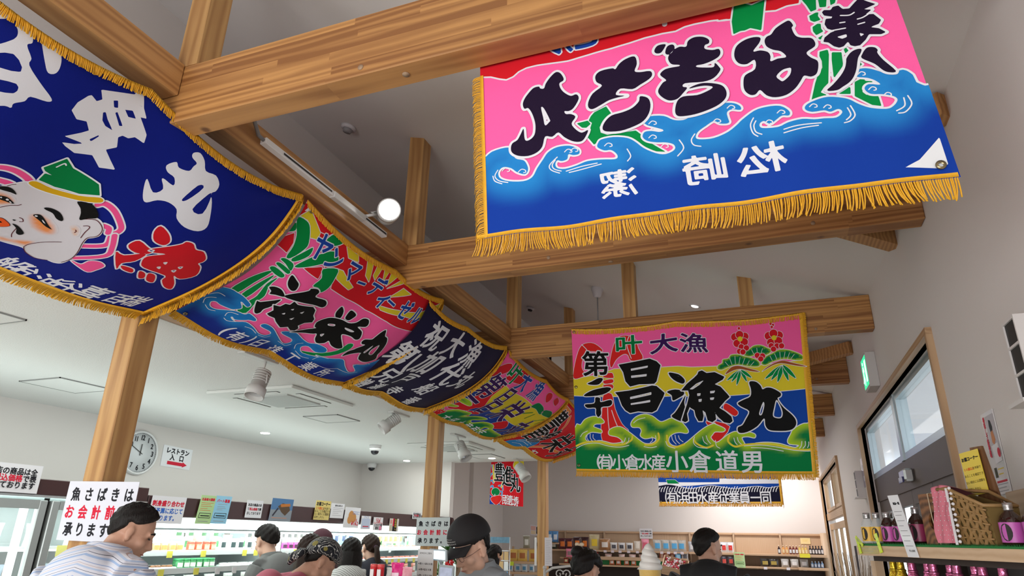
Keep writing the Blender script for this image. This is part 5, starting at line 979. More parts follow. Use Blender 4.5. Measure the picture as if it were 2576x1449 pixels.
FLAGS = {
 # key: label, base colour, W, H, cloth rect (u0,u1,v0,v1), fringe sides with (side, length, strands outward?), grommets, cell
 'A': ('large blue fishing flag with a smiling face in a green pointed cap', 'bluea', 1.76, .98, 'TRB'),
 'B': ('pink fishing flag with black characters, green rope and red sun rays', 'pink', 1.54, .98, 'TRB'),
 'C': ('navy fishing flag covered in plain white characters', 'navy2', 1.42, .98, 'TRB'),
 'D': ('pink and green fishing flag with purple characters and a pine', 'pink', 1.75, .98, 'TRB'),
 'E': ('red fishing flag with black characters, farthest of the slung row', 'red', 1.95, .98, 'TRB'),
 'H': ('pink, yellow and green fishing flag hanging from the third beam', 'pink', 1.80, 1.20, 'TRB'),
 'M': ('bright pink and blue flag hung on the nearest beam, its characters mirrored', 'pink', 1.24, .77, 'LB'),
 'N': ('blue and navy flag hanging low before the end wall', 'blueh', 1.79, 1.165, 'RB'),
 'R': ('small red flag with yellow sun hanging under the far edge of the ceiling', 'red', .51, .96, ''),
}
VIEW = (0, 0, 1.55)
def make_flag(k):
    lab, base, W_, H_, sides = FLAGS[k]; P = FL[k]; p0 = P(np.array([.5]), np.array([0.]))[0]
    t = thing('fishing_flag', lab, 'flag', tuple(float(x) for x in p0), 'slung flags along the low ceiling' if k in 'ABCDE' else None)
    far = k in 'CDENR'; cell = {'M': .003, 'H': .0042, 'A': .0036, 'B': .004, 'C': .0055, 'D': .0055, 'E': .007, 'N': .008, 'R': .0065}[k]
    cv = Canvas(P, W_, H_, VIEW, cell, .0003 if not far else .0005)
    fw = {'M': .0, 'H': .035, 'N': .035, 'R': 0}.get(k, .05)     # width taken by the fringe inside the outline
    bw = {'M': .012, 'H': .016, 'N': .02}.get(k, .016)
    cv.x0 = fw if 'L' in sides else 0; cv.x1 = W_-((fw*.6 if k in 'ABCDE' else fw) if 'R' in sides else 0); cv.y0 = 0 if 'T' not in sides else (fw*.2); cv.y1 = H_-(fw if 'B' in sides else 0)
    cv.rect0 = (cv.x0/W_, cv.x1/W_, cv.y0/H_, cv.y1/H_)
    m = mat('flag_base_'+base, CC[base], .7, bump=.2, bscale=700, spec=.12)
    me = grid_mesh('cloth', P, cv.x0/W_, cv.x1/W_, cv.y0/H_, cv.y1/H_, int((cv.x1-cv.x0)/.010), int((cv.y1-cv.y0)/.010), m, np.array(wloc(t)))
    o = bpy.data.objects.new('cloth', me); COL.objects.link(o); o.parent = t
    S = np.array([W_, H_])
    for a in ART:
        if a[0] != k: continue
        ln = lambda q: np.array(q, float).reshape(-1, 2)/1e4*S
        if a[1] == 'F':
            loops = [ln(q) for q in a[4]]
            if a[7]: loops = [smooth_loop(l, 3) for l in loops]
            big = max((l.max(0)-l.min(0)).prod() for l in loops) > .35
            if len(loops) > 1 and not a[5] and a[3] == 0 or True:
                cv.fill(loops, a[2], a[3]/1000, a[5] or None, a[6], a[8], cell=cell*(1.35 if big else 1))
        elif a[1] == 'S':
            for q in a[4]: cv.stroke(ln(q), a[2], a[5], a[3]/1000, cell=min(cell, max(a[5]*.5, .0014)) if not far else None)
        else:
            c = ln(a[4])[0]; cv.glyph(a[5], c[0], c[1], a[6], a[7], a[2], a[3]/1000, min(a[8]/1000*.5, a[6]*(.034 if k == 'C' else .016 if a[3] == 0 else .026)), a[9], bool(a[10]), cell=cell*.85)
    if cv.data: cv.build('painted_design', DYE, t)
    # fringes
    L_ = {'M': .060, 'H': .042, 'N': .05}.get(k, fw); st_ = {'M': .0052, 'A': .0034, 'B': .0034, 'H': .0042}.get(k, .006); rad = {'M': .0023, 'A': .0027, 'B': .0027, 'H': .0030}.get(k, .0042)
    u0, u1, v0, v1 = cv.rect0; dn = .25 if k in 'HMN' else .35
    if 'B' in sides: fringe(t, 'bottom_fringe', cv, lambda q: (u0+(u1-u0)*q, v1), 0 if 'L' not in sides else -.02, 1.0, (0, -1), bw, L_*1.0, st_, rad, dn)
    if 'R' in sides: fringe(t, 'side_fringe', cv, lambda q: (u1, v0+(v1-v0)*q), 0, 1.02, (-1, 0), bw if k != 'H' else .022, L_*1.15 if k != 'H' else L_*.6, st_, rad, .85 if k not in 'H' else .12)
    if 'L' in sides: fringe(t, 'side_fringe', cv, lambda q: (u0, v0+(v1-v0)*q), .2, 1.0, (1, 0), bw, L_*.85 if k == 'M' else L_, st_, rad, .5)
    if 'T' in sides: fringe(t, 'top_fringe', cv, lambda q: (u0+(u1-u0)*q, v0+.002), 0, 1.0, (0, 1), bw*.8, (L_*.72 if k != 'H' else .045), st_, rad, .98 if k != 'H' else 1.0)
    # grommets
    g = {'H': ((.012, .03), (.012, .97-.035), (.012, .42)), 'M': ((.975, .955),), 'B': ((.03, .035), (.03, .93)), 'N': ((.012, .95),)}.get(k, ())
    for (u, v) in g:
        c = P(np.array([u]), np.array([v]))[0]; n = cv.nrm(np.array([u]), np.array([v]))[0]; Q = Vector(n).to_track_quat('Z', 'Y').to_matrix()
        mb = MB(); mb.lathe([(.006, .002), (.012, .004), (.012, .007), (.006, .008)], 14, tuple(c+n*.002), m=GR, R_=Q, cap=False); mb.build('grommet', GR, t)
    return t, cv
for k in 'AMBHCDENR': make_flag(k)
# ------------------------------------------------------------------ papers and signs
SHEETM = mat('laminated_sheet', (.80, .81, .84), .25, coat=.3)
def sheet(name, label, cat, tl, ux, vx, W_, H_, draw, base=(.80, .81, .84), group=None, cell=None):
    """a thin sheet: tl top-left corner, ux/vx unit vectors right and down"""
    tl, ux, vx = np.array(tl, float), np.array(ux, float), np.array(vx, float); ux /= np.linalg.norm(ux); vx /= np.linalg.norm(vx)
    n = np.cross(ux, vx); c = tl+ux*W_/2+vx*H_/2
    if np.dot(n, np.array(VIEW)-c) < 0: n = -n
    t = thing(name, label, cat, tuple(float(q) for q in tl+vx*H_), group)
    key = 'sheet_%02d%02d%02d' % tuple(int(q*99) for q in base)
    MB().obox(c-n*.0012, ux*W_/2, vx*H_/2, n*.001).build('sheet', mat(key, base, .3, coat=.2), t)
    P = lambda u, v: tl+np.asarray(u)[..., None]*ux*W_+np.asarray(v)[..., None]*vx*H_
    cv = Canvas(P, W_, H_, VIEW, cell or .002, .0003); cv.x1 = W_; cv.y1 = H_
    draw(cv, W_, H_)
    if cv.data: cv.build('print', INKP, t)
    return t
def D_tax(cv, W_, H_):
    s = W_/8.2; cv.text('当店の商品は全', W_/2, H_*.26, s, 'k', s*.03); cv.text('て', W_/2-3*s, H_*.5, s, 'k', s*.03); cv.text('税込価格', W_/2-.5*s, H_*.5, s, 'r', s*.03); cv.text('で表', W_/2+2.5*s, H_*.5, s, 'k', s*.03); cv.text('示しております', W_/2, H_*.74, s, 'k', s*.03)
def D_fish(cv, W_, H_):
    s = W_/7.0; cv.text('魚さばきは', W_/2+s*.1, H_*.22, s, 'k', .0018, 1.32, sx=.92); cv.text('お会計前に', W_/2-s*.1, H_*.52, s, 'r', .0018, 1.36, sx=.92); cv.text('承ります。', W_/2-s*.2, H_*.81, s, 'k', .0018, 1.18, sx=.92)
def D_rest(cv, W_, H_):
    s = W_/6.3; cv.text('レストラン', W_/2, H_*.22, s, 'k', s*.05); cv.text('入口', W_/2, H_*.52, s*1.05, 'k', s*.05, 1.9)
    cv.fill([np.array([(W_*.2, H_*.72), (W_*.72, H_*.72), (W_*.72, H_*.67), (W_*.88, H_*.80), (W_*.72, H_*.93), (W_*.72, H_*.88), (W_*.2, H_*.88)])], 'r')
def D_sash(cv, W_, H_):
    s = W_/7.5; cv.text('刺身盛り合わせ', W_/2, H_*.27, s, 'r', s*.04); cv.text('ご予算に応じて', W_/2, H_*.54, s, 'b', s*.03); cv.text('承ります。', W_/2, H_*.80, s, 'b', s*.03)
def lines(cv, x0, x1, ys, col, h=.004):
    for i, y in enumerate(ys): cv.rect(x0, y, x0+(x1-x0)*(1, .8, .93, .6, .87)[i % 5], y+h, col)
def D_green(cv, W_, H_):
    cv.text('出品者大募集', W_/2, H_*.14, W_/7, 'r', .001); lines(cv, W_*.1, W_*.9, [H_*q for q in (.26, .32, .38, .46, .52)], 'o', .003)
    cv.rect(W_*.12, H_*.62, W_*.88, H_*.80, 'k'); cv.rect(W_*.15, H_*.64, W_*.85, H_*.78, 'lg'); lines(cv, W_*.22, W_*.8, [H_*.70], 'k', .008); lines(cv, W_*.15, W_*.8, [H_*.9], 'gr')
def D_blue(cv, W_, H_):
    cv.text('パート募集', W_/2, H_*.18, W_/6, 'r', .001); lines(cv, W_*.2, W_*.8, [H_*q for q in (.30, .38, .44, .50)], 'gr', .003)
    cv.rect(W_*.12, H_*.62, W_*.88, H_*.80, 'k'); cv.rect(W_*.15, H_*.64, W_*.85, H_*.78, 'lb'); lines(cv, W_*.22, W_*.8, [H_*.70], 'k', .008); lines(cv, W_*.15, W_*.8, [H_*.9], 'gr')
def D_sake(cv, W_, H_):
    s = W_/6.6; cv.text('お酒コーナー', W_/2, H_*.17, s, 'k', s*.05); q = W_/9
    cv.text('20歳以上', W_*.32, H_*.40, q, 'o', q*.03); cv.text('の年齢で', W_*.74, H_*.40, q, 'k'); cv.text('あることを確認でき', W_/2, H_*.55, q, 'k'); cv.text('ない場合には酒類を', W_/2, H_*.70, q, 'k'); cv.text('販売しません', W_*.36, H_*.86, q, 'k')
def D_boat(cv, W_, H_):
    cv.rect(0, 0, W_, H_*.5, (.10, .22, .42)); cv.rect(0, H_*.5, W_, H_, (.28, .32, .36))
    cv.fill([np.array([(.3, .35), (.5, .2), (.8, .25), (.9, .5), (.7, .75), (.5, .6)])*(W_, H_)], (.12, .08, .05)); cv.fill([np.array([(.4, .25), (.85, .2), (.88, .32), (.45, .38)])*(W_, H_)], (.55, .20, .05)); cv.fill([np.array([(.1, .75), (.3, .4), (.35, .45), (.15, .8)])*(W_, H_)], (.05, .05, .07)); cv.rect(W_*.1, H_*.84, W_*.8, H_*.87, (.6, .3, .2))
def D_list(cv, W_, H_):
    cv.text('採用のお知らせ', W_*.55, H_*.15, W_/12, 'k', .0005); lines(cv, W_*.15, W_*.9, [H_*q for q in (.3, .42, .54, .66, .8)], 'gr', .003)
def D_choux(cv, W_, H_):
    for (x, y, r_) in ((.42, .40, .17), (.60, .52, .17), (.36, .6, .15)): disc_(cv, W_*x, H_*y, W_*r_, (.62, .30, .10))
    cv.text('1個', W_*.74, H_*.62, W_/9, 'r'); cv.text('¥162', W_*.72, H_*.78, W_/5.5, 'r', .002, .62); lines(cv, W_*.5, W_*.95, [H_*.2, H_*.26, H_*.32], 'b', .003)
def disc_(cv, x, y, r_, col, o=0): cv.fill([np.array([(x+r_*math.cos(a*math.pi/8), y+r_*math.sin(a*math.pi/8)) for a in range(16)])], col, o)
def D_blank(cv, W_, H_):
    cv.rect(W_*.06, H_*.2, W_*.94, H_*.9, (.55, .62, .78)); cv.text('アイス', W_/2, H_*.1, W_/6, 'b'); cv.rect(W_*.2, H_*.75, W_*.8, H_*.82, 'r')
def D_pink(cv, W_, H_):
    for i, q in enumerate(('エクレア', '大人気', 'シュークリーム')): cv.text(q, W_/2, H_*(.15+.14*i), W_/7.5, 'r', .001)
    cv.text('とれたて苺', W_/2, H_*.60, W_/6, 'k', .001); disc_(cv, W_*.75, H_*.83, W_*.13, (.8, .25, .4)); cv.text('週末', W_*.4, H_*.83, W_/6, 'k', .001)
def D_blk(cv, W_, H_):
    cv.rect(W_*.35, 0, W_*.8, H_, 'k'); cv.rect(W_*.35, 0, W_*.5, H_*.6, 'r'); 
    for i, q in enumerate('かまぼこ'): cv.glyph(q, W_*.66, H_*(.14+.2*i), W_*.24, W_*.24, 'y', cell=.002)
    cv.rect(W_*.05, H_*.1, W_*.28, H_*.4, (.7, .35, .3)); cv.rect(W_*.05, H_*.5, W_*.28, H_*.9, (.6, .55, .4))
UY, DZ = (0, 1, 0), (0, 0, -1)
XF = -4.385
def tilt(q): return (0, math.cos(q), math.sin(q))
sheet('notice', 'white tax notice taped above the glass freezer doors', 'notice', (XF, 2.70, 1.93), UY, DZ, .36, .17, D_tax)
sheet('notice', 'white notice with red and blue writing beside the head of the man in stripes', 'notice', (XF, 3.95, 1.805), UY, (0, -.06, -1), .33, .20, D_sash)
sheet('notice', 'pale green recruiting notice hung on the brown band', 'notice', (XF, 4.43, 1.835), UY, (0, -.12, -1), .165, .225, D_green, CC['lg'])
sheet('notice', 'pale blue recruiting notice beside the green one', 'notice', (XF, 4.595, 1.84), UY, (0, -.12, -1), .18, .225, D_blue, CC['lb'])
sheet('notice', 'white tax notice on the brown band beside the boat poster', 'notice', (XF, 4.97, 1.825), UY, (0, -.05, -1), .21, .15, D_tax)
sheet('poster', 'blue poster of a boat on the brown band of the chiller', 'poster', (XF, 5.30, 1.86), UY, (0, -.10, -1), .31, .205, D_boat, (.3, .4, .55))
sheet('notice', 'yellow notice about the liquor corner on the brown band', 'notice', (XF, 5.97, 1.875), UY, (0, -.10, -1), .26, .19, D_sake, (.76, .62, .18))
sheet('notice', 'plain white list behind the cream puff poster', 'notice', (XF-.004, 6.25, 1.86), UY, (0, -.1, -1), .24, .15, D_list)
sheet('poster', 'white poster with brown cream puffs and a red price', 'poster', (XF+.006, 6.50, 1.832), UY, (0, -.12, -1), .30, .215, D_choux)
sheet('poster', 'bluish ice cream poster hanging over the lit canopy', 'poster', (XF, 6.84, 1.752), UY, (0, -.05, -1), .20, .145, D_blank)
sheet('poster', 'white poster with pink writing and a pink dot', 'poster', (XF, 7.10, 1.745), UY, (0, -.05, -1), .21, .145, D_pink)
sheet('poster', 'small poster with a black strip and yellow writing', 'poster', (XF, 7.47, 1.742), UY, (0, -.06, -1), .22, .15, D_blk, (.7, .68, .6))
sheet('notice', 'white tax notice half hidden behind the middle post', 'notice', (XF, 8.03, 1.838), UY, DZ, .24, .085, D_tax)
sheet('sign', 'large laminated fish cutting sign on the nearest post, behind the man in stripes', 'sign', (-2.985, 2.222, 1.757), (1, 0, -.02), (0, 0, -1), .425, .25, D_fish, (.72, .73, .80))
sheet('sign', 'laminated fish cutting sign on the middle post near the cashier', 'sign', (-2.965, 5.512, 1.700), (1, 0, .01), (0, 0, -1), .325, .235, D_fish, (.58, .64, .64))
sheet('sign', 'white restaurant entrance sign with a red arrow beside the clock', 'sign', (-6.025, 5.44, 2.42), (0, 1, -.03), DZ, .40, .22, D_rest)
MB().box(-6.03, -6.026, 5.50, 5.80, 2.20, 2.205)
# ------------------------------------------------------------------ clock
CK = thing('wall_clock', 'round white wall clock half hidden behind the nearest post', 'clock', (-6.03, 5.14, 2.30))
c = (-6.03, 5.14, 2.30); r_ = .22
mb = MB(); mb.lathe([(r_, 0), (r_+.003, .02), (r_-.006, .04), (r_-.022, .042), (r_-.024, .03)], 40, c, 'X', cap=False); mb.build('clock_rim', WHITE, CK)
mb = MB(); mb.lathe([(r_-.02, .0), (r_-.02, .028)], 40, c, 'X'); mb.build('dial', mat('dial', (.72, .74, .76), .4), CK)
cv = Canvas(lambda u, v: np.stack([np.full(np.shape(u), -5.999), 4.92+np.asarray(u)*.44, 2.52-np.asarray(v)*.44], -1), .44, .44, VIEW, .0035, .0004); cv.x1 = cv.y1 = .44
for i in range(1, 13):
    a = i*math.pi/6
    for j, ch in enumerate(str(i)): cv.glyph(ch, .22+.150*math.sin(a)+(j-(len(str(i))-1)/2)*.024, .22-.150*math.cos(a), .062, .072, 'k', bold=.0015)
for i in range(60):
    a = i*math.pi/30; cv.stroke([(.22+.19*math.sin(a), .22-.19*math.cos(a)), (.22+.196*math.sin(a), .22-.196*math.cos(a))], 'k', .003 if i % 5 else .005, cell=.002)
cv.build('numerals', INKP, CK)
mb = MB()
for a, l, w_ in ((math.radians(2), .085, .009), (math.radians(297), .125, .007)):
    mb.bar((-5.994, 5.14-.03*math.sin(a), 2.30-.03*math.cos(a)), (-5.994, 5.14+l*math.sin(a), 2.30+l*math.cos(a)), w_, .002, up=(1, 0, 0))
mb.build('clock_hands', mat('ink_black', (.02, .02, .02), .4), CK, kind='thing')
# ------------------------------------------------------------------ air conditioners, cameras, downlights, track spots
def aircon(x0, y0, lab, s=.83):
    t = thing('ceiling_air_conditioner', lab, 'air conditioner', (x0+s/2, y0+s/2, 2.6)); m = mat('ac_white', (.74, .76, .73), .45); z = 2.6
    MB().box(x0, x0+s, y0, y0+s, z-.025, z, b=.008).build('face_panel', m, t)
    MB().box(x0+s*.24, x0+s*.76, y0+s*.24, y0+s*.76, z-.034, z-.025).build('intake_grille', mat('ac_grille', (.55, .58, .56), .6, bump=.6, bscale=300), t)
    for a in ((.25, .75, .10, .155), (.25, .75, .845, .90), (.10, .155, .25, .75), (.845, .90, .25, .75)):
        q = (x0+s*a[0], x0+s*a[1], y0+s*a[2], y0+s*a[3]); MB().box(*q, z-.0265, z-.0255).build('air_slot', DARKSL, t)
        w = MB(); w.box(q[0]+.004, q[1]-.004, q[2]+.004, q[3]-.004, z-.031, z-.028); w.build('louvre', m, t)
aircon(-4.105, 4.0, 'white ceiling air conditioner over the aisle, nearer one')
aircon(-4.08, 7.20, 'white ceiling air conditioner farther down behind the middle post')
def dome(x, y, lab):
    t = thing('dome_camera', lab, 'camera', (x, y, 2.6)); MB().lathe([(.075, 2.6), (.073, 2.565), (.06, 2.53)], 20, (x, y, 0)).build('camera_base', WHITE, t)
    MB().ball((x, y, 2.53), .052, n=18, k=10, sc=(1, 1, .95)).build('dark_dome', mat('dome_dark', (.02, .02, .025), .08), t)
dome(-4.57, 7.29, 'white dome camera with dark bubble, upper of two'); dome(-5.80, 9.20, 'white dome camera with dark bubble, in the far ceiling corner')
LAMPE = mat('lamp_glow', (1, 1, 1), .5, emit=(1, .93, .80), estr=14)
for i, (x, y, z, lab) in enumerate(((-5.21, 6.02, 2.6, 'round downlight in the white ceiling, nearest'), (-3.49, 5.83, 2.6, 'round downlight beside the white spotlight'), (-5.04, 8.94, 2.6, 'round downlight near the far ceiling corner'), (-3.65, 8.9, 2.6, 'round downlight above the small red flag'))):
    t = thing('downlight', lab, 'lamp', (x, y, z)); MB().lathe([(.05, z-.006), (.062, z-.006), (.062, z)], 24, (x, y, 0), cap=False).build('lamp_ring', WHITE, t)
    MB().lathe([(.048, z-.012), (.05, z-.001)], 24, (x, y, 0)).build('lamp_glass', LAMPE, t)
# two ceiling downlights on the slope, smoke detectors, pendant mount
def slope_z(x): return 3.27+.284*(RW-x)
SLQ = Vector((.284, 0, 1)).normalized().to_track_quat('Z', 'Y').to_matrix()
def on_slope(name, lab, cat, x, y, parts):
    t = thing(name, lab, cat, (x, y, slope_z(x)))
    for pn, prof, m in parts: MB().lathe(prof, 24, (x, y, slope_z(x)), m=m, R_=SLQ, cap=True).build(pn, m, t)
on_slope('sloping_downlight', 'small recessed lamp in the sloping ceiling over the third beam', 'lamp', -.481, 6.18, [('lamp_ring', [(.055, -.006), (.055, 0)], WHITE), ('lamp_glass', [(.032, -.010), (.035, -.006)], mat('lamp_dim', (1, 1, 1), .4, emit=(1, .95, .85), estr=3))])
on_slope('smoke_detector', 'round white smoke detector on the sloping ceiling, nearest', 'detector', -2.476, 3.25, [('detector_base', [(.05, -.02), (.055, 0)], mat('detector_white', (.62, .60, .62), .5)), ('detector_head', [(.028, -.045), (.034, -.02)], mat('detector_grey', (.3, .29, .3), .5))])
on_slope('smoke_detector', 'tiny smoke detector on the sloping ceiling behind the third beam', 'detector', -2.543, 7.35, [('detector_base', [(.045, -.03), (.055, 0)], mat('detector_white', (.62, .60, .62), .5)), ('detector_head', [(.026, -.05), (.03, -.03)], DARKSL)])
t = thing('pendant_mount', 'white ceiling rose with a thin rod above the third beam', 'lamp', (-1.41, 6.11, slope_z(-1.41)))
z = slope_z(-1.41); MB().lathe([(.028, z-.10), (.04, z-.085), (.062, z-.01), (.055, z+.02)], 20, (-1.41, 6.11, 0)).build('ceiling_rose', mat('detector_white', (.62, .60, .62), .5), t)
MB().tube([(-1.41, 6.11, z-.09), (-1.41, 6.11, 2.95)], .007).build('rod', mat('rod_grey', (.35, .35, .36), .4), t)
MB().lathe([(.10, 2.90), (.06, 2.93), (.02, 2.96)], 20, (-1.41, 6.11, 0)).build('shade', WHITE, t)
# spotlights on the long beam track
TR = thing('light_track', 'white light track on the side of the beam with a grey cable', 'track', (-1.965, 2.5, 3.20))
MB().box(-1.98, -1.945, 1.98, 3.03, 3.185, 3.215, b=.002).build('track_rail', WHITE, TR)
MB().box(-1.944, -1.9435, 2.10, 2.48, 3.195, 3.205).build('rail_slot', DARKSL, TR); MB().box(-1.944, -1.9435, 2.80, 3.02, 3.195, 3.205).build('rail_slot', DARKSL, TR)
MB().tube([(-1.975, 1.66, 3.28), (-1.965, 1.80, 3.285), (-1.955, 1.90, 3.255), (-1.965, 1.95, 3.21), (-1.96, 1.99, 3.20)], .009).build('cable', mat('cable_grey', (.22, .22, .23), .5), TR)
def spotlamp(base, pivot, aim, lab, lit, scale=1.0, group='spotlights on the ceiling edge', box=None):
    """base: point where the arm meets its rail, pivot: lamp centre, aim: direction it faces"""
    t = thing('spotlight', lab, 'spotlight', base, group); wh = mat('spot_white', (.62, .62, .60), .4)
    if box: MB().box(*box, b=.003).build('rail_adapter', wh, t)
    p = Vector(pivot); a = Vector(aim).normalized(); Q = a.to_track_quat('Z', 'Y').to_matrix(); s = scale
    side = a.cross(Vector((0, 0, 1))).normalized() if abs(a.z) < .98 else Vector((1, 0, 0))
    mb = MB(); mb.tube([base, tuple(Vector(base)*.5+p*.5)], .008*s, 8)
    top = Vector(base)*.45+p*.55
    for k in (-1, 1): mb.tube([top, top+side*k*.045*s-(top-p)*.2, p+side*k*.052*s], .005*s, 6)
    mb.build('bracket', wh, t)
    mb = MB(); mb.lathe([(.030*s, -.10*s), (.050*s, -.09*s), (.050*s, .03*s), (.062*s, .035*s), (.062*s, .095*s), (.056*s, .095*s), (.046*s, .05*s)], 24, p, R_=Q, cap=False); mb.lathe([(.001, -.10*s), (.030*s, -.10*s)], 24, p, R_=Q, cap=False)
    mb.build('lamp_housing', wh, t)
    for q in range(5):
        f = MB(); f.lathe([(.051*s, -.085*s+q*.018*s), (.054*s, -.083*s+q*.018*s), (.051*s, -.079*s+q*.018*s)], 20, p, R_=Q, cap=False); f.build('cooling_fin', wh, t)
    f = MB(); f.lathe([(.001, .0), (.045*s, .052*s)], 24, p, R_=Q, cap=False); f.build('reflector', mat('reflector', (.75, .75, .78), .12, 1), t)
    f = MB(); f.lathe([(.001, .07*s), (.047*s if not lit else .054*s, .07*s)], 24, p, R_=Q, cap=False)
    f.build('lens', mat('lens_lit', (1, 1, 1), .4, emit=(1, .97, .93), estr=40) if lit else mat('lens_off', (.8, .85, .9), .05, alpha=.25), t)
    return t
spotlamp((-1.955, 2.80, 3.215), (-1.87, 2.90, 3.27), (.75, -1.0, -.35), 'lit white spotlight glaring on the track of the long beam', True, 1.05, None, (-1.975, -1.94, 2.50, 2.80, 3.18, 3.215))
spotlamp((-2.96, 3.33, 2.59), (-2.98, 3.32, 2.44), (.03, -.35, -1), 'white spotlight pointing down beside the near air conditioner', False, 1.0, 'spotlights on the ceiling edge', (-2.99, -2.93, 3.10, 3.42, 2.585, 2.6))
spotlamp((-3.13, 5.33, 2.59), (-3.16, 5.25, 2.50), (-.55, -.5, -.6), 'white spotlight turned aside near the navy flag', False, 1.0, 'spotlights on the ceiling edge', (-3.16, -3.10, 5.20, 5.5, 2.585, 2.6))
spotlamp((-3.18, 6.72, 2.59), (-3.12, 6.75, 2.43), (.55, -.2, -.8), 'white spotlight beside the farther air conditioner', False, 1.15, 'spotlights on the ceiling edge', (-3.21, -3.15, 6.6, 6.9, 2.585, 2.6))
spotlamp((-3.35, 9.20, 2.59), (-3.28, 9.15, 2.42), (.6, -.2, -.8), 'white spotlight at the far end by the small red flag', False, 1.3, 'spotlights on the ceiling edge', (-3.38, -3.32, 9.0, 9.28, 2.585, 2.6))
# ------------------------------------------------------------------ chiller cabinets on the left
BRN = mat('chiller_brown', (.055, .022, .022), .35); CWH = mat('chiller_white', (.78, .82, .82), .4); CIN = mat('chiller_inside', (.80, .86, .85), .5)
CGL = mat('canopy_glow', (.9, 1, 1), .4, emit=(.86, 1.0, .96), estr=4)
X0, XB = -4.4, -5.35; ya, yb = 3.93, 9.27
ch = thing('open_chiller', 'long white open food chiller with a dark brown top band', 'refrigerator', (X0-.4, 6.6, 0))
MB().box(XB, XB+.05, ya, yb, .0, 1.80).box(XB, X0+.1, ya, yb, 0, .35).box(XB, X0-.02, ya, yb, 1.78, 1.80).build('cabinet_body', CIN, ch)
MB().box(X0-.03, X0, ya, yb-.05, 1.655, 1.805, b=.004).build('top_band', BRN, ch)
MB().box(X0-.10, X0-.005, ya, yb-.05, 1.575, 1.652, b=.004).build('lit_canopy', CGL, ch)
MB().box(X0-.11, X0-.0, ya, yb-.05, 1.562, 1.574).build('canopy_lip', mat('lip_grey', (.35, .42, .43), .4), ch)
e = MB(); pr = [(X0-.03, 1.81), (X0+.015, 1.80), (X0+.03, 1.76), (X0+.03, 1.70), (X0+.005, 1.63), (X0-.08, 1.585), (X0-.2, 1.57), (XB, 1.57), (XB, 1.81)]
e.add([(x, y, z) for y in (yb-.05, yb) for (x, z) in pr], [tuple(range(9)), tuple(range(9, 18))[::-1]]+[(i, i+9, (i+1) % 9+9, (i+1) % 9) for i in range(9)]); e.build('end_cheek', BRN, ch)
MB().box(XB, X0+.1, yb-.03, yb, 0, 1.57).build('end_panel', CWH, ch)
for i in range(3):
    MB().box(X0-.35, X0-.12, ya+.1+i*1.75, ya+1.75+i*1.75, 1.545, 1.56).build('light_tube', CGL, ch)
SHZ = ((1.395, -4.62), (1.262, -4.55), (1.09, -4.5))
for z, xf in SHZ:
    MB().box(XB+.05, xf, ya, yb-.03, z-.012, z).build('shelf', CWH, ch); MB().box(xf, xf+.012, ya, yb-.03, z-.03, z+.012).build('price_rail', mat('rail_white', (.75, .80, .80), .3), ch); MB().box(xf-.05, xf-.02, ya, yb-.04, z-.026, z-.014).build('light_tube', CGL, ch)
for y in np.arange(ya+1.78, yb, 1.78): MB().box(XB+.05, X0-.15, y-.006, y+.006, .6, 1.56).build('divider_rib', CWH, ch)
# glass door freezer
fz = thing('glass_door_freezer', 'tall freezer with grey framed glass doors and lit shelves', 'refrigerator', (X0-.4, 2.6, 0)); fy0, fy1 = .9, 3.92
MB().box(XB, XB+.05, fy0, fy1, 0, 1.80).box(XB, X0-.02, fy0, fy1, 1.75, 1.80).box(XB, X0-.02, fy1-.04, fy1, 0, 1.75).box(XB, X0-.02, fy0, fy0+.04, 0, 1.75).box(XB, X0-.02, fy0, fy1, 0, .2).build('cabinet_body', CIN, fz)
MB().box(X0-.03, X0, fy0, fy1, 1.755, 1.855, b=.004).build('top_band', BRN, fz); MB().box(X0-.03, X0+.006, fy0, fy1, 1.742, 1.756).build('chrome_strip', mat('chrome', (.6, .62, .62), .25, .8), fz)
DG = mat('door_frame_grey', (.42, .46, .45), .35, .4)
for i, (a, c) in enumerate(((3.185, 3.90), (2.44, 3.155), (1.70, 2.41), (.95, 1.67))):
    d = MB(); z0, z1 = .22, 1.725; w_ = .055
    d.box(X0-.03, X0+.01, a, a+w_, z0, z1, b=.005).box(X0-.03, X0+.01, c-w_, c, z0, z1, b=.005).box(X0-.03, X0+.0095, a+w_, c-w_, z1-w_, z1).box(X0-.03, X0+.0095, a+w_, c-w_, z0, z0+w_)
    D_ = d.build('door', DG, fz); MB().box(X0-.012, X0-.008, a+w_, c-w_, z0+w_, z1-w_).build('pane', GLASS, D_); MB().tube([(X0+.03, a+.03, .9), (X0+.03, a+.03, 1.3)], .010).build('handle', DG, D_)
    MB().box(X0-.10, X0-.06, c-.10, c-.07, .3, 1.70).build('light_tube', CGL, fz)
for y in (3.17, 2.425, 1.685): MB().box(X0-.034, X0-.026, y-.016, y+.016, .22, 1.74).build('dark_gap_strip', DARKSL, fz)  # black strips set in the dark gaps between the doors
for z in (1.44, 1.20, .96): MB().box(X0-.18, X0-.15, fy0+.05, fy1-.05, z-.026, z-.014).build('light_tube', CGL, fz); MB().box(XB+.05, X0-.14, fy0+.04, fy1-.04, z-.012, z).build('shelf', CWH, fz)
area('chiller_case_fill', (-4.60, 6.6, 1.55), (0, R(28), 0), .12, 5.1, 26, (.93, 1, .98)); area('freezer_case_fill', (-4.47, 2.4, 1.70), (0, R(35), 0), .10, 2.8, 11, (.88, 1, .98))  # area fills added besides the tubes to brighten the case insides
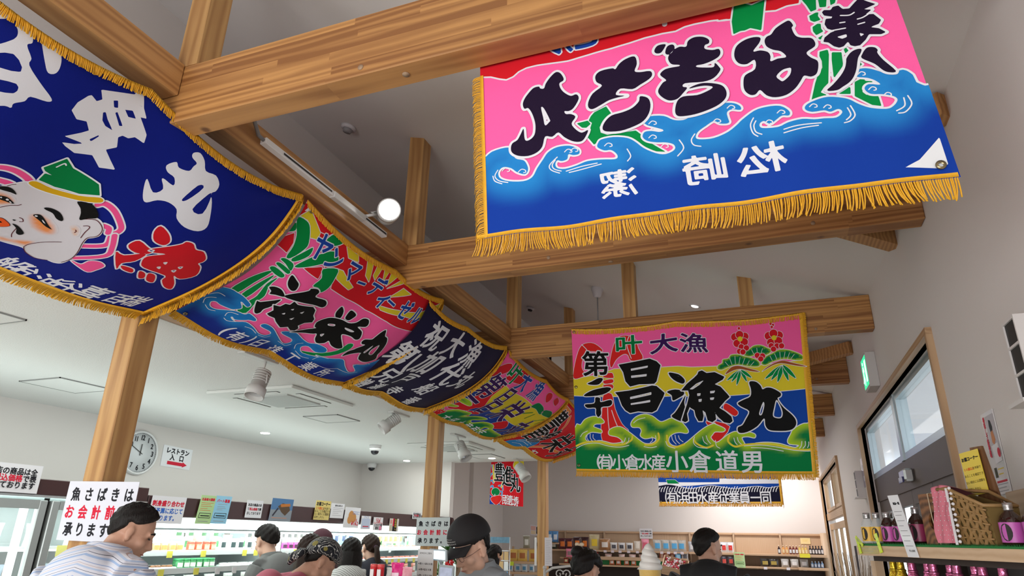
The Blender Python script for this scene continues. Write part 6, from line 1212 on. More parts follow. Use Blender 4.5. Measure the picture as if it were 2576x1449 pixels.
# ------------------------------------------------------------------ food in the chillers
rng = random.Random(5)
def pack_tray(col, lab, nm='food_tray'):
    t = thing(nm, lab, 'food', (0, 0, 0)); MB().box(-.045, .045, -.06, .06, 0, .02, b=.008).build('tray', mat('tray_white', (.8, .82, .82), .4), t, local=True)
    mb = MB(); 
    for q in range(5): mb.ball((rng.uniform(-.02, .02), -.04+.02*q, .022), .022, n=7, k=5, sc=(1.2, .8, .6))
    mb.build('food', mat('food_%d%d%d' % tuple(int(x*99) for x in col), col, .4, var=.3, vscale=50), t, local=True); MB().box(-.043, .043, -.058, .058, .036, .037).build('film', mat('film', (.9, .95, .95), .05, alpha=.25), t, local=True); return t
def pack_tub(body, lid, label_col, lab, nm='food_jar'):
    t = thing(nm, lab, 'food', (0, 0, 0)); MB().lathe([(.028, 0), (.032, .005), (.032, .055), (.027, .062)], 14).build('jar_body', mat('jar_%d%d%d' % tuple(int(x*99) for x in body), body, .3), t, local=True)
    MB().lathe([(.030, .060), (.031, .075), (.028, .078)], 14).build('lid', mat('lid_%d%d%d' % tuple(int(x*99) for x in lid), lid, .35), t, local=True)
    MB().add([(.0325*math.cos(a), .0325*math.sin(a), z) for z in (.015, .048) for a in np.linspace(-1, 1, 7)], [(i, i+1, i+8, i+7) for i in range(6)]).build('jar_label', mat('lbl_%d%d%d' % tuple(int(x*99) for x in label_col), label_col, .5), t, local=True); return t
def pack_bag(col, lab, lblc=None, nm='snack_bag', h=.16, w=.11, d=.045, clear=False):
    t = thing(nm, lab, 'food', (0, 0, 0)); nx, nz = 7, 9; V = []; r2 = random.Random(int(sum(col)*1000)+int(h*1000))
    for s in (1, -1):
        for j in range(nz):
            for i in range(nx):
                u, v = i/(nx-1), j/(nz-1); b = math.sin(math.pi*u)**.5*(math.sin(math.pi*min(v*1.05, 1))**.6); V.append((s*d/2*b+r2.uniform(-.003, .003)*b, (u-.5)*w*(1-.10*math.sin(math.pi*v)), v*h))
    F = []
    for s in (0, 1):
        o = s*nx*nz
        for j in range(nz-1):
            for i in range(nx-1): q = (o+j*nx+i, o+j*nx+i+1, o+(j+1)*nx+i+1, o+(j+1)*nx+i); F.append(q if s == 0 else q[::-1])
    MB().add(V, F, None, True).build('bag', mat('bag_%d%d%d' % tuple(int(x*99) for x in col), col, .25, bump=1.0, bscale=45, coat=.3, alpha=.8 if clear else 1, var=.12, vscale=30), t, local=True)
    if lblc: MB().add([(d/2*math.sin(math.pi*(u))**.5+.002, (u-.5)*w*.92, z*h) for z in (.25, .72) for u in np.linspace(.2, .8, 5)], [(i, i+1, i+6, i+5) for i in range(4)], None, True).build('bag_label', mat('lbl_%d%d%d' % tuple(int(x*99) for x in lblc), lblc, .4), t, local=True)
    MB().box(-.002, .002, -w*.5, w*.5, h*.97, h*1.03).build('top_seal', mat('bag_%d%d%d' % tuple(int(x*99) for x in col), col, .25), t, local=True); return t
def row(proto, first, n, x, y0, dy, z, labs, grp, rz=0, jit=.006, along='Y'):
    L0 = proto['label']
    for i in range(n):
        p = (x+rng.uniform(-jit, jit), y0+i*dy+rng.uniform(-jit, jit), z) if along == 'Y' else (x+i*dy+rng.uniform(-jit, jit), y0+rng.uniform(-jit, jit), z)
        r0 = rz+rng.uniform(-.12, .12)
        if i == 0 and first: proto.location = p; proto.rotation_euler = (0, 0, r0); proto['group'] = grp; proto['label'] = nth(L0, 0, n)
        else: dup(proto, p, r0, nth(L0, i+(0 if first else 1), n+1), grp)
Z1, Z2 = 1.396, 1.263; XA, XC = -4.68, -4.62
row(pack_tub((.45, .16, .10), (.05, .05, .05), (.62, .13, .05), 'jar with black lid and orange red label on the top chiller shelf, near end'), 1, 4, XA, 4.0, .075, Z1, 0, 'jars at the near end of the chiller')
row(pack_tub((.66, .40, .22), (.8, .8, .78), (.70, .25, .08), 'tan jar with pale lid on the top chiller shelf'), 1, 4, XA, 4.34, .078, Z1, 0, 'tan jars on the top chiller shelf')
row(pack_tub((.55, .12, .06), (.55, .12, .08), (.75, .45, .25), 'red jar with tan label on the top chiller shelf'), 1, 4, XA, 4.70, .08, Z1, 0, 'red jars on the top chiller shelf')
row(pack_bag((.85, .87, .86), 'clear crinkled bag with dark dried fish on the top chiller shelf', (.03, .05, .05), h=.10, w=.10), 1, 7, XA, 5.06, .115, Z1, 0, 'bags of dried fish on the top shelf')
row(pack_tub((.62, .06, .33), (.75, .25, .5), (.05, .02, .04), 'pink cup with a black round mark on the top chiller shelf', 'food_cup'), 1, 4, XA, 5.92, .085, Z1, 0, 'pink cups behind the man in grey')
row(pack_tub((.75, .42, .04), (.75, .5, .1), (.05, .03, .01), 'yellow cup with a black round mark on the top chiller shelf', 'food_cup'), 1, 4, XA, 6.27, .085, Z1, 0, 'yellow cups beside the pink ones')
row(pack_tray((.75, .30, .28), 'tray of pale red seafood on the top chiller shelf'), 1, 8, XA, 6.72, .145, Z1, 0, 'seafood trays on the top shelf')
row(pack_bag((.25, .55, .82), 'shiny light blue bag hanging high in the chiller', (.03, .05, .12), h=.12, w=.13), 1, 3, XA-.1, 6.95, .14, Z1+.05, 0, 'blue bags high in the chiller')
row(pack_bag((.72, .62, .30), 'beige bag of dried shreds high in the chiller', (.45, .30, .08), h=.12, w=.12), 1, 6, XA-.12, 7.8, .135, Z1+.05, 0, 'beige bags high in the chiller')
row(pack_bag((.80, .82, .80), 'tall clear bag of pickled greens hanging under the canopy', (.05, .16, .06), h=.13, w=.10), 1, 4, XA-.12, 4.65, .14, Z1+.02+.07, 0, 'bags of greens under the canopy')
row(pack_bag((.86, .86, .84), 'white puffed bag hanging under the canopy', (.12, .12, .12), h=.10, w=.085), 1, 9, XA-.15, 5.55, .10, Z1+.09, 0, 'white bags under the canopy')
row(pack_tray((.70, .20, .15), 'tray of red crab legs on the top chiller shelf, far end'), 1, 6, XA, 8.0, .16, Z1, 0, 'crab trays at the far end of the top shelf')
row(pack_tray((.45, .22, .10), 'tray of browned fish cakes on the lower chiller shelf'), 1, 5, XC, 3.99, .11, Z2, 0, 'fish cake trays on the lower shelf')
row(pack_tub((.10, .42, .16), (.08, .50, .18), (.85, .85, .8), 'tub with a bright green lid on the lower chiller shelf', 'food_tub'), 1, 6, XC, 4.55, .068, Z2, 0, 'green lidded tubs on the lower shelf')
row(dup(bpy.data.objects['food_tub'], (XC-.06, 4.58, Z2), 0, 'tub with green lid in the row behind on the lower shelf', 'green lidded tubs, back row'), 0, 5, XC-.068, 4.64, .068, Z2, 0, 'green lidded tubs, back row')
row(pack_tray((.80, .78, .72), 'tray of white seafood on the lower chiller shelf'), 1, 9, XC, 5.06, .135, Z2, 0, 'white seafood trays on the lower shelf')
row(pack_bag((.50, .32, .06), 'amber bag of dried snacks on the lower chiller shelf', (.30, .12, .03), h=.085, w=.08), 1, 5, XC, 6.3, .085, Z2, 0, 'amber bags on the lower shelf')
row(pack_tray((.62, .16, .10), 'tray of dark red fish on the lower chiller shelf'), 1, 14, XC, 6.85, .155, Z2, 0, 'red fish trays on the lower shelf')
row(pack_bag((.80, .84, .86), 'frosty white bag on the upper freezer shelf', (.62, .70, .75), h=.14, w=.16, d=.08), 1, 9, -4.68, 1.3, .29, 1.44, 0, 'frosty bags on the upper freezer shelf')
row(pack_bag((.55, .66, .80), 'blue frosted bag on the lower freezer shelf', (.30, .42, .62), h=.13, w=.17, d=.08), 1, 9, -4.68, 1.35, .29, 1.20, 0, 'blue bags on the lower freezer shelf')
row(pack_bag((.62, .48, .36), 'brown frosted bag on the lower freezer shelf', None, h=.11, w=.12, d=.07), 1, 5, -4.72, 1.5, .55, 1.20, 0, 'brown bags on the lower freezer shelf')
row(pack_bag((.80, .80, .76), 'white printed bag on the lowest visible chiller shelf', (.12, .35, .20), h=.12, w=.12), 1, 12, -4.60, 4.0, .22, 1.092, 0, 'white bags on the lowest chiller shelf')
row(pack_bag((.60, .20, .14), 'reddish bag on the lowest visible chiller shelf', (.75, .7, .6), h=.11, w=.11), 1, 12, -4.60, 6.65, .21, 1.092, 0, 'reddish bags on the lowest chiller shelf')
row(pack_bag((.78, .82, .80), 'crinkled clear bag with green leaves, back row of the top shelf', (.10, .30, .12), h=.11, w=.11), 1, 14, -4.86, 4.1, .36, Z1, 0, 'leafy bags in the back row')
row(pack_bag((.85, .60, .52), 'salmon pink bag, back row of the top shelf', (.80, .80, .78), h=.13, w=.12), 1, 14, -4.90, 4.27, .36, Z1, 0, 'salmon bags in the back row')
row(pack_bag((.16, .12, .10), 'dark dried seaweed bag hung at the back of the chiller', (.5, .45, .4), h=.08, w=.08), 1, 10, -4.95, 4.4, .50, Z1+.06, 0, 'dark bags at the back')
def tags(x, z, ys, col, lab, grp, w=.055, h=.05):
    p = MB().box(0, .002, -w/2, w/2, -h, 0).box(.002, .0024, -w*.35, w*.3, -h*.45, -h*.35).build('price_tag', None); p.data.materials.clear(); p.data.materials.append(mat('tag_'+grp[:5], col, .6, var=.05)); tag(p, lab, 'price tag', grp)
    for i, y in enumerate(ys):
        if i == 0: p.location = (x, y, z); p['label'] = nth(lab, 0, len(ys))
        else: q = p.copy(); COL.objects.link(q); q.location = (x, y, z); q['label'] = nth(lab, i, len(ys))
YT = (.85, .78, .12)
tags(-4.605, 1.40, (4.10, 4.42, 4.78, 5.28, 5.43, 5.58, 6.02, 6.38), YT, 'small yellow price tag on the upper chiller rail', 'yellow tags, upper chiller rail')
tags(-4.535, 1.268, (4.30, 4.66, 5.35, 6.40, 7.55, 7.72, 7.86, 8.02, 8.22, 8.42), YT, 'small yellow price tag on the second chiller rail', 'bright tags, second chiller rail')
tags(-4.605, 1.395, (5.75, 5.88, 7.0, 7.3, 7.6, 7.9), (.8, .8, .8), 'small white price tag on the upper chiller rail', 'white tags on the upper rail')
tags(-4.535, 1.262, (4.90, 5.10, 5.6, 5.8, 6.1), (.8, .78, .8), 'small white price tag on the second chiller rail', 'pale tags on the second rail')
tags(-4.535, 1.45, (2.0, 2.75, 3.45), YT, 'yellow card inside the upper glass freezer shelf', 'cards on upper freezer shelf', .11, .07)
tags(-4.535, 1.21, (2.1, 2.9, 3.45), YT, 'yellow card inside the lower glass freezer shelf', 'tags in lower freezer shelf', .11, .07)
# ------------------------------------------------------------------ gondola with bottles by the door wall
SA = Vector((.33, 3.15, 0)); SD = Vector((.412, -.911, 0)).normalized(); SN = Vector((.911, .412, 0)).normalized(); SZ = 1.545
def SP(s, o, z): return SA+SD*s+SN*o+Vector((0, 0, z))
def prism(mb, pts, z0, z1, m=None):
    n = len(pts); return mb.add([(p[0], p[1], z) for z in (z0, z1) for p in pts], [tuple(range(n))[::-1], tuple(range(n, 2*n))]+[(i, (i+1) % n, (i+1) % n+n, i+n) for i in range(n)], m)
a, b_, c_ = SP(-.06, 0, 0), SP(1.12, 0, 0), SP(-.06, .26, 0)
outl = [(a.x, a.y), (b_.x, b_.y), (.836, b_.y), (.836, 3.55), (c_.x+.03, 3.42), (c_.x, c_.y)]
g = thing('display_shelf', 'pine display shelf with a green turf mat against the door wall', 'shelf', (SA.x+.2, SA.y-.3, 0))
prism(MB(), outl, SZ-.040, SZ-.004).build('shelf_board', SHELFWY, g)
TURF = mat('turf_green', (.02, .22, .05), .9, bump=1, bscale=500)
prism(MB(), [(p[0], p[1]) for p in (SP(-.055, .002, 0), SP(1.11, .002, 0), Vector((.835, b_.y+.01, 0)), Vector((.835, 3.54, 0)), SP(-.05, .25, 0))], SZ-.004, SZ+.003).build('turf_mat', TURF, g)
tf = MB(); r3 = random.Random(3)
for i in range(1500):
    p = SP(-.05+1.14*i/1500, .003+.0*r3.random(), SZ+.001)+SN*r3.uniform(0, .02); d = Vector((r3.uniform(-.002, .002)-.002, r3.uniform(-.002, .002), .006+r3.random()*.003)); tf.add([p-SD*.0008, p+SD*.0008, p+d], [(0, 1, 2)])
tf.build('turf_blades', TURF, g, kind='stuff')
prism(MB(), [(p.x, p.y) for p in (SP(-.02, .03, 0), SP(1.1, .03, 0), Vector((.835, b_.y+.02, 0)), Vector((.835, 3.45, 0)), SP(-.02, .2, 0))], 1.24, 1.27).build('shelf_board', SHELFWY, g)
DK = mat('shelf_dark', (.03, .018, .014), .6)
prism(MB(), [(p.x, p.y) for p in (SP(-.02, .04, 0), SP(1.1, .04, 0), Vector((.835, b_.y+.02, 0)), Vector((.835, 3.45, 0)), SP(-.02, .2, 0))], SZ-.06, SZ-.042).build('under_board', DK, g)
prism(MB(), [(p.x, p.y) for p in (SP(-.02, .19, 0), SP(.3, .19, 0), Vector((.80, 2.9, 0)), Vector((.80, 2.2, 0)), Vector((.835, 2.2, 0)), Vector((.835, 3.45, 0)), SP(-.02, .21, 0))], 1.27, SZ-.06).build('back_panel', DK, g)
for s in (-.03, 1.05): prism(MB(), [(p.x, p.y) for p in (SP(s, .03, 0), SP(s+.03, .03, 0), SP(s+.03, .06, 0), SP(s, .06, 0))], 0, SZ-.06).build('leg', SHELFV, g)
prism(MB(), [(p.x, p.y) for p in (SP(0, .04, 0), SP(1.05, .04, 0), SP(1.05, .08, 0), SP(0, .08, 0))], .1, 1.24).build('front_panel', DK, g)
for y0, y1 in ((2.16, 2.62), (2.64, 3.04)): MB().box(.815, .835, y0, y1, SZ, 1.735, b=.003).build('back_board', SHELFWY, g)
MB().box(.80, .835, 2.615, 2.645, SZ, 1.74).build('upright', SHELFV, g)
GLB = mat('clear_glass', (.75, .80, .80), .06, alpha=.35, spec=.8); LIQ = mat('dark_liquor', (.03, .012, .008), .12, coat=.5); CAP = mat('cap_silver', (.42, .40, .40), .3, .8)
def bottle(lblc, glassm, lab, h=.118, r_=.026):
    t = thing('liquor_bottle', lab, 'bottle', (0, 0, 0)); k = h/.118
    MB().lathe([(r_*.9, 0), (r_, .004), (r_, .068*k), (r_*.85, .080*k), (.012, .095*k), (.011, .100*k)], 18).build('bottle_body', glassm, t, local=True)
    MB().lathe([(.0125, .096*k), (.0135, .099*k), (.0125, .104*k), (.0135, .106*k), (.0135, .117*k), (.012, .118*k)], 14).build('cap', CAP, t, local=True)
    L_ = MB(); L_.add([((r_+.0006)*math.cos(q), (r_+.0006)*math.sin(q), z) for z in (.010*k, .064*k) for q in np.linspace(2.2, 5.6, 13)], [(i, i+1, i+14, i+13) for i in range(12)], None, True); L_.build('bottle_label', mat('lb_%d%d%d' % tuple(int(x*99) for x in lblc), lblc, .4), t, local=True)
    E_ = MB(); E_.add([((r_+.0012)*math.cos(3.9+.5*math.cos(q)), (r_+.0012)*math.sin(3.9+.5*math.cos(q)), (.037+.024*math.sin(q))*k) for q in np.linspace(0, 6.283, 15)[:-1]], [tuple(range(14))], None, True); E_.build('label_emblem', mat('emblem_black', (.02, .015, .015), .5), t, local=True)
    return t
def putb(proto, spots, labs, grp):
    for i, (s, o) in enumerate(spots):
        p = SP(s, o, SZ+.003)
        if i == 0: proto.location = p; proto['label'] = labs[0]; proto['group'] = grp
        else: dup(proto, p, r3.uniform(-.2, .2), labs[i], grp)
by = bottle((.75, .45, .04), GLB, ''); putb(by, [(-.015, .035), (.035, .045), (.075, .075), (.02, .10)], ['clear bottle with a yellow label at the free end of the turf shelf', 'second clear yellow-labelled bottle from the free shelf end', 'third clear yellow-labelled bottle, beside the purple labels', 'yellow-labelled bottle in the row behind at the shelf end'], 'yellow labelled bottles')
bp_ = bottle((.50, .08, .35), LIQ, ''); putb(bp_, [(.105, .045), (.15, .06), (.20, .10)], ['dark bottle with purple label next to the yellow labels', 'second purple-labelled bottle, half behind the hanging price list', 'purple-labelled bottle behind the hanging price list'], 'purple labelled bottles')
bm = bottle((.28, .03, .09), LIQ, '', .13, .03); putb(bm, [(.262, .06), (.315, .085), (.345, .12), (.30, .14)], ['dark bottle with a wine red label beside the price list', 'dark wine-labelled bottle beside the scorched wooden box', 'wine-labelled bottle behind the scorched wooden box', 'wine-labelled bottle in the back row by the price list'], 'wine red labelled bottles')
bq = bottle((.52, .10, .42), LIQ, '', .125, .033); putb(bq, [(.72, .05), (.80, .06)], ['dark bottle with bright purple label beside the basket', 'dark bottle with purple label at the frame edge by the basket'], 'bright purple bottles by the basket')
# scorched wooden box with a round opening
bx = thing('wooden_box', 'scorched wooden box with a round hole showing yellow and a string', 'box', SP(.42, .05, SZ+.003))
SCW = wood('scorched_wood', 0, (.30, .13, .05), (.03, .012, .006), knots=0)
f0, f1 = .352, .468; z0, z1 = SZ+.003, SZ+.172
ring = [(.415+.030*math.cos(q), (z0+z1)/2-.008+.030*math.sin(q)) for q in np.linspace(0, 2*math.pi, 25)[:-1]]
sq = []
for q in np.linspace(0, 2*math.pi, 25)[:-1]:
    cx, cy = math.cos(q), math.sin(q); k_ = 1/max(abs(cx), abs(cy)); sq.append(((f0+f1)/2+cx*k_*(f1-f0)/2, (z0+z1)/2+cy*k_*(z1-z0)/2))
mb = MB(); V = [SP(s, .022, z) for s, z in ring]+[SP(s, .022, z) for s, z in sq]+[SP(s, .03, z) for s, z in ring]
mb.add(V, [(i, (i+1) % 24, (i+1) % 24+24, i+24) for i in range(24)]+[(i, (i+1) % 24, (i+1) % 24+48, i+48) for i in range(24)]); mb.build('box_front', SCW, bx)
mb = MB()
for (s0, s1, o0, o1, q0, q1) in ((f0, f0+.006, .024, .13, z0, z1), (f1-.006, f1, .024, .13, z0, z1), (f0, f1, .024, .13, z0, z0+.006), (f0, f1, .024, .13, z1-.006, z1), (f0, f1, .12, .13, z0, z1)): mb.obox((SP(s0, o0, q0)+SP(s1, o1, q1))/2, SD*(s1-s0)/2, SN*(o1-o0)/2, Vector((0, 0, (q1-q0)/2)))
mb.build('box_sides', SCW, bx)
mb = MB(); mb.ball(SP(.425, .062, (z0+z1)/2-.01), .030, n=18, k=12, sc=(1, 1, 1.1)); mb.build('yellow_bottle', mat('yolk_yellow', (.90, .58, .03), .3), bx)
MB().tube([SP(.405, .05, z1+.002), SP(.408, .019, z1), SP(.412, .018, (z0+z1)/2), SP(.43, .018, z0+.002)], .0016, 6).build('string', mat('string_tan', (.62, .50, .34), .8), bx)
# basket with a pink cloth
bk = thing('basket', 'woven bamboo basket draped with a pink dotted cloth', 'basket', SP(.56, .08, SZ+.003)); BAM = mat('bamboo', (.34, .20, .075), .5, var=.25, vscale=40); BAMD = mat('bamboo_dark', (.20, .13, .04), .6, var=.2)
def btop(s): return SZ+.180-.42*max(0, s-.54)
n_s = 9
for i in range(n_s):
    s0 = .500+i*.0195; mb = MB(); pts = []
    for k in range(9):
        z = SZ+.006+(btop(s0)-SZ-.012)*k/8; pts.append(SP(s0+.012*(k/8), .022-.018*(k/8)+.0035*((-1)**(i+k)), z))
    V = [p+SD*w_+SN*t_ for p in pts for (w_, t_) in ((-.0062, 0), (.0062, 0), (.0062, .003), (-.0062, .003))]
    mb.add(V, [(4*k+j, 4*k+(j+1) % 4, 4*k+4+(j+1) % 4, 4*k+4+j) for k in range(8) for j in range(4)]+[(0, 1, 2, 3), (32, 33, 34, 35)]); mb.build('basket_slat', BAM, bk)
for k in range(5):
    mb = MB(); pts = []
    for i in range(19):
        s0 = .492+i*.0099; z = SZ+.012+(btop(s0)-SZ-.02)*(k+.5)/5; pts.append(SP(s0+.012*(k/5), .022-.018*(k/5)+.0035*((-1)**((i//2)+k+1)), z))
    mb.tube(pts, .0032, 6); mb.build('basket_band', BAM, bk)
mb = MB(); mb.tube([SP(.49, .0, btop(.49)), SP(.54, .0, btop(.54)), SP(.60, .0, btop(.60)), SP(.68, .004, btop(.68)), SP(.685, .11, btop(.68)), SP(.56, .13, btop(.56)), SP(.47, .13, btop(.49)), SP(.47, .02, btop(.49))], .006, 8); mb.build('basket_rim', BAM, bk)
mb = MB(); V = [SP(.488, .03, SZ+.004), SP(.672, .03, SZ+.004), SP(.672, .12, SZ+.004), SP(.488, .12, SZ+.004), SP(.478, .014, btop(.48)-.01), SP(.68, .016, btop(.67)-.01), SP(.68, .12, btop(.67)-.01), SP(.478, .12, btop(.48)-.01)]
mb.add(V, [(0, 1, 5, 4), (1, 2, 6, 5), (2, 3, 7, 6), (3, 0, 4, 7), (0, 1, 2, 3)]); mb.build('basket_inner', BAMD, bk)
PC = mat('pink_cloth', (.66, .20, .26), .85, bump=.4, bscale=400)
mb = MB(); nu, nv = 13, 22; V = []
for j in range(nv):
    f = j/(nv-1)
    for i in range(nu):
        g_ = i/(nu-1); s = .458+.086*g_; bul = .009*math.sin(g_*math.pi*2.2+.6+f*1.5)+.005*math.sin(f*9+g_*4)
        if f < .18: z = SZ+.188-(.03*(1-f/.18)); o = .11-.10*(f/.18)+bul*.3
        else: z = SZ+.188-(f-.18)/.82*.178; o = .012-.010*f-abs(bul)*.9
        V.append(SP(s-.006*f+.006*math.sin(f*7), o-.002, z+.008*math.sin(g_*3.1)*(f < .9)))
mb.add(V, [(j*nu+i, j*nu+i+1, (j+1)*nu+i+1, (j+1)*nu+i) for j in range(nv-1) for i in range(nu-1)], None, True); mb.build('cloth', PC, bk)
mb = MB(); LC = mat('lace_white', (.78, .76, .78), .8)
mb.obox(SP(.541, -.005, SZ+.093), SD*.005, SN*.0012, Vector((.0, 0, .088)), LC)
for i in range(11): mb.ball(SP(.556+.004*(i % 2), -.004, SZ+.015+i*.0165), .0052, LC, 8, 6); mb.tube([SP(.545, -.004, SZ+.015+i*.0165), SP(.556, -.004, SZ+.015+i*.0165)], .001, 4, LC)
mb.build('lace_trim', LC, bk)
mb = MB(); r4 = random.Random(9)
for j in range(11):
    for i in range(4): mb.ball(SP(.468+i*.020+.006*(j % 2), -.008, SZ+.02+j*.015), .0015, LC, 5, 4)
mb.build('cloth_dots', LC, bk)
# price list strip, neon cards, yellow liquor board
def D_price(cv, W_, H_):
    cv.text('商品一覧', W_*.6, H_*.14, W_*.16, 'k', .0006)
    lines(cv, W_*.15, W_*.9, [H_*q for q in (.27, .33, .42, .50, .58, .66, .74, .82)], 'gr', .0022); cv.text('税込価格', W_*.6, H_*.90, W_*.14, 'k')
ux = SD*.062; tl = SP(.215, -.006, SZ+.175)
sheet('price_list', 'tall white price list clipped to the turf shelf before the bottles', 'notice', tl, SD, (0.055*SD.x/.2, .055*SD.y/.2, -1), .062, .222, D_price)
NE = (.62, .80, .02)
def neon(name, lab, s, z, w, h, tilt_):
    sheet(name, lab, 'price tag', SP(s, -.006, z), SD+Vector((0, 0, tilt_)), Vector((0, 0, -1))+SD*tilt_, w, h, lambda c, W_, H_: lines(c, W_*.2, W_*.8, [H_*.2, H_*.4, H_*.6], 'gr', .001), NE, cell=.001)
neon('price_card', 'neon yellow card leaning at the free shelf end', -.05, SZ+.022, .015, .06, .25); neon('price_card', 'slanting neon strip crossing the yellow label bottles', -.045, SZ+.034, .055, .013, -.75)
neon('price_card', 'neon yellow card hanging below the second bottle', .085, SZ+.038, .018, .072, .30)
sheet('price_card', 'dull yellow tape label on the shelf edge at the free end', 'price tag', SP(-.035, -.002, SZ-.006), SD, DZ, .125, .028, lambda c, W_, H_: lines(c, W_*.1, W_*.9, [H_*.3, H_*.6], 'gr', .001), (.45, .36, .12), cell=.001)
sheet('liquor_board', 'yellow liquor corner board standing behind the basket', 'sign', SP(.445, .14, 1.852), SD+Vector((0, 0, .08)), Vector((0, 0, -1))+SD*.06, .092, .145, D_sake, (.76, .58, .04))
MB().add([SP(q[0], q[1], q[2]) for q in ((.47, .150, SZ), (.60, .150, SZ), (.545, .150, 1.868), (.49, .150, 1.868), (.47, .158, SZ), (.60, .158, SZ), (.545, .158, 1.868), (.49, .158, 1.868))], [(0, 1, 2, 3), (7, 6, 5, 4), (0, 4, 5, 1), (1, 5, 6, 2), (2, 6, 7, 3), (3, 7, 4, 0)]).build('board_back', wood('dark_ply', 2, (.22, .10, .04), (.14, .06, .02), knots=0), bpy.data.objects['liquor_board'])
def D_prod(cv, W_, H_):
    cv.rect(W_*.30, H_*.05, W_*.95, H_*.55, (.55, .52, .55)); cv.fill([np.array([(.52, .10), (.66, .12), (.72, .20), (.66, .28), (.52, .26), (.48, .18)])*(W_, H_)], 'k'); cv.fill([np.array([(.50, .26), (.68, .24), (.75, .36), (.60, .42), (.48, .38)])*(W_, H_)], (.62, .25, .10)); cv.fill([np.array([(.35, .42), (.85, .40), (.92, .62), (.38, .64)])*(W_, H_)], (.80, .78, .80)); disc_(cv, W_*.80, H_*.52, W_*.11, 'r')
    for i, q in enumerate('美味しさ新登場'): cv.glyph(q, W_*.17, H_*(.08+.072*i), W_*.16, W_*.16, 'r', bold=.001, cell=.002)
    cv.rect(W_*.12, H_*.68, W_*.32, H_*.80, (.05, .05, .02)); lines(cv, W_*.40, W_*.85, [H_*.70, H_*.76], 'y', .004); lines(cv, W_*.12, W_*.9, [H_*.84], 'r', .008); lines(cv, W_*.12, W_*.9, [H_*q for q in (.88, .92, .96)], 'gr', .003)
sheet('poster', 'narrow product poster curling on the wall above the basket', 'poster', (RW-.004, 3.20, 2.045), (-.0, -1, 0), DZ, .165, .31, D_prod, (.74, .72, .72))
def D_seat(cv, W_, H_):
    cv.text('出口専用', W_*.45, H_*.3, W_/6, 'W', .001); cv.text('自動ドア', W_*.45, H_*.7, W_/6, 'W', .001)
sheet('sign', 'dull purple sheet of pale writing beside the glass door frame', 'sign', (RW-.004, 7.25, 2.30), (0, -1, 0), DZ, .33, .26, D_seat, (.28, .24, .32))
tag(MB().box(RW-.02, RW, 8.86, 8.90, 1.20, 1.52).build('door_handle_bar', mat('bar_dark', (.08, .07, .08), .4), at=(RW, 8.88, 1.2)), 'thin dark upright bar on the wall between the two doors', 'handle')
# foil bottles below, dried grass
def foil(col, lab, spots, grp):
    m = mat('foil_%d%d' % (int(col[0]*99), int(col[2]*99)), col, .22, .75, bump=1.2, bscale=55)
    t = thing('foil_bottle', lab[0], 'bottle', (0, 0, 0)); t['group'] = grp
    MB().lathe([(.028, 0), (.030, .03), (.029, .12), (.022, .16), (.014, .185), (.013, .215), (.016, .22), (.012, .228)], 14).build('foil_wrap', m, t, local=True)
    MB().lathe([(.0155, .178), (.018, .183), (.0155, .188)], 12).build('foil_collar', m, t, local=True)
    for i, (s, o) in enumerate(spots):
        p = SP(s, o, 1.272)
        if i == 0: t.location = p
        else: dup(t, p, i, lab[i] if lab.count(lab[i]) == 1 else nth(lab[i], i, 9, 'gold ones'), grp)
foil((.62, .42, .03), ['gold foil topped bottle under the turf shelf, outer one', 'gold foil topped bottle next to the pink foil ones'], [(.055, .07), (.10, .07)], 'gold foil bottles under the shelf')
foil((.62, .16, .32), ['pink foil wrapped bottle on the lower shelf']*9, [(.17+.06*i, .07+.02*(i % 2)) for i in range(8)], 'pink foil bottles on the lower shelf')
gr = thing('dried_grass', 'bundle of dry brown grass stalks below the shelf end', 'plant', SP(-.16, .03, 1.0)); mb = MB(); r5 = random.Random(4)
for i in range(90):
    b0 = SP(-.15+r5.uniform(-.02, .02), .03+r5.uniform(-.02, .02), 1.0); tp = b0+Vector((r5.uniform(-.07, .07), r5.uniform(-.07, .07), r5.uniform(.40, .52))); mb.tube([b0, (b0+tp)/2+Vector((r5.uniform(-.01, .01), 0, 0)), tp], [.0015, .0018, .0008], 4)
mb.build('stalks', mat('dry_grass', (.32, .24, .16), .8, var=.3, vscale=30), gr, kind='stuff')
MB().lathe([(.035, 0), (.05, .0), (.055, 1.06), (.05, 1.06)], 16, SP(-.15, .03, 0)).build('pot', mat('pot_teal', (.10, .30, .30), .5), gr)
# ------------------------------------------------------------------ wall shelving at the far end
SB = 13.44
u = thing('wall_shelving', 'long pine shelving unit with goods along the end wall', 'shelf', (-1.8, 13.2, 0))
for i, (x0, x1) in enumerate(((-4.35, -3.90), (-3.87, -3.12), (-3.09, -1.51), (-1.48, -.735), (-.70, .055), (.085, .78))):
    MB().box(x0, x1, SB, SB+.03, .2, 1.69).build('back_board', SHELFV, u); MB().box(x0, x1, SB-.03, SB, 1.655, 1.69, b=.004).build('top_rail', SHELFW, u)
for x in (-4.37, -3.885, -3.105, -1.495, -.718, .07): MB().box(x-.014, x+.014, SB-.05, SB+.02, 0, 1.69).build('upright', SHELFV, u)
mb = MB(); mb.lathe([(.055, 0), (.055, 1.70)], 14, (.765, 13.10, 0)); mb.build('round_post', SHELFV, u); MB().box(.755, .80, 13.1, SB, 0, 1.70).build('side_panel', SHELFV, u)
for (x0, x1, z) in ((-3.87, -1.51, 1.355), (-1.48, .76, 1.352), (-1.48, .76, 1.150), (-3.10, -1.51, 1.215), (-3.10, -1.51, 1.105), (-3.87, -3.12, 1.11)):
    MB().box(x0, x1, 12.98 if z > 1.3 else 12.90, SB, z-.03, z-.002).build('shelf_board', SHELFW, u)
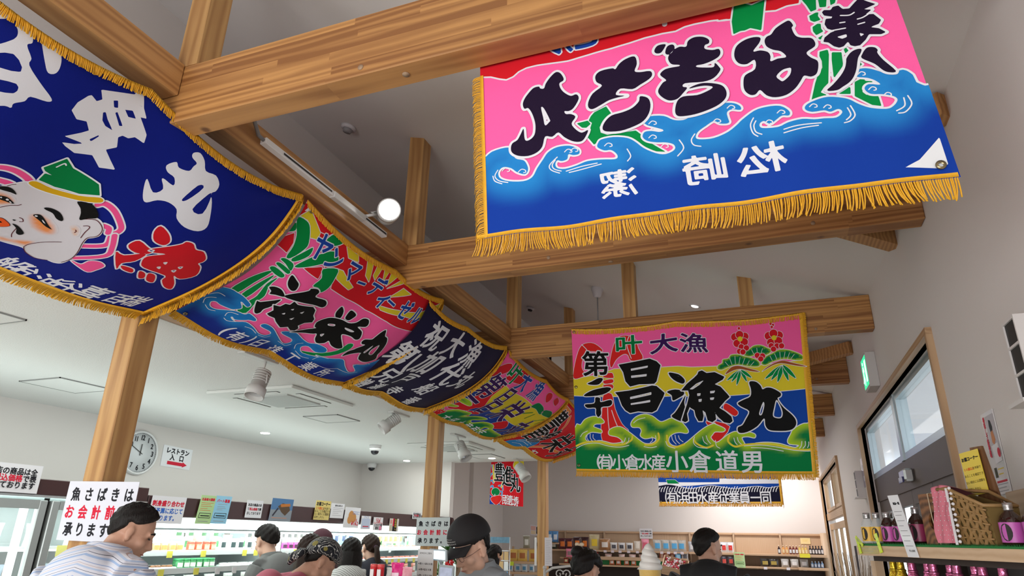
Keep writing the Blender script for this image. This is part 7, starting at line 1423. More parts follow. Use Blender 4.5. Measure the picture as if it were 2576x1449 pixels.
MB().box(-3.10, -1.51, 12.86, 12.90, 1.19, 1.245).build('front_board', SHELFW, u); MB().box(-3.10, -1.51, 13.0, 13.02, 1.107, 1.185).build('green_panel', mat('panel_green', (.03, .33, .09), .6), u)
for z in (1.335, 1.135): MB().box(.30, .76, 12.80, 13.0, z-.02, z+.02, b=.003).build('pale_tray', SHELFW, u)
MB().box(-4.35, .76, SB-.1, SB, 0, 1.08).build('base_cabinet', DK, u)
FS = 12.98
def frow(proto, xs, z, labs, grp, y=FS+.06):
    L0 = proto['label']
    for i, x in enumerate(xs):
        p = (x, y+r3.uniform(0, .03), z); l = labs[i] if hasattr(labs, '__len__') and not isinstance(labs, str) else None
        if not l or labs.count(l) > 1: l = nth(l or L0, i, len(xs), 'farthest post')
        if i == 0: proto.location = p; proto.rotation_euler.z = -1.57+.2; proto['group'] = grp; (l and proto.__setitem__('label', l))
        else: dup(proto, p, -1.57+r3.uniform(-.2, .3), l, grp)
frow(pack_bag((.10, .02, .03), '', (.75, .18, .02), h=.19, w=.15, nm='snack_pouch'), [-3.84, -3.70], 1.355, ['black pouch with orange print, leftmost on the far top shelf', 'second black pouch with orange print on the far top shelf'], 'black and orange pouches')
frow(pack_bag((.05, .015, .02), '', (.85, .22, .02), h=.215, w=.15, nm='snack_pouch'), [-3.55, -3.40], 1.355, ['tall dark pouch with a fire red label on the far top shelf', 'second tall dark pouch with fire red label on the far top shelf'], 'tall dark red labelled pouches')
frow(pack_bag((.70, .60, .35), 'large clear bag with pale yellow crackers and a yellow label', (.85, .62, .03), h=.26, w=.19, clear=True), [-3.22], 1.355, 0, 'cracker bags on the far top shelf')
frow(pack_bag((.42, .22, .10), 'round clear bag of brown dried food on the far top shelf', (.8, .75, .7), h=.19, w=.20, d=.10), [-3.02], 1.355, 0, 'brown bags on the far top shelf')
frow(pack_bag((.80, .80, .80), '', (.06, .06, .08), h=.13, w=.13), [-2.85, -2.70, -2.55], 1.355, ['white bag with a black face mark on the far top shelf', 'white bag with black frame label, second of three', 'white bag with black patch, third of three'], 'white bags with black labels')
frow(pack_bag((.75, .68, .58), 'cream gift bag on the far top shelf beside the pink one', (.85, .8, .7), h=.16, w=.12), [-2.41], 1.355, 0, 'cream bag on the far top shelf')
frow(pack_bag((.85, .30, .40), 'translucent pink bag behind the ice cream model', (.75, .12, .2), h=.20, w=.14), [-2.26], 1.355, 0, 'pink bag on the far top shelf')
frow(pack_bag((.50, .47, .42), '', (.10, .42, .75), h=.19, w=.16, clear=False), [-2.04, -1.89, -1.74, -1.61], 1.355, ['silvery bag of dried sardines with blue label, first of four', 'silvery sardine bag with blue label, second of four', 'silvery sardine bag with blue label, third of four', 'silvery sardine bag with blue label, fourth of four'], 'sardine bags with blue labels')
frow(pack_bag((.42, .43, .46), 'plain grey pouch half hidden by the man in black', (.7, .7, .7), h=.17, w=.14), [-1.42], 1.355, 0, 'grey pouches')
frow(pack_bag((.72, .74, .78), '', (.70, .04, .03), h=.17, w=.115), [-.88, -.77], 1.355, ['white foil pouch with a red mark beside the man in black, first', 'white foil pouch with a red mark beside the man in black, second'], 'white pouches with red marks')
frow(pack_bag((.10, .30, .62), '', (.75, .82, .9), h=.20, w=.12), [-4.10, -3.99], 1.47, ['light blue drink bag beside the farthest post, outer one', 'light blue drink bag beside the farthest post, inner one'], 'light blue bags by the farthest post')
frow(pack_bag((.05, .06, .04), 'dark speckled bag under the light blue bags', (.6, .6, .5), h=.14, w=.12), [-4.02], 1.355, 0, 'dark bag by the farthest post')
MB_ = MB().box(-4.2, -3.9, 12.98, SB, 1.44, 1.465).build('shelf_board', SHELFW, u); MB().box(-4.2, -3.87, 12.98, SB, 1.325, 1.353).build('shelf_board', SHELFW, u)
def smallb(body, lbl, cap, grp, xs, labs, z, y=13.02, h=.14):
    t = thing('sauce_bottle', labs[0], 'bottle', (0, 0, 0)); t['group'] = grp; k = h/.14
    MB().lathe([(.022, 0), (.023, .01), (.023, .085*k), (.009, .11*k), (.009, .125*k)], 10).build('bottle_body', mat('sb_%d%d%d' % tuple(int(x*99) for x in body), body, .15, coat=.4), t, local=True)
    MB().lathe([(.011, .12*k), (.011, .14*k)], 10).build('cap', mat('sc_%d%d' % (int(cap[0]*99), int(cap[2]*99)), cap, .4), t, local=True)
    MB().box(-.016, .016, -.0245, -.0235, .02*k, .075*k).build('bottle_label', mat('sl_%d%d' % (int(lbl[0]*99), int(lbl[2]*99)), lbl, .5), t, local=True)
    for i, x in enumerate(xs):
        if i == 0: t.location = (x, y, z)
        else: dup(t, (x, y, z), 0, labs[min(i, len(labs)-1)], grp)['label'] = labs[i] if labs.count(labs[i]) == 1 else nth(labs[i], i, 9, 'outer end')
smallb((.03, .01, .01), (.75, .72, .68), (.70, .55, .40), 'dark sauce bottles', [.03], ['single dark bottle with white label, leftmost of the bottle row'], 1.355)
smallb((.75, .35, .10), (.80, .62, .35), (.75, .55, .35), 'amber bottles', [.10, .155], ['amber juice bottle, first after the dark one', 'amber juice bottle, second after the dark one'], 1.355)
smallb((.16, .02, .015), (.75, .75, .78), (.70, .50, .38), 'red brown bottles', [.21, .26, .31], ['red brown bottle with white label, first of three', 'red brown bottle with white label, middle of three', 'red brown bottle with white label, last of three'], 1.355)
smallb((.70, .50, .12), (.82, .72, .45), (.72, .60, .40), 'pale yellow bottles', [.36, .41, .46], ['pale yellow bottle, first of three in the row', 'pale yellow bottle, middle of three in the row', 'pale yellow bottle, last of three in the row'], 1.355)
smallb((.025, .012, .012), (.62, .60, .60), (.02, .015, .015), 'black capped bottles', [.52, .565, .61, .655, .70], ['black capped soy sauce bottle near the round shelf post']*5, 1.357, 12.95)
smallb((.25, .40, .62), (.75, .80, .88), (.55, .60, .65), 'small blue bottles', [.52, .57, .62, .67], ['small bluish bottle on the lower far shelf near the round post']*4, 1.157, 12.92, .10)
frow(pack_bag((.45, .44, .42), '', (.82, .82, .82), h=.125, w=.13), [.10, .25, .40], 1.152, ['grey window bag of white food on the lower far shelf, first', 'grey window bag of white food on the lower far shelf, second', 'grey window bag of white food on the lower far shelf, third'], 'grey window bags', 12.98)
frow(pack_bag((.03, .025, .02), '', (.40, .30, .06), h=.12, w=.16), [-.22, -.08], 1.152, ['black and gold gift bag on the lower far shelf, first', 'black and gold gift bag on the lower far shelf, second'], 'black and gold gift bags', 12.98)
frow(pack_bag((.04, .035, .05), '', (.62, .08, .06), h=.14, w=.11), [-.89, -.78], 1.152, ['black box pouch with red mark on the lower far shelf, first', 'black box pouch with red mark on the lower far shelf, second'], 'black pouches with red marks', 12.98)
frow(pack_bag((.70, .16, .10), '', (.82, .62, .5), h=.125, w=.09), [-1.98, -1.89, -1.79], 1.152-.0+.065, ['orange red packet behind the candy crate, first', 'orange red packet behind the candy crate, second', 'orange red packet behind the candy crate, third'], 'orange red packets', 13.1)
frow(pack_bag((.06, .28, .60), 'blue crinkled packet behind the candy crate', (.3, .6, .8), h=.15, w=.12), [-1.68], 1.152+.05, 0, 'blue packet', 13.0); frow(pack_bag((.55, .55, .56), 'silver and white packet behind the candy crate', (.1, .1, .12), h=.15, w=.12), [-1.56], 1.152+.05, 0, 'silver packet', 13.0)
MB().box(-2.1, -1.515, 12.95, SB, 1.185, 1.20).build('shelf_board', SHELFW, u)
frow(pack_bag((.72, .20, .08), '', (.80, .72, .66), h=.095, w=.10, d=.07), [-2.87, -2.75, -2.60, -2.47], 1.108, ['small tied bag of orange food before the green panel, first', 'small tied bag of orange food before the green panel, second', 'small tied bag of orange food before the green panel, third', 'small tied bag of orange food next to the ice cream model'], 'orange tied bags', 12.93)
frow(pack_bag((.62, .05, .05), '', (.8, .76, .74), h=.09, w=.07), [-3.50, -3.42, -3.34, -3.26, -3.18], 1.24-.02, ['small red striped packet on the upper middle shelf']*5, 'red striped packets', 13.05)
MB().box(-3.87, -3.12, 12.98, SB, 1.19, 1.218).build('shelf_board', SHELFW, u)
frow(pack_bag((.78, .55, .50), '', (.8, .7, .66), h=.075, w=.13, d=.09), [-2.95, -2.70, -2.50, -2.32], 1.215, ['pale pink rounded food pack on the middle shelf']*4, 'pale pink packs', 13.0)
frow(pack_bag((.35, .05, .03), '', (.75, .65, .35), h=.09, w=.09), [-3.75, -3.62, -3.50, -3.38, -3.25], 1.112, ['red brown packet on the low shelf beside the farthest post']*5, 'red brown packets low', 12.95)
frow(pack_bag((.86, .25, .38), 'bright pink pouch beside the farthest post', (.3, .2, .2), h=.14, w=.16), [-3.66], 1.22, 0, 'bright pink pouch', 12.9)
tags(12.975, 0, (), (1, 1, 1), '', 'zz') if False else None
def ftags(xs, y, z, col, lab, grp, w=.055, h=.04):
    p = MB().box(-w/2, w/2, -.003, 0, -h, 0).build('price_tag', mat('ft_'+grp[:6], col, .6, var=.05)); tag(p, lab, 'price tag', grp)
    for i, x in enumerate(xs):
        if i == 0: p.location = (x, y, z); p['label'] = nth(lab, 0, len(xs), 'left')
        else: q = p.copy(); COL.objects.link(q); q.location = (x, y, z); q['label'] = nth(lab, i, len(xs), 'left')
ftags([-3.2, -3.0, -2.86, -2.72, -2.56, -2.40, -1.96, -1.84, -1.72, -1.60], 12.978, 1.352, (.78, .72, .78), 'small pale price tag on the edge of the far top shelf', 'pale tags far top shelf')
ftags([-.90, -.78, -.22, .14, .40], 12.898, 1.148, (.80, .76, .80), 'small white price tag on the edge of the far lower shelf', 'white tags far lower shelf')
ftags([.42], 12.79, 1.37, (.85, .76, .05), 'wide yellow card on the far top shelf below the bottles', 'yellow card', .16, .06)
def D_em(cv, W_, H_): pass
sheet('notice', 'white tax notice on the end wall above the shelving', 'notice', (-2.42, 13.40, 1.745), (1, 0, -.0), DZ, .245, .18, D_tax)
sheet('notice', 'pale green notice hanging from the far shelf beside the man in black', 'notice', (-.715, 12.893, 1.372), (1, 0, -.02), (0, 0, -1), .175, .245, D_green, CC['lg'])
sheet('notice', 'pale yellow note on the back board behind the bottles', 'notice', (.40, 13.43, 1.62), (1, 0, 0), DZ, .16, .10, lambda c, a, b: lines(c, a*.2, a*.8, [b*.3, b*.5], 'y', .004), (.85, .70, .35))
# nearer side shelf by the farthest post, with yellow bags
s2 = thing('side_shelf', 'small pine shelf stand with yellow bags beside the farthest post', 'shelf', (-4.1, 11.6, 0))
for z, y in ((1.375, 11.62), (1.165, 11.5), (1.0, 11.45)): MB().box(-4.42 if z < 1.3 else -4.2, -3.80, y, 11.85, z-.035, z).build('shelf_board', SHELFW, s2)
for x in (-4.40, -3.82): MB().box(x-.015, x+.015, 11.82, 11.86, 0, 1.40).build('upright', SHELFV, s2)
frow(pack_bag((.78, .52, .12), '', (.45, .14, .03), h=.185, w=.17), [-4.30, -4.13, -3.93], 1.166, ['yellow printed bag on the side shelf, outermost', 'yellow printed bag on the side shelf, middle', 'yellow printed bag on the side shelf, next to the post'], 'yellow bags on the side shelf', 11.58)
frow(pack_bag((.30, .28, .20), 'green-grey pack with white border on top of the side shelf', (.75, .75, .68), h=.20, w=.12), [-4.10], 1.376, 0, 'grey green pack', 11.7)
frow(pack_bag((.45, .42, .40), 'white and brown box pack next to the post on the side shelf', (.1, .08, .08), h=.13, w=.11), [-3.92], 1.376, 0, 'brown white pack', 11.7)
def D_lamb(cv, W_, H_): cv.rect(W_*.05, H_*.1, W_*.4, H_*.5, (.7, .4, .35)); cv.rect(W_*.05, H_*.55, W_*.4, H_*.9, (.75, .6, .4)); cv.text('銘菓', W_*.7, H_*.3, W_*.26, 'k', .003); cv.text('新作', W_*.7, H_*.65, W_*.26, 'k', .003)
sheet('poster', 'small poster with black brush writing above the side shelf', 'poster', (-4.09, 11.86, 1.765), (1, 0, -.1), DZ, .26, .17, D_lamb, (.66, .62, .68))
MB().box(-3.98, -3.94, 11.865, 11.88, 1.3, 1.6).build('poster_stick', SHELFV, bpy.data.objects['side_shelf'])
ftags([-4.30, -3.75], 11.495, 1.16, (.70, .88, .05), 'bright yellow green price tag on the side shelf', 'neon tags on side shelf', .08, .065); ftags([-3.52, -3.43], 12.89, 1.20, (.72, .86, .05), 'neon yellow tag by the farthest post', 'neon tags by farthest post', .075, .06)
frow(pack_bag((.62, .68, .72), '', (.08, .25, .42), h=.12, w=.10), [-4.33, -4.20, -4.07, -3.94], 1.002, ['clear packet with blue print on the lowest side shelf']*4, 'clear blue packets low', 11.52)
# card rack
rk = thing('card_rack', 'wire rack of cards with a blue header behind the cashier', 'rack', (-3.78, 9.6, 0)); WR = mat('wire_white', (.62, .62, .64), .35, .5)
for x in (-3.93, -3.62): MB().tube([(x, 9.6, 0), (x, 9.6, 1.55)], .008).build('upright', WR, rk)
MB().box(-3.93, -3.62, 9.595, 9.605, 1.47, 1.55).build('header_card', mat('header_blue', (.10, .22, .32), .5, var=.5, vscale=25), rk)
for k in range(4): MB().box(-3.93, -3.62, 9.56, 9.60, 1.36-.13*k, 1.37-.13*k).build('wire_shelf', WR, rk)
cc_ = ((.75, .78, .80), (.10, .35, .65), (.55, .34, .14), (.60, .40, .18))
for k in range(3):
    for i in range(4):
        o_ = MB().box(-.03, .03, -.004, .004, 0, .11).build('postcard', mat('pc%d' % ((i+k) % 4), cc_[(i+k) % 4], .5), at=None); o_.location = (-3.885+.075*i, 9.565, 1.37-.13*k-.13+.13*0+.002); tag(o_, '%s packet, %s in the %s row of the wire rack behind the cashier' % (('white', 'blue', 'brown', 'tan')[(i+k) % 4], ORD[i], ('top', 'middle', 'low')[k]), 'card', 'cards in the wire rack')
# red door mirror cart, wooden crate with candies
cr = thing('candy_crate', 'tilted wooden crate of red and white candies beside the ice cream model', 'crate', (-1.28, 9.5, 1.12))
ctr = Vector((-1.27, 9.5, 1.22)); ax_, ay_ = Vector((.15, .02, -.035)), Vector((0, .14, .06)); az_ = Vector((.01, -.02, .05))
for nm, c0, a0, b0, k0 in (('crate_side', ctr+ax_, Vector((.006, 0, 0)), ay_, az_), ('crate_side', ctr-ax_, Vector((.006, 0, 0)), ay_, az_), ('crate_front', ctr-ay_, ax_, Vector((0, .006, 0)), az_), ('crate_back', ctr+ay_, ax_, Vector((0, .006, 0)), az_), ('crate_base', ctr-az_, ax_, ay_, Vector((0, 0, .005)))): MB().obox(c0, a0, b0, k0).build(nm, SHELFW, cr)
mb = MB()
for i in range(120): mb.ball(ctr+ax_*r5.uniform(-.9, .9)+ay_*r5.uniform(-.9, .9)+az_*r5.uniform(-.2, .9), .013, (mat('candy_red', (.62, .05, .10), .3), mat('candy_white', (.8, .78, .8), .3))[i % 2], 6, 4)
mb.build('candies', None, cr, kind='stuff')
MB().box(-1.42, -1.12, 9.38, 9.64, 0, 1.13).build('stand', DK, cr)
# soft ice cream model
ic = thing('ice_cream_model', 'big white soft ice cream model in a yellow cone', 'model', (-.585, 3.47, 1.26))
prof = []; 
mb = MB(); n_ = 26; V = []; R_ = 70
for j in range(R_+1):
    f = j/R_; z = 1.415+.118*f; base_r = .056*(1-f)**.62+.002
    for i in range(n_):
        a = 2*math.pi*i/n_; ph = (f*4.2+a/(2*math.pi)) % 1.0; bul = abs(math.sin(math.pi*ph)); rr = base_r*(.90+.16*bul**.6); V.append((-.585+rr*math.cos(a)+.004*math.sin(f*6), 3.47+rr*math.sin(a), z))
mb.add(V, [(j*n_+i, j*n_+(i+1) % n_, (j+1)*n_+(i+1) % n_, (j+1)*n_+i) for j in range(R_) for i in range(n_)]+[tuple(range(n_))[::-1], tuple(R_*n_+i for i in range(n_))], None, True); mb.build('ice_cream', mat('ice_white', (.74, .73, .69), .35), ic)
mb = MB(); mb.lathe([(.030, 1.20), (.036, 1.30), (.052, 1.36), (.055, 1.372), (.050, 1.378), (.053, 1.415), (.050, 1.42)], 26, (-.585, 3.47, 0)); mb.build('cone', mat('cone_yellow', (.66, .44, .12), .5, bump=.5, bscale=80), ic)
MB().lathe([(.14, 0), (.14, .02), (.03, .04), (.03, 1.16), (.06, 1.18), (.06, 1.20)], 20, (-.585, 3.47, 0)).build('stand', WHITE, ic)
# checkout counter with tins, packets, screens, calendar
ct = thing('checkout_counter', 'checkout counter carrying tins, packets and the register screens', 'counter', (-1.9, 3.3, 0))
MB().box(-2.35, -1.45, 3.02, 3.42, 0, 1.14).build('counter_body', CWH, ct); MB().box(-2.38, -1.42, 3.0, 3.44, 1.14, 1.17, b=.004).build('counter_top', SHELFW, ct); MB().box(-2.05, -1.66, 3.02, 3.22, 1.17, 1.27, b=.003).build('raised_step', SHELFW, ct)
def tin(x, lab):
    t = thing('round_tin', lab, 'tin', (x, 3.12, 1.27), 'red tins'); MB().lathe([(.018, 1.27), (.018, 1.405), (.016, 1.41)], 16, (x, 3.12, 0)).build('tin_body', mat('tin_red', (.62, .02, .03), .3), t); MB().lathe([(.0187, 1.398), (.0187, 1.412), (.015, 1.414)], 16, (x, 3.12, 0)).build('tin_lid', mat('tin_rim', (.75, .1, .1), .25), t)
    MB().box(x-.008, x+.012, 3.098, 3.1015, 1.33, 1.39).build('tin_label', mat('tin_lbl', (.85, .8, .8), .4), t)
tin(-1.902, 'red round tin on the checkout counter, outer one'); tin(-1.862, 'red round tin on the checkout counter, inner one')
def cpk(x, col, lab, h=.14, w=.05):
    t = pack_bag(col, lab, (.85, .6, .7), h=h, w=w); t.location = (x, 3.15, 1.27); t.rotation_euler.z = -1.57; return t
cpk(-1.828, (.62, .68, .62), 'small pale green packet next to the red tins', .125, .035); cpk(-1.785, (.72, .02, .22), 'crimson pink packet standing on the counter', .148, .07); cpk(-1.73, (.75, .35, .40), 'light pink packet behind the crimson one on the counter', .13, .06)
def D_cal(cv, W_, H_):
    cv.text('定休日のご案内', W_*.5, H_*.08, W_*.11, 'k'); 
    for i, q in enumerate(('4月11日25日', '6月9日23日', '6月13日27日', '7月11日25日', '8月8日22日', '9月12日26日')): cv.text(q, W_*.5, H_*(.30+.12*i), W_*.115, 'k', .0004)
sheet('calendar_sheet', 'white list of closing days beside the register screen', 'notice', (-1.83, 3.44, 1.482), (1, 0, -.02), DZ, .095, .24, D_cal, (.66, .68, .68), cell=.001)
MB().box(-1.80, -1.78, 3.443, 3.46, 1.17, 1.40).build('holder', GREYM, bpy.data.objects['calendar_sheet'])
SCRW = mat('screen_case', (.42, .48, .50), .4)
def screen(c, ax, ay, lab, glow):
    c, ax, ay = Vector(c), Vector(ax), Vector(ay); n = ax.cross(ay).normalized(); n = n if n.dot(Vector((0, 0, 1.55))-c) > 0 else -n
    t = thing('register_screen', lab, 'screen', (c.x, c.y, 1.17)); MB().obox(c-n*.008, ax, ay, n*.007).build('screen_case', SCRW, t); MB().obox(c, ax*.80, ay*.74, n*.0015).build('display', glow, t)
    MB().tube([c-n*.015-ay*.5, c-n*.04-ay*1.6, (c.x-n.x*.05, c.y-n.y*.05, 1.17)], .010).build('stand', SCRW, t)
    return t, n
t1, n1 = screen((-1.728, 3.48, 1.453), (.052, 0, -.003), (-.002, .0, .029), 'small lit white customer screen on the register', mat('screen_glow', (.8, .9, 1), .3, emit=(.75, .92, 1), estr=1.3))
t2, n2 = screen((-1.60, 3.32, 1.36), (.042, .0, -.002), (-.012, .03, .05), 'second tilted register screen with dim picture', mat('screen_dim', (.35, .38, .48), .2, emit=(.35, .40, .5), estr=.5, var=.4, vscale=40))
# potted dracaena with red ribbon
pl_ = thing('potted_plant', 'spiky green potted plant with a red ribbon behind the cashier', 'plant', (-3.33, 7.0, 0))
LG = mat('leaf_green', (.06, .20, .04), .45, var=.5, vscale=12); LGs = mat('leaf_light', (.16, .34, .08), .45, var=.3, vscale=12)
def spiky(c, n, L_, seed, par):
    rr_ = random.Random(seed)
    for i in range(n):
        a = rr_.uniform(0, 6.283); el = rr_.uniform(.15, 1.45); d = Vector((math.cos(a)*math.cos(el), math.sin(a)*math.cos(el), math.sin(el))); l = L_*rr_.uniform(.7, 1.1); side = d.cross(Vector((0, 0, 1))).normalized(); w_ = .011; pts = []
        for k in range(6): f = k/5; pts.append(Vector(c)+d*l*f+Vector((0, 0, -.10*f*f*l*2*math.cos(el))))
        V = [p+side*w_*s_*math.sin(math.pi*min(.12+.88*k/5, 1)**.8)*(1 if k < 5 else 0) for k, p in enumerate(pts) for s_ in (-1, 1)]
        MB().add(V, [(2*k, 2*k+1, 2*k+3, 2*k+2) for k in range(5)], None, True).build('leaf', (LG, LGs)[i % 2], par)
for c, n, L_, sd in (((-3.36, 7.0, 1.40), 46, .24, 1), ((-3.25, 7.05, 1.25), 34, .22, 2), ((-3.42, 6.95, 1.15), 30, .20, 3)): spiky(c, n, L_, sd, pl_)
TRK = mat('trunk', (.36, .24, .15), .8, bump=.8, bscale=60)
for c, z in (((-3.36, 7.0), 1.40), ((-3.25, 7.05), 1.25), ((-3.42, 6.95), 1.15)): MB().tube([(-3.33, 7.0, .35), (c[0], c[1], .8), (c[0], c[1], z)], [.03, .027, .024], 10).build('trunk', TRK, pl_)
MB().lathe([(.12, 0), (.16, .36), (.17, .38), (.15, .38)], 20, (-3.33, 7, 0)).build('pot', mat('pot_white', (.7, .7, .68), .4), pl_)
mb = MB()
for i in range(7): a = i*.9; mb.ball((-3.31+.03*math.cos(a), 6.95, 1.29+.035*math.sin(a)), .022, n=8, k=6, sc=(1.2, .6, .8))
mb.tube([(-3.31, 6.94, 1.28), (-3.32, 6.93, 1.15), (-3.31, 6.94, 1.02)], .010); mb.build('ribbon', mat('ribbon_red', (.65, .01, .02), .35), pl_)
# white notices on the farthest post
sheet('notice', 'long white sheet taped on the near side of the farthest post', 'notice', (-2.816, 8.744, 1.553), (1, 0, 0), DZ, .10, .34, lambda c, W_, H_: lines(c, W_*.15, W_*.85, [H_*q for q in np.linspace(.1, .9, 14)], 'gr', .003), (.66, .62, .66))
sheet('notice', 'second long white sheet on the outer edge of the farthest post', 'notice', (-2.955, 8.744, 1.552), (1, 0, 0), DZ, .03, .34, lambda c, W_, H_: None, (.72, .70, .70))
# white wrought chair back, green glossy ball
chr_ = thing('ornate_chair', 'white wrought metal chair with a curled back before the farthest post', 'chair', (-1.5, 5.2, 0)); WI = mat('wrought_white', (.72, .70, .66), .4)
mb = MB(); mb.tube([(-1.61, 5.0, .45), (-1.61, 5.0, 1.335)], .011); mb.ball((-1.61, 5.0, 1.345), .015); mb.tube([(-1.22, 5.0, .45), (-1.22, 5.0, 1.30)], .011); mb.build('back_post', WI, chr_, kind='stuff')
MB().tube([(-1.61, 5.0, 1.31), (-1.55, 5.0, 1.345), (-1.42, 5.0, 1.362), (-1.28, 5.0, 1.345), (-1.22, 5.0, 1.29)], .009).build('top_rail', WI, chr_)
for x, s_ in ((-1.50, 1), (-1.44, -1), (-1.36, 1), (-1.30, -1)):
    MB().tube([(x+s_*.035*(1-k/14)*math.cos(k*.62)*1.0, 5.0, 1.305+.035*(1-k/14)*math.sin(k*.62)-.0) for k in range(13)], .0045, 6).build('scroll', WI, chr_)
for x in (-1.55, -1.42, -1.28): MB().tube([(x, 5.0, .45), (x, 5.0, 1.27)], .006).build('back_bar', WI, chr_)
MB().box(-1.63, -1.20, 4.98, 5.40, .43, .46, b=.008).build('seat', WI, chr_)
for x, y in ((-1.61, 5.0), (-1.22, 5.0), (-1.61, 5.38), (-1.22, 5.38)): MB().tube([(x, y, 0), (x, y, .43)], .012).build('leg', WI, chr_)
gb = thing('green_ball', 'dark green glossy ball on a stand behind the girl with the bow', 'ball', (-1.80, 7.0, 0)); MB().ball((-1.80, 7.0, 1.345), .05, n=20, k=14).build('ball_shell', mat('glossy_green', (.005, .06, .025), .08, coat=1), gb)
MB().lathe([(.09, 0), (.09, .015), (.012, .03), (.012, 1.29), (.02, 1.30)], 14, (-1.80, 7.0, 0)).build('stand', DK, gb)
# ------------------------------------------------------------------ people
SKIN = mat('skin', (.56, .31, .21), .55, bump=.1, bscale=200, var=.08, vscale=14); SKIN2 = mat('skin_light', (.66, .40, .29), .55, var=.06, vscale=14)
def hairmat(name, col, st_=70):
    if name in MATS: return MATS[name]
    m, nt, p = _nt(name); N = nt.nodes.new; L = nt.links.new
    tc = N('ShaderNodeTexCoord'); mp = N('ShaderNodeMapping'); mp.inputs['Scale'].default_value = (st_*3, st_*3, st_*.35); L(tc.outputs['Object'], mp.inputs[0])
    n = N('ShaderNodeTexNoise'); n.inputs['Scale'].default_value = 1; n.inputs['Detail'].default_value = 3; L(mp.outputs[0], n.inputs['Vector'])
    mx = N('ShaderNodeMix'); mx.data_type = 'RGBA'; mx.inputs[6].default_value = (*[c*.5 for c in col], 1); mx.inputs[7].default_value = (*[c*1.9 for c in col], 1); L(n.outputs['Fac'], mx.inputs[0]); L(mx.outputs[2], p.inputs['Base Color'])
    p.inputs['Roughness'].default_value = .5; p.inputs['Specular IOR Level'].default_value = .2; b = N('ShaderNodeBump'); b.inputs['Strength'].default_value = .8; b.inputs['Distance'].default_value = .004; L(n.outputs['Fac'], b.inputs['Height']); L(b.outputs[0], p.inputs['Normal'])
    MATS[name] = m; return m
H_BLK = hairmat('hair_black', (.008, .006, .005)); H_BRN = hairmat('hair_brown', (.022, .011, .007)); H_GRY = hairmat('hair_greying', (.012, .010, .009))
def stripes():
    m, nt, p = _nt('striped_shirt'); N = nt.nodes.new; L = nt.links.new
    tc = N('ShaderNodeTexCoord'); sp = N('ShaderNodeSeparateXYZ'); L(tc.outputs['Object'], sp.inputs[0])
    def M_(op, a, b=None, c=None):
        q = N('ShaderNodeMath'); q.operation = op
        for i, v in enumerate((a, b, c)):
            if v is None: continue
            if hasattr(v, 'is_linked'): L(v, q.inputs[i])
            else: q.inputs[i].default_value = v
        return q.outputs[0]
    # yoke: above the shoulder-blade seam the stripes run across, below they run down
    ax = M_('ABSOLUTE', sp.outputs[0]); zz = M_('ADD', sp.outputs[2], M_('MULTIPLY', ax, .30)); yoke = M_('GREATER_THAN', zz, 1.395)
    u = M_('ADD', M_('MULTIPLY', sp.outputs[0], M_('SUBTRACT', 1.0, yoke)), M_('MULTIPLY', zz, yoke))
    ph = M_('FRACT', M_('DIVIDE', u, .056)); r_ = N('ShaderNodeValToRGB'); L(ph, r_.inputs[0]); cr = r_.color_ramp; cr.interpolation = 'CONSTANT'
    cols = [(0, (.66, .68, .76)), (.10, (.36, .48, .70)), (.22, (.70, .71, .78)), (.33, (.04, .05, .09)), (.355, (.70, .71, .78)), (.50, (.46, .56, .74)), (.60, (.72, .70, .74)), (.68, (.50, .36, .34)), (.70, (.70, .71, .78)), (.82, (.30, .40, .62)), (.86, (.68, .70, .77))]
    for i, (q, c) in enumerate(cols):
        e = cr.elements[i] if i < 2 else cr.elements.new(q); e.position = q; e.color = (*c, 1)
    L(r_.outputs[0], p.inputs['Base Color']); p.inputs['Roughness'].default_value = .85; return m
def bandana_mat():
    m, nt, p = _nt('bandana_print'); N = nt.nodes.new; L = nt.links.new
    tc = N('ShaderNodeTexCoord'); w = N('ShaderNodeTexWave'); w.inputs['Scale'].default_value = 26; w.inputs['Distortion'].default_value = 11; w.inputs['Detail'].default_value = 2; L(tc.outputs['Object'], w.inputs['Vector'])
    r_ = N('ShaderNodeValToRGB'); L(w.outputs['Fac'], r_.inputs[0]); r_.color_ramp.elements[0].position = .86; r_.color_ramp.elements[0].color = (.012, .014, .02, 1); r_.color_ramp.elements[1].position = .93; r_.color_ramp.elements[1].color = (.62, .62, .58, 1)
    v = N('ShaderNodeTexVoronoi'); v.inputs['Scale'].default_value = 11; L(tc.outputs['Object'], v.inputs['Vector']); mx = N('ShaderNodeMix'); mx.data_type = 'RGBA'; t = N('ShaderNodeMath'); t.operation = 'LESS_THAN'; t.inputs[1].default_value = .22; L(v.outputs['Distance'], t.inputs[0])
    L(t.outputs[0], mx.inputs[0]); L(r_.outputs[0], mx.inputs[6]); mx.inputs[7].default_value = (.28, .24, .06, 1); L(mx.outputs[2], p.inputs['Base Color']); p.inputs['Roughness'].default_value = .8; return m
def knit_mat():
    m, nt, p = _nt('ribbed_knit'); N = nt.nodes.new; L = nt.links.new
    tc = N('ShaderNodeTexCoord'); w = N('ShaderNodeTexWave'); w.bands_direction = 'DIAGONAL'; w.inputs['Scale'].default_value = 22; w.inputs['Distortion'].default_value = 3; L(tc.outputs['Object'], w.inputs['Vector'])
    r_ = N('ShaderNodeValToRGB'); L(w.outputs['Fac'], r_.inputs[0]); r_.color_ramp.elements[0].color = (.30, .30, .29, 1); r_.color_ramp.elements[1].color = (.68, .68, .66, 1); L(r_.outputs[0], p.inputs['Base Color']); p.inputs['Roughness'].default_value = .9; return m
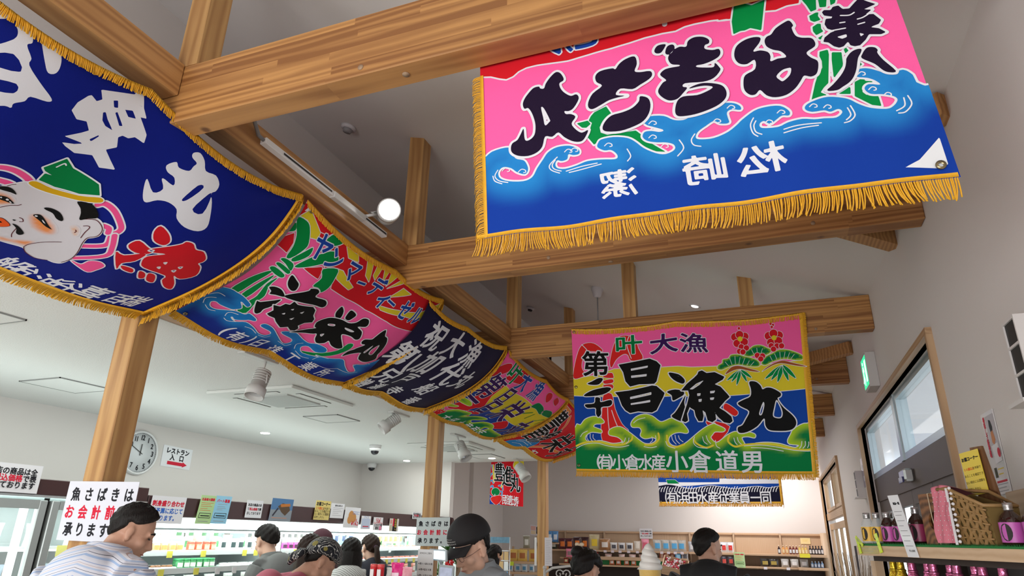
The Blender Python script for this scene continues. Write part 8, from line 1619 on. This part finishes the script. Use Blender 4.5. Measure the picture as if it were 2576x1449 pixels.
def remeshed(mb, vox, name, m, par, sm=2):
    me = bpy.data.meshes.new('tmp'); me.from_pydata(mb.v, [], mb.f); o = bpy.data.objects.new('tmp', me); COL.objects.link(o)
    md = o.modifiers.new('r', 'REMESH'); md.mode = 'VOXEL'; md.voxel_size = vox; ms = o.modifiers.new('s', 'SMOOTH'); ms.factor = .5; ms.iterations = sm
    dg = bpy.context.evaluated_depsgraph_get(); me2 = bpy.data.meshes.new_from_object(o.evaluated_get(dg)); bpy.data.objects.remove(o); bpy.data.meshes.remove(me)
    me2.name = name; me2.materials.clear(); me2.materials.append(m); me2.polygons.foreach_set('use_smooth', [True]*len(me2.polygons))
    q = bpy.data.objects.new(name, me2); COL.objects.link(q); q.parent = par; return q
def hair_shell(HM, name, m, par, thick, front, side, nape, seed=0, rough_=.006, cap=False, top=0.0):
    """closed shell over the skull; front/side/nape: lowest angle (deg from the horizontal through the ears) that the hair reaches"""
    rr_ = random.Random(seed); nu, nv = 56, 40; V = []
    for j in range(nv+1):
        el = math.pi/2-math.pi*j/nv
        for i in range(nu):
            a = 2*math.pi*i/nu; d = Vector((math.cos(el)*math.sin(a), math.cos(el)*math.cos(a), math.sin(el)))     # a=0 front
            c = math.cos(a); lim = front*max(0, c)**1.2+side*(1-abs(c))**.8+nape*max(0, -c)**1.0
            if not cap and abs(a-math.pi/2) < .28 or not cap and abs(a-3*math.pi/2) < .28: lim = max(lim, R(-2)*57.3+6)
            k = 1/(1+math.exp(-(math.degrees(el)-lim)/1.6))
            base = Vector((d.x*.0765, -.006+d.y*.0955, .026+d.z*.0885)) if d.z > -.2 else Vector((d.x*.070, -.012+d.y*.082, .022+d.z*.105))
            t = thick+rough_*(math.sin(a*23+el*5+seed)*.5+math.sin(a*9+el*13+seed*2)*.5)*(0 if cap else 1)+top*max(0, d.z)
            V.append(HM @ (base+d*(t*k-.022*(1-k))))
    MB().add(V, [(j*nu+i, (j+1)*nu+i, (j+1)*nu+(i+1) % nu, j*nu+(i+1) % nu) for j in range(nv) for i in range(nu)], None, True).build(name, m, par, local=True)
def person(label, H, yaw, pitch, lean, m_top, hair, roll=0, vox=.008, skin=SKIN, shirt_t=.012, sh=.19, female=False, collar=None, sleeves=True, trousers=None, head_sc=1.0, lean_side=0.0, face=True, arms_fwd=.25, head_turn=0, hunch=0):
    """H: head centre in the world; yaw: body direction in degrees (0 = +Y, clockwise seen from above); pitch: head bent forward; head_turn: head yaw relative to the body"""
    t = thing('person', label, 'person', (H[0], H[1], 0), rz=-R(yaw)); hz = H[2]
    HM = Matrix.Translation((0, 0, hz)) @ Matrix.Rotation(-R(head_turn), 4, 'Z') @ Matrix.Rotation(-R(pitch), 4, 'X') @ Matrix.Rotation(R(roll), 4, 'Y') @ Matrix.Scale(head_sc, 4)
    q = lambda x, y, z: HM @ Vector((x, y, z))
    nb = Vector((lean_side*.5, -.045-lean*.07, hz-.130-(.02 if female else 0)+hunch)); chest = Vector((lean_side, -.06-lean*.22, hz-.31+hunch)); hip = Vector((lean_side*1.2, -.06-lean*.60, hz-.66)); foot_y = hip.y
    b = MB(); R3 = HM.to_3x3()
    b.ball(q(0, -.010, .028), .088*head_sc, n=20, k=14, sc=(.86, 1.07, .96), R_=R3/head_sc if False else None) if False else None
    def B(x, y, z, r_, sx=1, sy=1, sz=1): b.ball(q(x, y, z), r_, n=18, k=12, sc=(sx, sy, sz), R_=R3)
    B(0, -.008, .028, .088, .86, 1.07, .97); B(0, .022, -.030, .074, .86, .95, 1.12); B(0, .055, -.095, .030, 1.15, .85, .8); B(.036, .018, -.072, .034); B(-.036, .018, -.072, .034)
    B(.040, .058, -.030, .026); B(-.040, .058, -.030, .026); b.tube([q(0, .085, .012), q(0, .100, -.018), q(0, .112, -.036), q(0, .098, -.046)], [.008, .010, .0125, .009], 8); B(.012, .097, -.040, .009); B(-.012, .097, -.040, .009)
    b.tube([q(-.046, .070, .016), q(-.02, .086, .020), q(.02, .086, .020), q(.046, .070, .016)], .010, 8); b.tube([q(-.020, .085, -.068), q(0, .093, -.066), q(.020, .085, -.068)], [.005, .0085, .005], 8); b.tube([q(-.017, .082, -.077), q(0, .088, -.077), q(.017, .082, -.077)], [.005, .008, .005], 8)
    for s in (-1, 1): b.ball(q(s*.079, -.008, -.008), .030, n=14, k=10, sc=(.30, .62, 1.05), R_=R3); b.ball(q(s*.076, -.002, -.034), .013, n=8, k=6, R_=R3)
    b.tube([q(0, -.015, -.05), (q(0, -.02, -.10)+nb)*.5, nb, nb+Vector((0, -.005, -.06))], [.056, .054 if not female else .046, .058 if not female else .048, .072], 16)
    w_ = sh; sL = Vector((nb.x-w_, chest.y+.03, hz-.205+hunch)); sR_ = Vector((nb.x+w_, chest.y+.03, hz-.205+hunch))
    def torso(mb, g):
        mb.ball(chest+Vector((0, 0, .02)), 1.0, n=20, k=14, sc=(.165+g, .115+g, .19+g)); mb.ball((chest+hip)/2, 1.0, n=20, k=12, sc=(.150+g, .11+g, .20)); mb.ball(hip, 1.0, n=20, k=12, sc=(.165+g, .12+g, .15))
        mb.tube([sL+Vector((.03, 0, .0)), nb+Vector((-.045, -.01, -.045)), nb+Vector((0, -.015, -.04)), nb+Vector((.045, -.01, -.045)), sR_-Vector((.03, 0, 0))], [.062+g, .060+g, .062+g, .060+g, .062+g], 12)
    def arm(mb, s, g, to=1.0):
        S = sL if s < 0 else sR_; E_ = S+Vector((s*.045, arms_fwd*.12, -.27)); Wr = E_+Vector((-s*.05, .10+arms_fwd*.5, -.16)); pts = [S+Vector((-s*.02, 0, 0)), S+Vector((s*.01, 0, -.05)), (S+E_)/2, E_, (E_+Wr)/2, Wr]; rd = [.060, .056, .047, .040, .036, .028]
        n_ = len(pts) if to > .9 else 4; mb.tube([p for p in pts[:n_]], [r_+g for r_ in rd[:n_]], 12); return E_, Wr
    torso(b, -.012)
    for s in (-1, 1):
        E_, Wr = arm(b, s, -.002); d = (Wr-E_).normalized(); sd = d.cross(Vector((0, 0, 1))).normalized(); up_2 = sd.cross(d)
        pal = Wr+d*.05; b.ball(Wr+d*.045, 1, n=10, k=8, sc=(.036, .045, .022)); 
        for fi, (o_, ln) in enumerate(((-.028, .070), (-.009, .080), (.010, .075), (.027, .058))): p0 = Wr+d*.07+sd*o_; p1 = p0+d*ln*.5-up_2*.006; p2 = p1+d*ln*.35-up_2*.022; b.tube([p0-d*.03, p0, p1, p2], [.0095, .0095, .0085, .007], 7)
        p0 = Wr+d*.03+sd*(-.035*s); b.tube([p0-d*.01+sd*.015*s, p0+d*.02-sd*.015*s, p0+d*.045-sd*.022*s-up_2*.012], [.012, .0105, .008], 7)
    for s in (-1, 1):
        hp = hip+Vector((s*.085, 0, -.03)); kn = Vector((hip.x+s*.09, foot_y+.03, .48)); an = Vector((hip.x+s*.09, foot_y-.01, .09)); b.tube([hp, (hp+kn)/2, kn, (kn+an)/2, an], [.075, .065, .050, .045, .035], 12); b.tube([an+Vector((0, -.04, -.045)), an+Vector((0, .05, -.05)), an+Vector((0, .16, -.055))], [.035, .038, .028], 10)
    remeshed(b, vox, 'body', skin, t)
    # top
    g_ = shirt_t; c = MB(); torso(c, g_)
    for s in (-1, 1): arm(c, s, g_+.004, 1.0 if sleeves == 'long' else .5)
    remeshed(c, max(vox, .009), 'top', m_top, t, 3)
    if collar:
        cm = MB(); n_ = 22; V = []
        for k, (rr2, dz, dy) in enumerate(((.078, -.045, 0), (.074, -.005, .0), (.072, .028, -.004), (.080, .026, -.008), (.096, -.012, -.012), (.104, -.032, -.012))):
            for i in range(n_): a = 2*math.pi*i/n_; V.append(nb+Vector((rr2*math.sin(a), -rr2*.95*math.cos(a)+dy*math.cos(a)+.0, dz+.018*math.cos(a)+.01)))
        cm.add(V, [(k*n_+i, k*n_+(i+1) % n_, (k+1)*n_+(i+1) % n_, (k+1)*n_+i) for k in range(5) for i in range(n_) if abs(i-n_/2) > .6 or True], None, True).build('collar', collar, t, local=True)
    tr = MB()
    for s in (-1, 1):
        hp = hip+Vector((s*.085, 0, -.03)); kn = Vector((hip.x+s*.09, foot_y+.03, .48)); an = Vector((hip.x+s*.09, foot_y-.01, .12)); tr.tube([hp+Vector((0, 0, .06)), hp, (hp+kn)/2, kn, (kn+an)/2, an], [.09, .094, .082, .068, .062, .055], 12)
    tr.ball(hip+Vector((0, 0, -.02)), 1.0, n=16, k=10, sc=(.172, .128, .13)); remeshed(tr, .014, 'trousers', trousers or mat('trousers_dark', (.03, .03, .04), .8), t, 3)
    shm = MB()
    for s in (-1, 1): x = hip.x+s*.09; shm.tube([(x, foot_y-.06, .045), (x, foot_y+.05, .045), (x, foot_y+.17, .035)], [.042, .047, .032], 12)
    shm.build('shoes', mat('shoe_black', (.02, .02, .02), .4), t, local=True, kind='stuff')
    if face:
        e = MB(); DKE = mat('eye_dark', (.02, .012, .010), .3)
        for s in (-1, 1):
            e.tube([q(s*.019, .0835, .001), q(s*.031, .086, -.001), q(s*.044, .078, -.001)], [.0018, .0042, .0016], 6, DKE)
        e.build('eyes', DKE, t, local=True, kind='stuff')
        e = MB()
        for s in (-1, 1): e.tube([q(s*.015, .0935, .022), q(s*.032, .0925, .028), q(s*.050, .078, .020)], [.003, .0045, .002], 6)
        e.build('eyebrows', H_BLK, t, local=True, kind='stuff')
        MB().tube([q(-.021, .090, -.0715), q(0, .099, -.0705), q(.021, .090, -.0715)], [.0015, .0032, .0015], 6).build('mouth', mat('lips', (.38, .12, .10), .5), t, local=True)
    hair(t, HM); return t
def hs(m, thick=.014, front=42, side=-4, nape=-52, seed=1, **k): return lambda t, HM: hair_shell(HM, 'hair', m, t, thick, front, side, nape, seed, **k)
SHIRT = stripes()
person('man with short black hair in a blue and white striped shirt, seen from behind', (-2.50, 2.185, 1.548), -8, 24, .45, SHIRT, hs(H_GRY, .013, 40, 2, -46, 3), vox=.0058, collar=SHIRT, head_sc=.88, shirt_t=.016, sh=.20, lean_side=-.05, head_turn=50, hunch=.035)
person('man with black hair in a grey jacket facing the chiller', (-4.05, 4.89, 1.484), -75, 18, .7, mat('grey_sweater', (.16, .165, .16), .9, var=.1), hs(H_BLK, .020, 36, -2, -40, 5), collar=mat('grey_collar', (.13, .135, .13), .9), sleeves='long', shirt_t=.02, head_sc=1.04, skin=SKIN2)
BM = bandana_mat()
def h_band(t, HM):
    hair_shell(HM, 'hair', H_BLK, t, .008, 30, -10, -50, 2); hair_shell(HM, 'bandana', BM, t, .024, 14, 8, -22, 2, cap=True, top=.008)
    q = lambda x, y, z: HM @ Vector((x, y, z))
    MB().tube([q(0, -.11, -.01), q(-.02, -.13, -.03), q(-.05, -.14, -.075), q(-.07, -.13, -.12)], [.02, .024, .03, .012], 10).tube([q(0, -.11, -.01), q(.02, -.13, -.035), q(.03, -.14, -.09)], [.018, .022, .010], 10).build('bandana_knot', BM, t, local=True)
person('shopper in a black and white patterned bandana and dark pink top', (-2.73, 3.83, 1.385), 40, 38, 1.1, mat('pink_top', (.50, .12, .17), .8), h_band, face=False, head_sc=1.03, hunch=.05)
def h_long(L_, m, w=.085, seed=1, n=46):
    def f(t, HM):
        hair_shell(HM, 'hair', m, t, .018, 30, -30, -70, seed); r_ = random.Random(seed); mb = MB(); q = lambda x, y, z: HM @ Vector((x, y, z))
        for i in range(n):
            a = math.pi*(.42+1.16*i/(n-1)); x, y = math.sin(a)*w, math.cos(a)*w*1.05
            top_ = q(x*.75, y*.85-.01, .06); mid = q(x*1.05, y*1.08-.012, -.03); m2 = q(x*1.02, y*1.05-.02, -.13); lo = q(x*.95+r_.uniform(-.01, .01), y*.9-.035, -.13-L_*r_.uniform(.75, 1.0)); lo.z = min(lo.z, m2.z-L_*.5)
            mb.tube([top_, mid, m2, (m2+lo)/2, lo], [.010, .014, .013, .011, .003], 6)
        mb.build('long_strands', m, t, local=True, kind='stuff')
    return f
person('dark haired shopper seen from behind beyond the bandana', (-3.25, 4.42, 1.418), -25, 12, .3, mat('black_coat', (.015, .013, .014), .85), h_long(.10, H_BRN, seed=4), face=False, sh=.17, female=True)
person('shopper in a maroon knitted hat standing at the chiller', (-4.02, 5.62, 1.445), -70, 10, .2, mat('maroon_coat', (.05, .018, .022), .9), lambda t, HM: (hair_shell(HM, 'hair', H_BLK, t, .010, 30, -20, -50, 2), hair_shell(HM, 'knitted_hat', mat('maroon_knit', (.07, .022, .032), .95, bump=1, bscale=150), t, .022, 18, -2, -30, 2, cap=True, top=.02)), sh=.17, female=True)
person('woman with long straight black hair in a pale ribbed sweater', (-3.57, 5.45, 1.392), -30, 10, .2, knit_mat(), h_long(.26, H_BLK, .088, 7, 50), face=False, sh=.17, female=True, sleeves='long', shirt_t=.02)
def h_pony(t, HM):
    hair_shell(HM, 'hair', H_BRN, t, .017, 34, -14, -46, 6); q = lambda x, y, z: HM @ Vector((x, y, z)); mb = MB(); r_ = random.Random(8)
    for i in range(22):
        a = i*.7; o = Vector((math.cos(a), 0, math.sin(a)))*.016
        p0 = q(0, -.10, .0)+o*.5; p1 = q(0, -.135, -.02)+o; p2 = q(0, -.15, -.10)+o*1.3; p3 = q(0, -.17+r_.uniform(-.01, .01), -.22)+o*1.3; p4 = q(0, -.19, -.32)+o*.5
        mb.tube([p0, p1, p2, p3, p4], [.010, .013, .013, .011, .003], 6)
    mb.build('ponytail', H_BRN, t, local=True, kind='stuff'); MB().tube([q(.02*math.cos(a), -.118, -.008+.02*math.sin(a)) for a in np.linspace(0, 6.3, 12)], .005, 6).build('hair_tie', mat('tie', (.1, .05, .1), .7), t, local=True)
person('woman with a brown ponytail in a dark top, her profile turned to the shelves', (-3.98, 6.42, 1.425), -62, 6, .2, mat('navy_top', (.012, .012, .022), .85), h_pony, sh=.17, female=True, skin=SKIN2)
CAPM = mat('cap_black', (.010, .009, .010), .75, bump=.3, bscale=500)
def h_cap(t, HM):
    hair_shell(HM, 'hair', H_GRY, t, .007, 25, -6, -44, 2); hair_shell(HM, 'cap', CAPM, t, .020, 15, 10, 0, 2, cap=True, top=.034); cp = t.children[-1]; q = lambda x, y, z: HM @ Vector((x, y, z)); V = []; n_ = 17
    for z_ in (0, -.004):
        for j in range(6):
            for i in range(n_):
                a = (i/(n_-1)-.5)*2.3; ri = .098; f = j/5; x = math.sin(a)*(.080+.004*f); y = math.cos(a)*ri+f*.078*math.cos(a*.62)**1.0; V.append(q(x, y, .050-.020*f-.016*(a*a)*.7*(.5+f*.5)+z_))
    F = [(j*n_+i, j*n_+i+1, (j+1)*n_+i+1, (j+1)*n_+i) for j in range(5) for i in range(n_-1)]; F += [tuple(x+6*n_ for x in f[::-1]) for f in F]; F += [(5*n_+i, 5*n_+i+1, 11*n_+i+1, 11*n_+i) for i in range(n_-1)]
    MB().add(V, F, None, True).build('cap_brim', CAPM, t, local=True)
    MB().ball(q(0, -.006, .156), .007, n=8, k=6).build('cap_button', CAPM, t, local=True)
    mb = MB(); r_ = random.Random(2)
    for row_, zz in enumerate((.098, .086, .074)):
        for i in range(9):
            a = .30-(i*.085 if row_ else .03+i*.06); k = .1145-.005*(zz-.07)*20; d = Vector((math.sin(a)*(k-.018), math.cos(a)*k, zz)); dx = Vector((math.cos(a), -math.sin(a), 0)); s_ = .0032 if row_ else .0016
            for (u0, v0, u1, v1) in (((-1, -1, .3, 1), (.3, 1, 1, -.6)) if i % 2 else ((-1, .6, 1, .8), (0, .8, -.2, -1))):
                P0, P1 = q(*(d+dx*u0*s_+Vector((0, 0, v0*s_)))), q(*(d+dx*u1*s_+Vector((0, 0, v1*s_)))); mb.tube([P0, P1], .0007 if row_ else .0005, 4)
    mb.build('cap_lettering', mat('thread_white', (.7, .7, .66), .7), t, local=True, kind='stuff')
    mb = MB(); GM = mat('glasses_frame', (.10, .07, .07), .3, .6)
    for s in (-1, 1):
        mb.tube([q(s*.032+.021*math.cos(a), .104-.004*abs(math.cos(a)), -.006+.014*math.sin(a)) for a in np.linspace(0, 6.283, 15)], .0011, 5); mb.tube([q(s*.053, .100, -.002), q(s*.075, .06, .0), q(s*.080, .0, .004)], .0012, 5)
    mb.tube([q(-.011, .106, -.004), q(.011, .106, -.004)], .0012, 5); mb.build('glasses', GM, t, local=True, kind='stuff')
POLO = mat('polo_grey', (.30, .33, .35), .85, var=.06)
person('cashier in a black baseball cap, glasses and grey polo shirt looking down', (-1.62, 3.69, 1.488), -150, 27, .35, POLO, h_cap, vox=.0058, collar=POLO, skin=SKIN2, head_sc=1.12, lean_side=.03, hunch=.02)
person('shopper with black tied hair and a flowered top behind the cashier', (-3.14, 7.81, 1.340), 20, 5, 0, mat('flower_top', (.55, .42, .32), .9, var=.7, vscale=22), h_long(.16, H_BLK, .07, 9, 24), face=False, sh=.16, female=True, head_sc=.95)
def h_bow(t, HM):
    hair_shell(HM, 'hair', H_BLK, t, .020, 28, -8, -48, 6); q = lambda x, y, z: HM @ Vector((x, y, z)); mb = MB()
    mb.ball(q(-.03, -.085, .085), .045, n=16, k=12, sc=(1.1, 1, .9)); mb.build('hair_bun', H_BLK, t, local=True)
    bm_ = mat('bow_cream', (.62, .50, .36), .8, var=.3, vscale=50); bo = thing_part = MB(); c_ = q(-.02, -.095, .125)
    for s in (-1, 1): bo.ball(c_+Vector((s*.020, 0, .006)), .016, n=10, k=8, sc=(1.2, .6, .8)); bo.tube([c_, c_+Vector((s*.010, -.012, -.03)), c_+Vector((s*.016, -.016, -.06))], [.006, .010, .006], 8)
    bo.ball(c_, .009); bo.build('bow', bm_, t, local=True)
person('woman with black pinned up hair, a cream bow and a blue top', (-1.18, 4.55, 1.355), 25, 22, .5, mat('royal_blue_top', (.01, .03, .30), .7), h_bow, sh=.17, female=True)
BJ = mat('black_jacket', (.010, .010, .011), .7)
mn = person('man with slick black hair in a black jacket, seen from behind', (-.472, 5.33, 1.502), 2, 6, .1, BJ, hs(H_BLK, .014, 44, 4, -52, 9, rough_=.003), collar=BJ, sleeves='long', shirt_t=.028, head_sc=1.05, sh=.21, head_turn=44)
MB().box(-.006, .006, -.222, -.210, 1.262, 1.315).build('jacket_tag', mat('tag_cream', (.75, .68, .55), .6), mn, local=True)
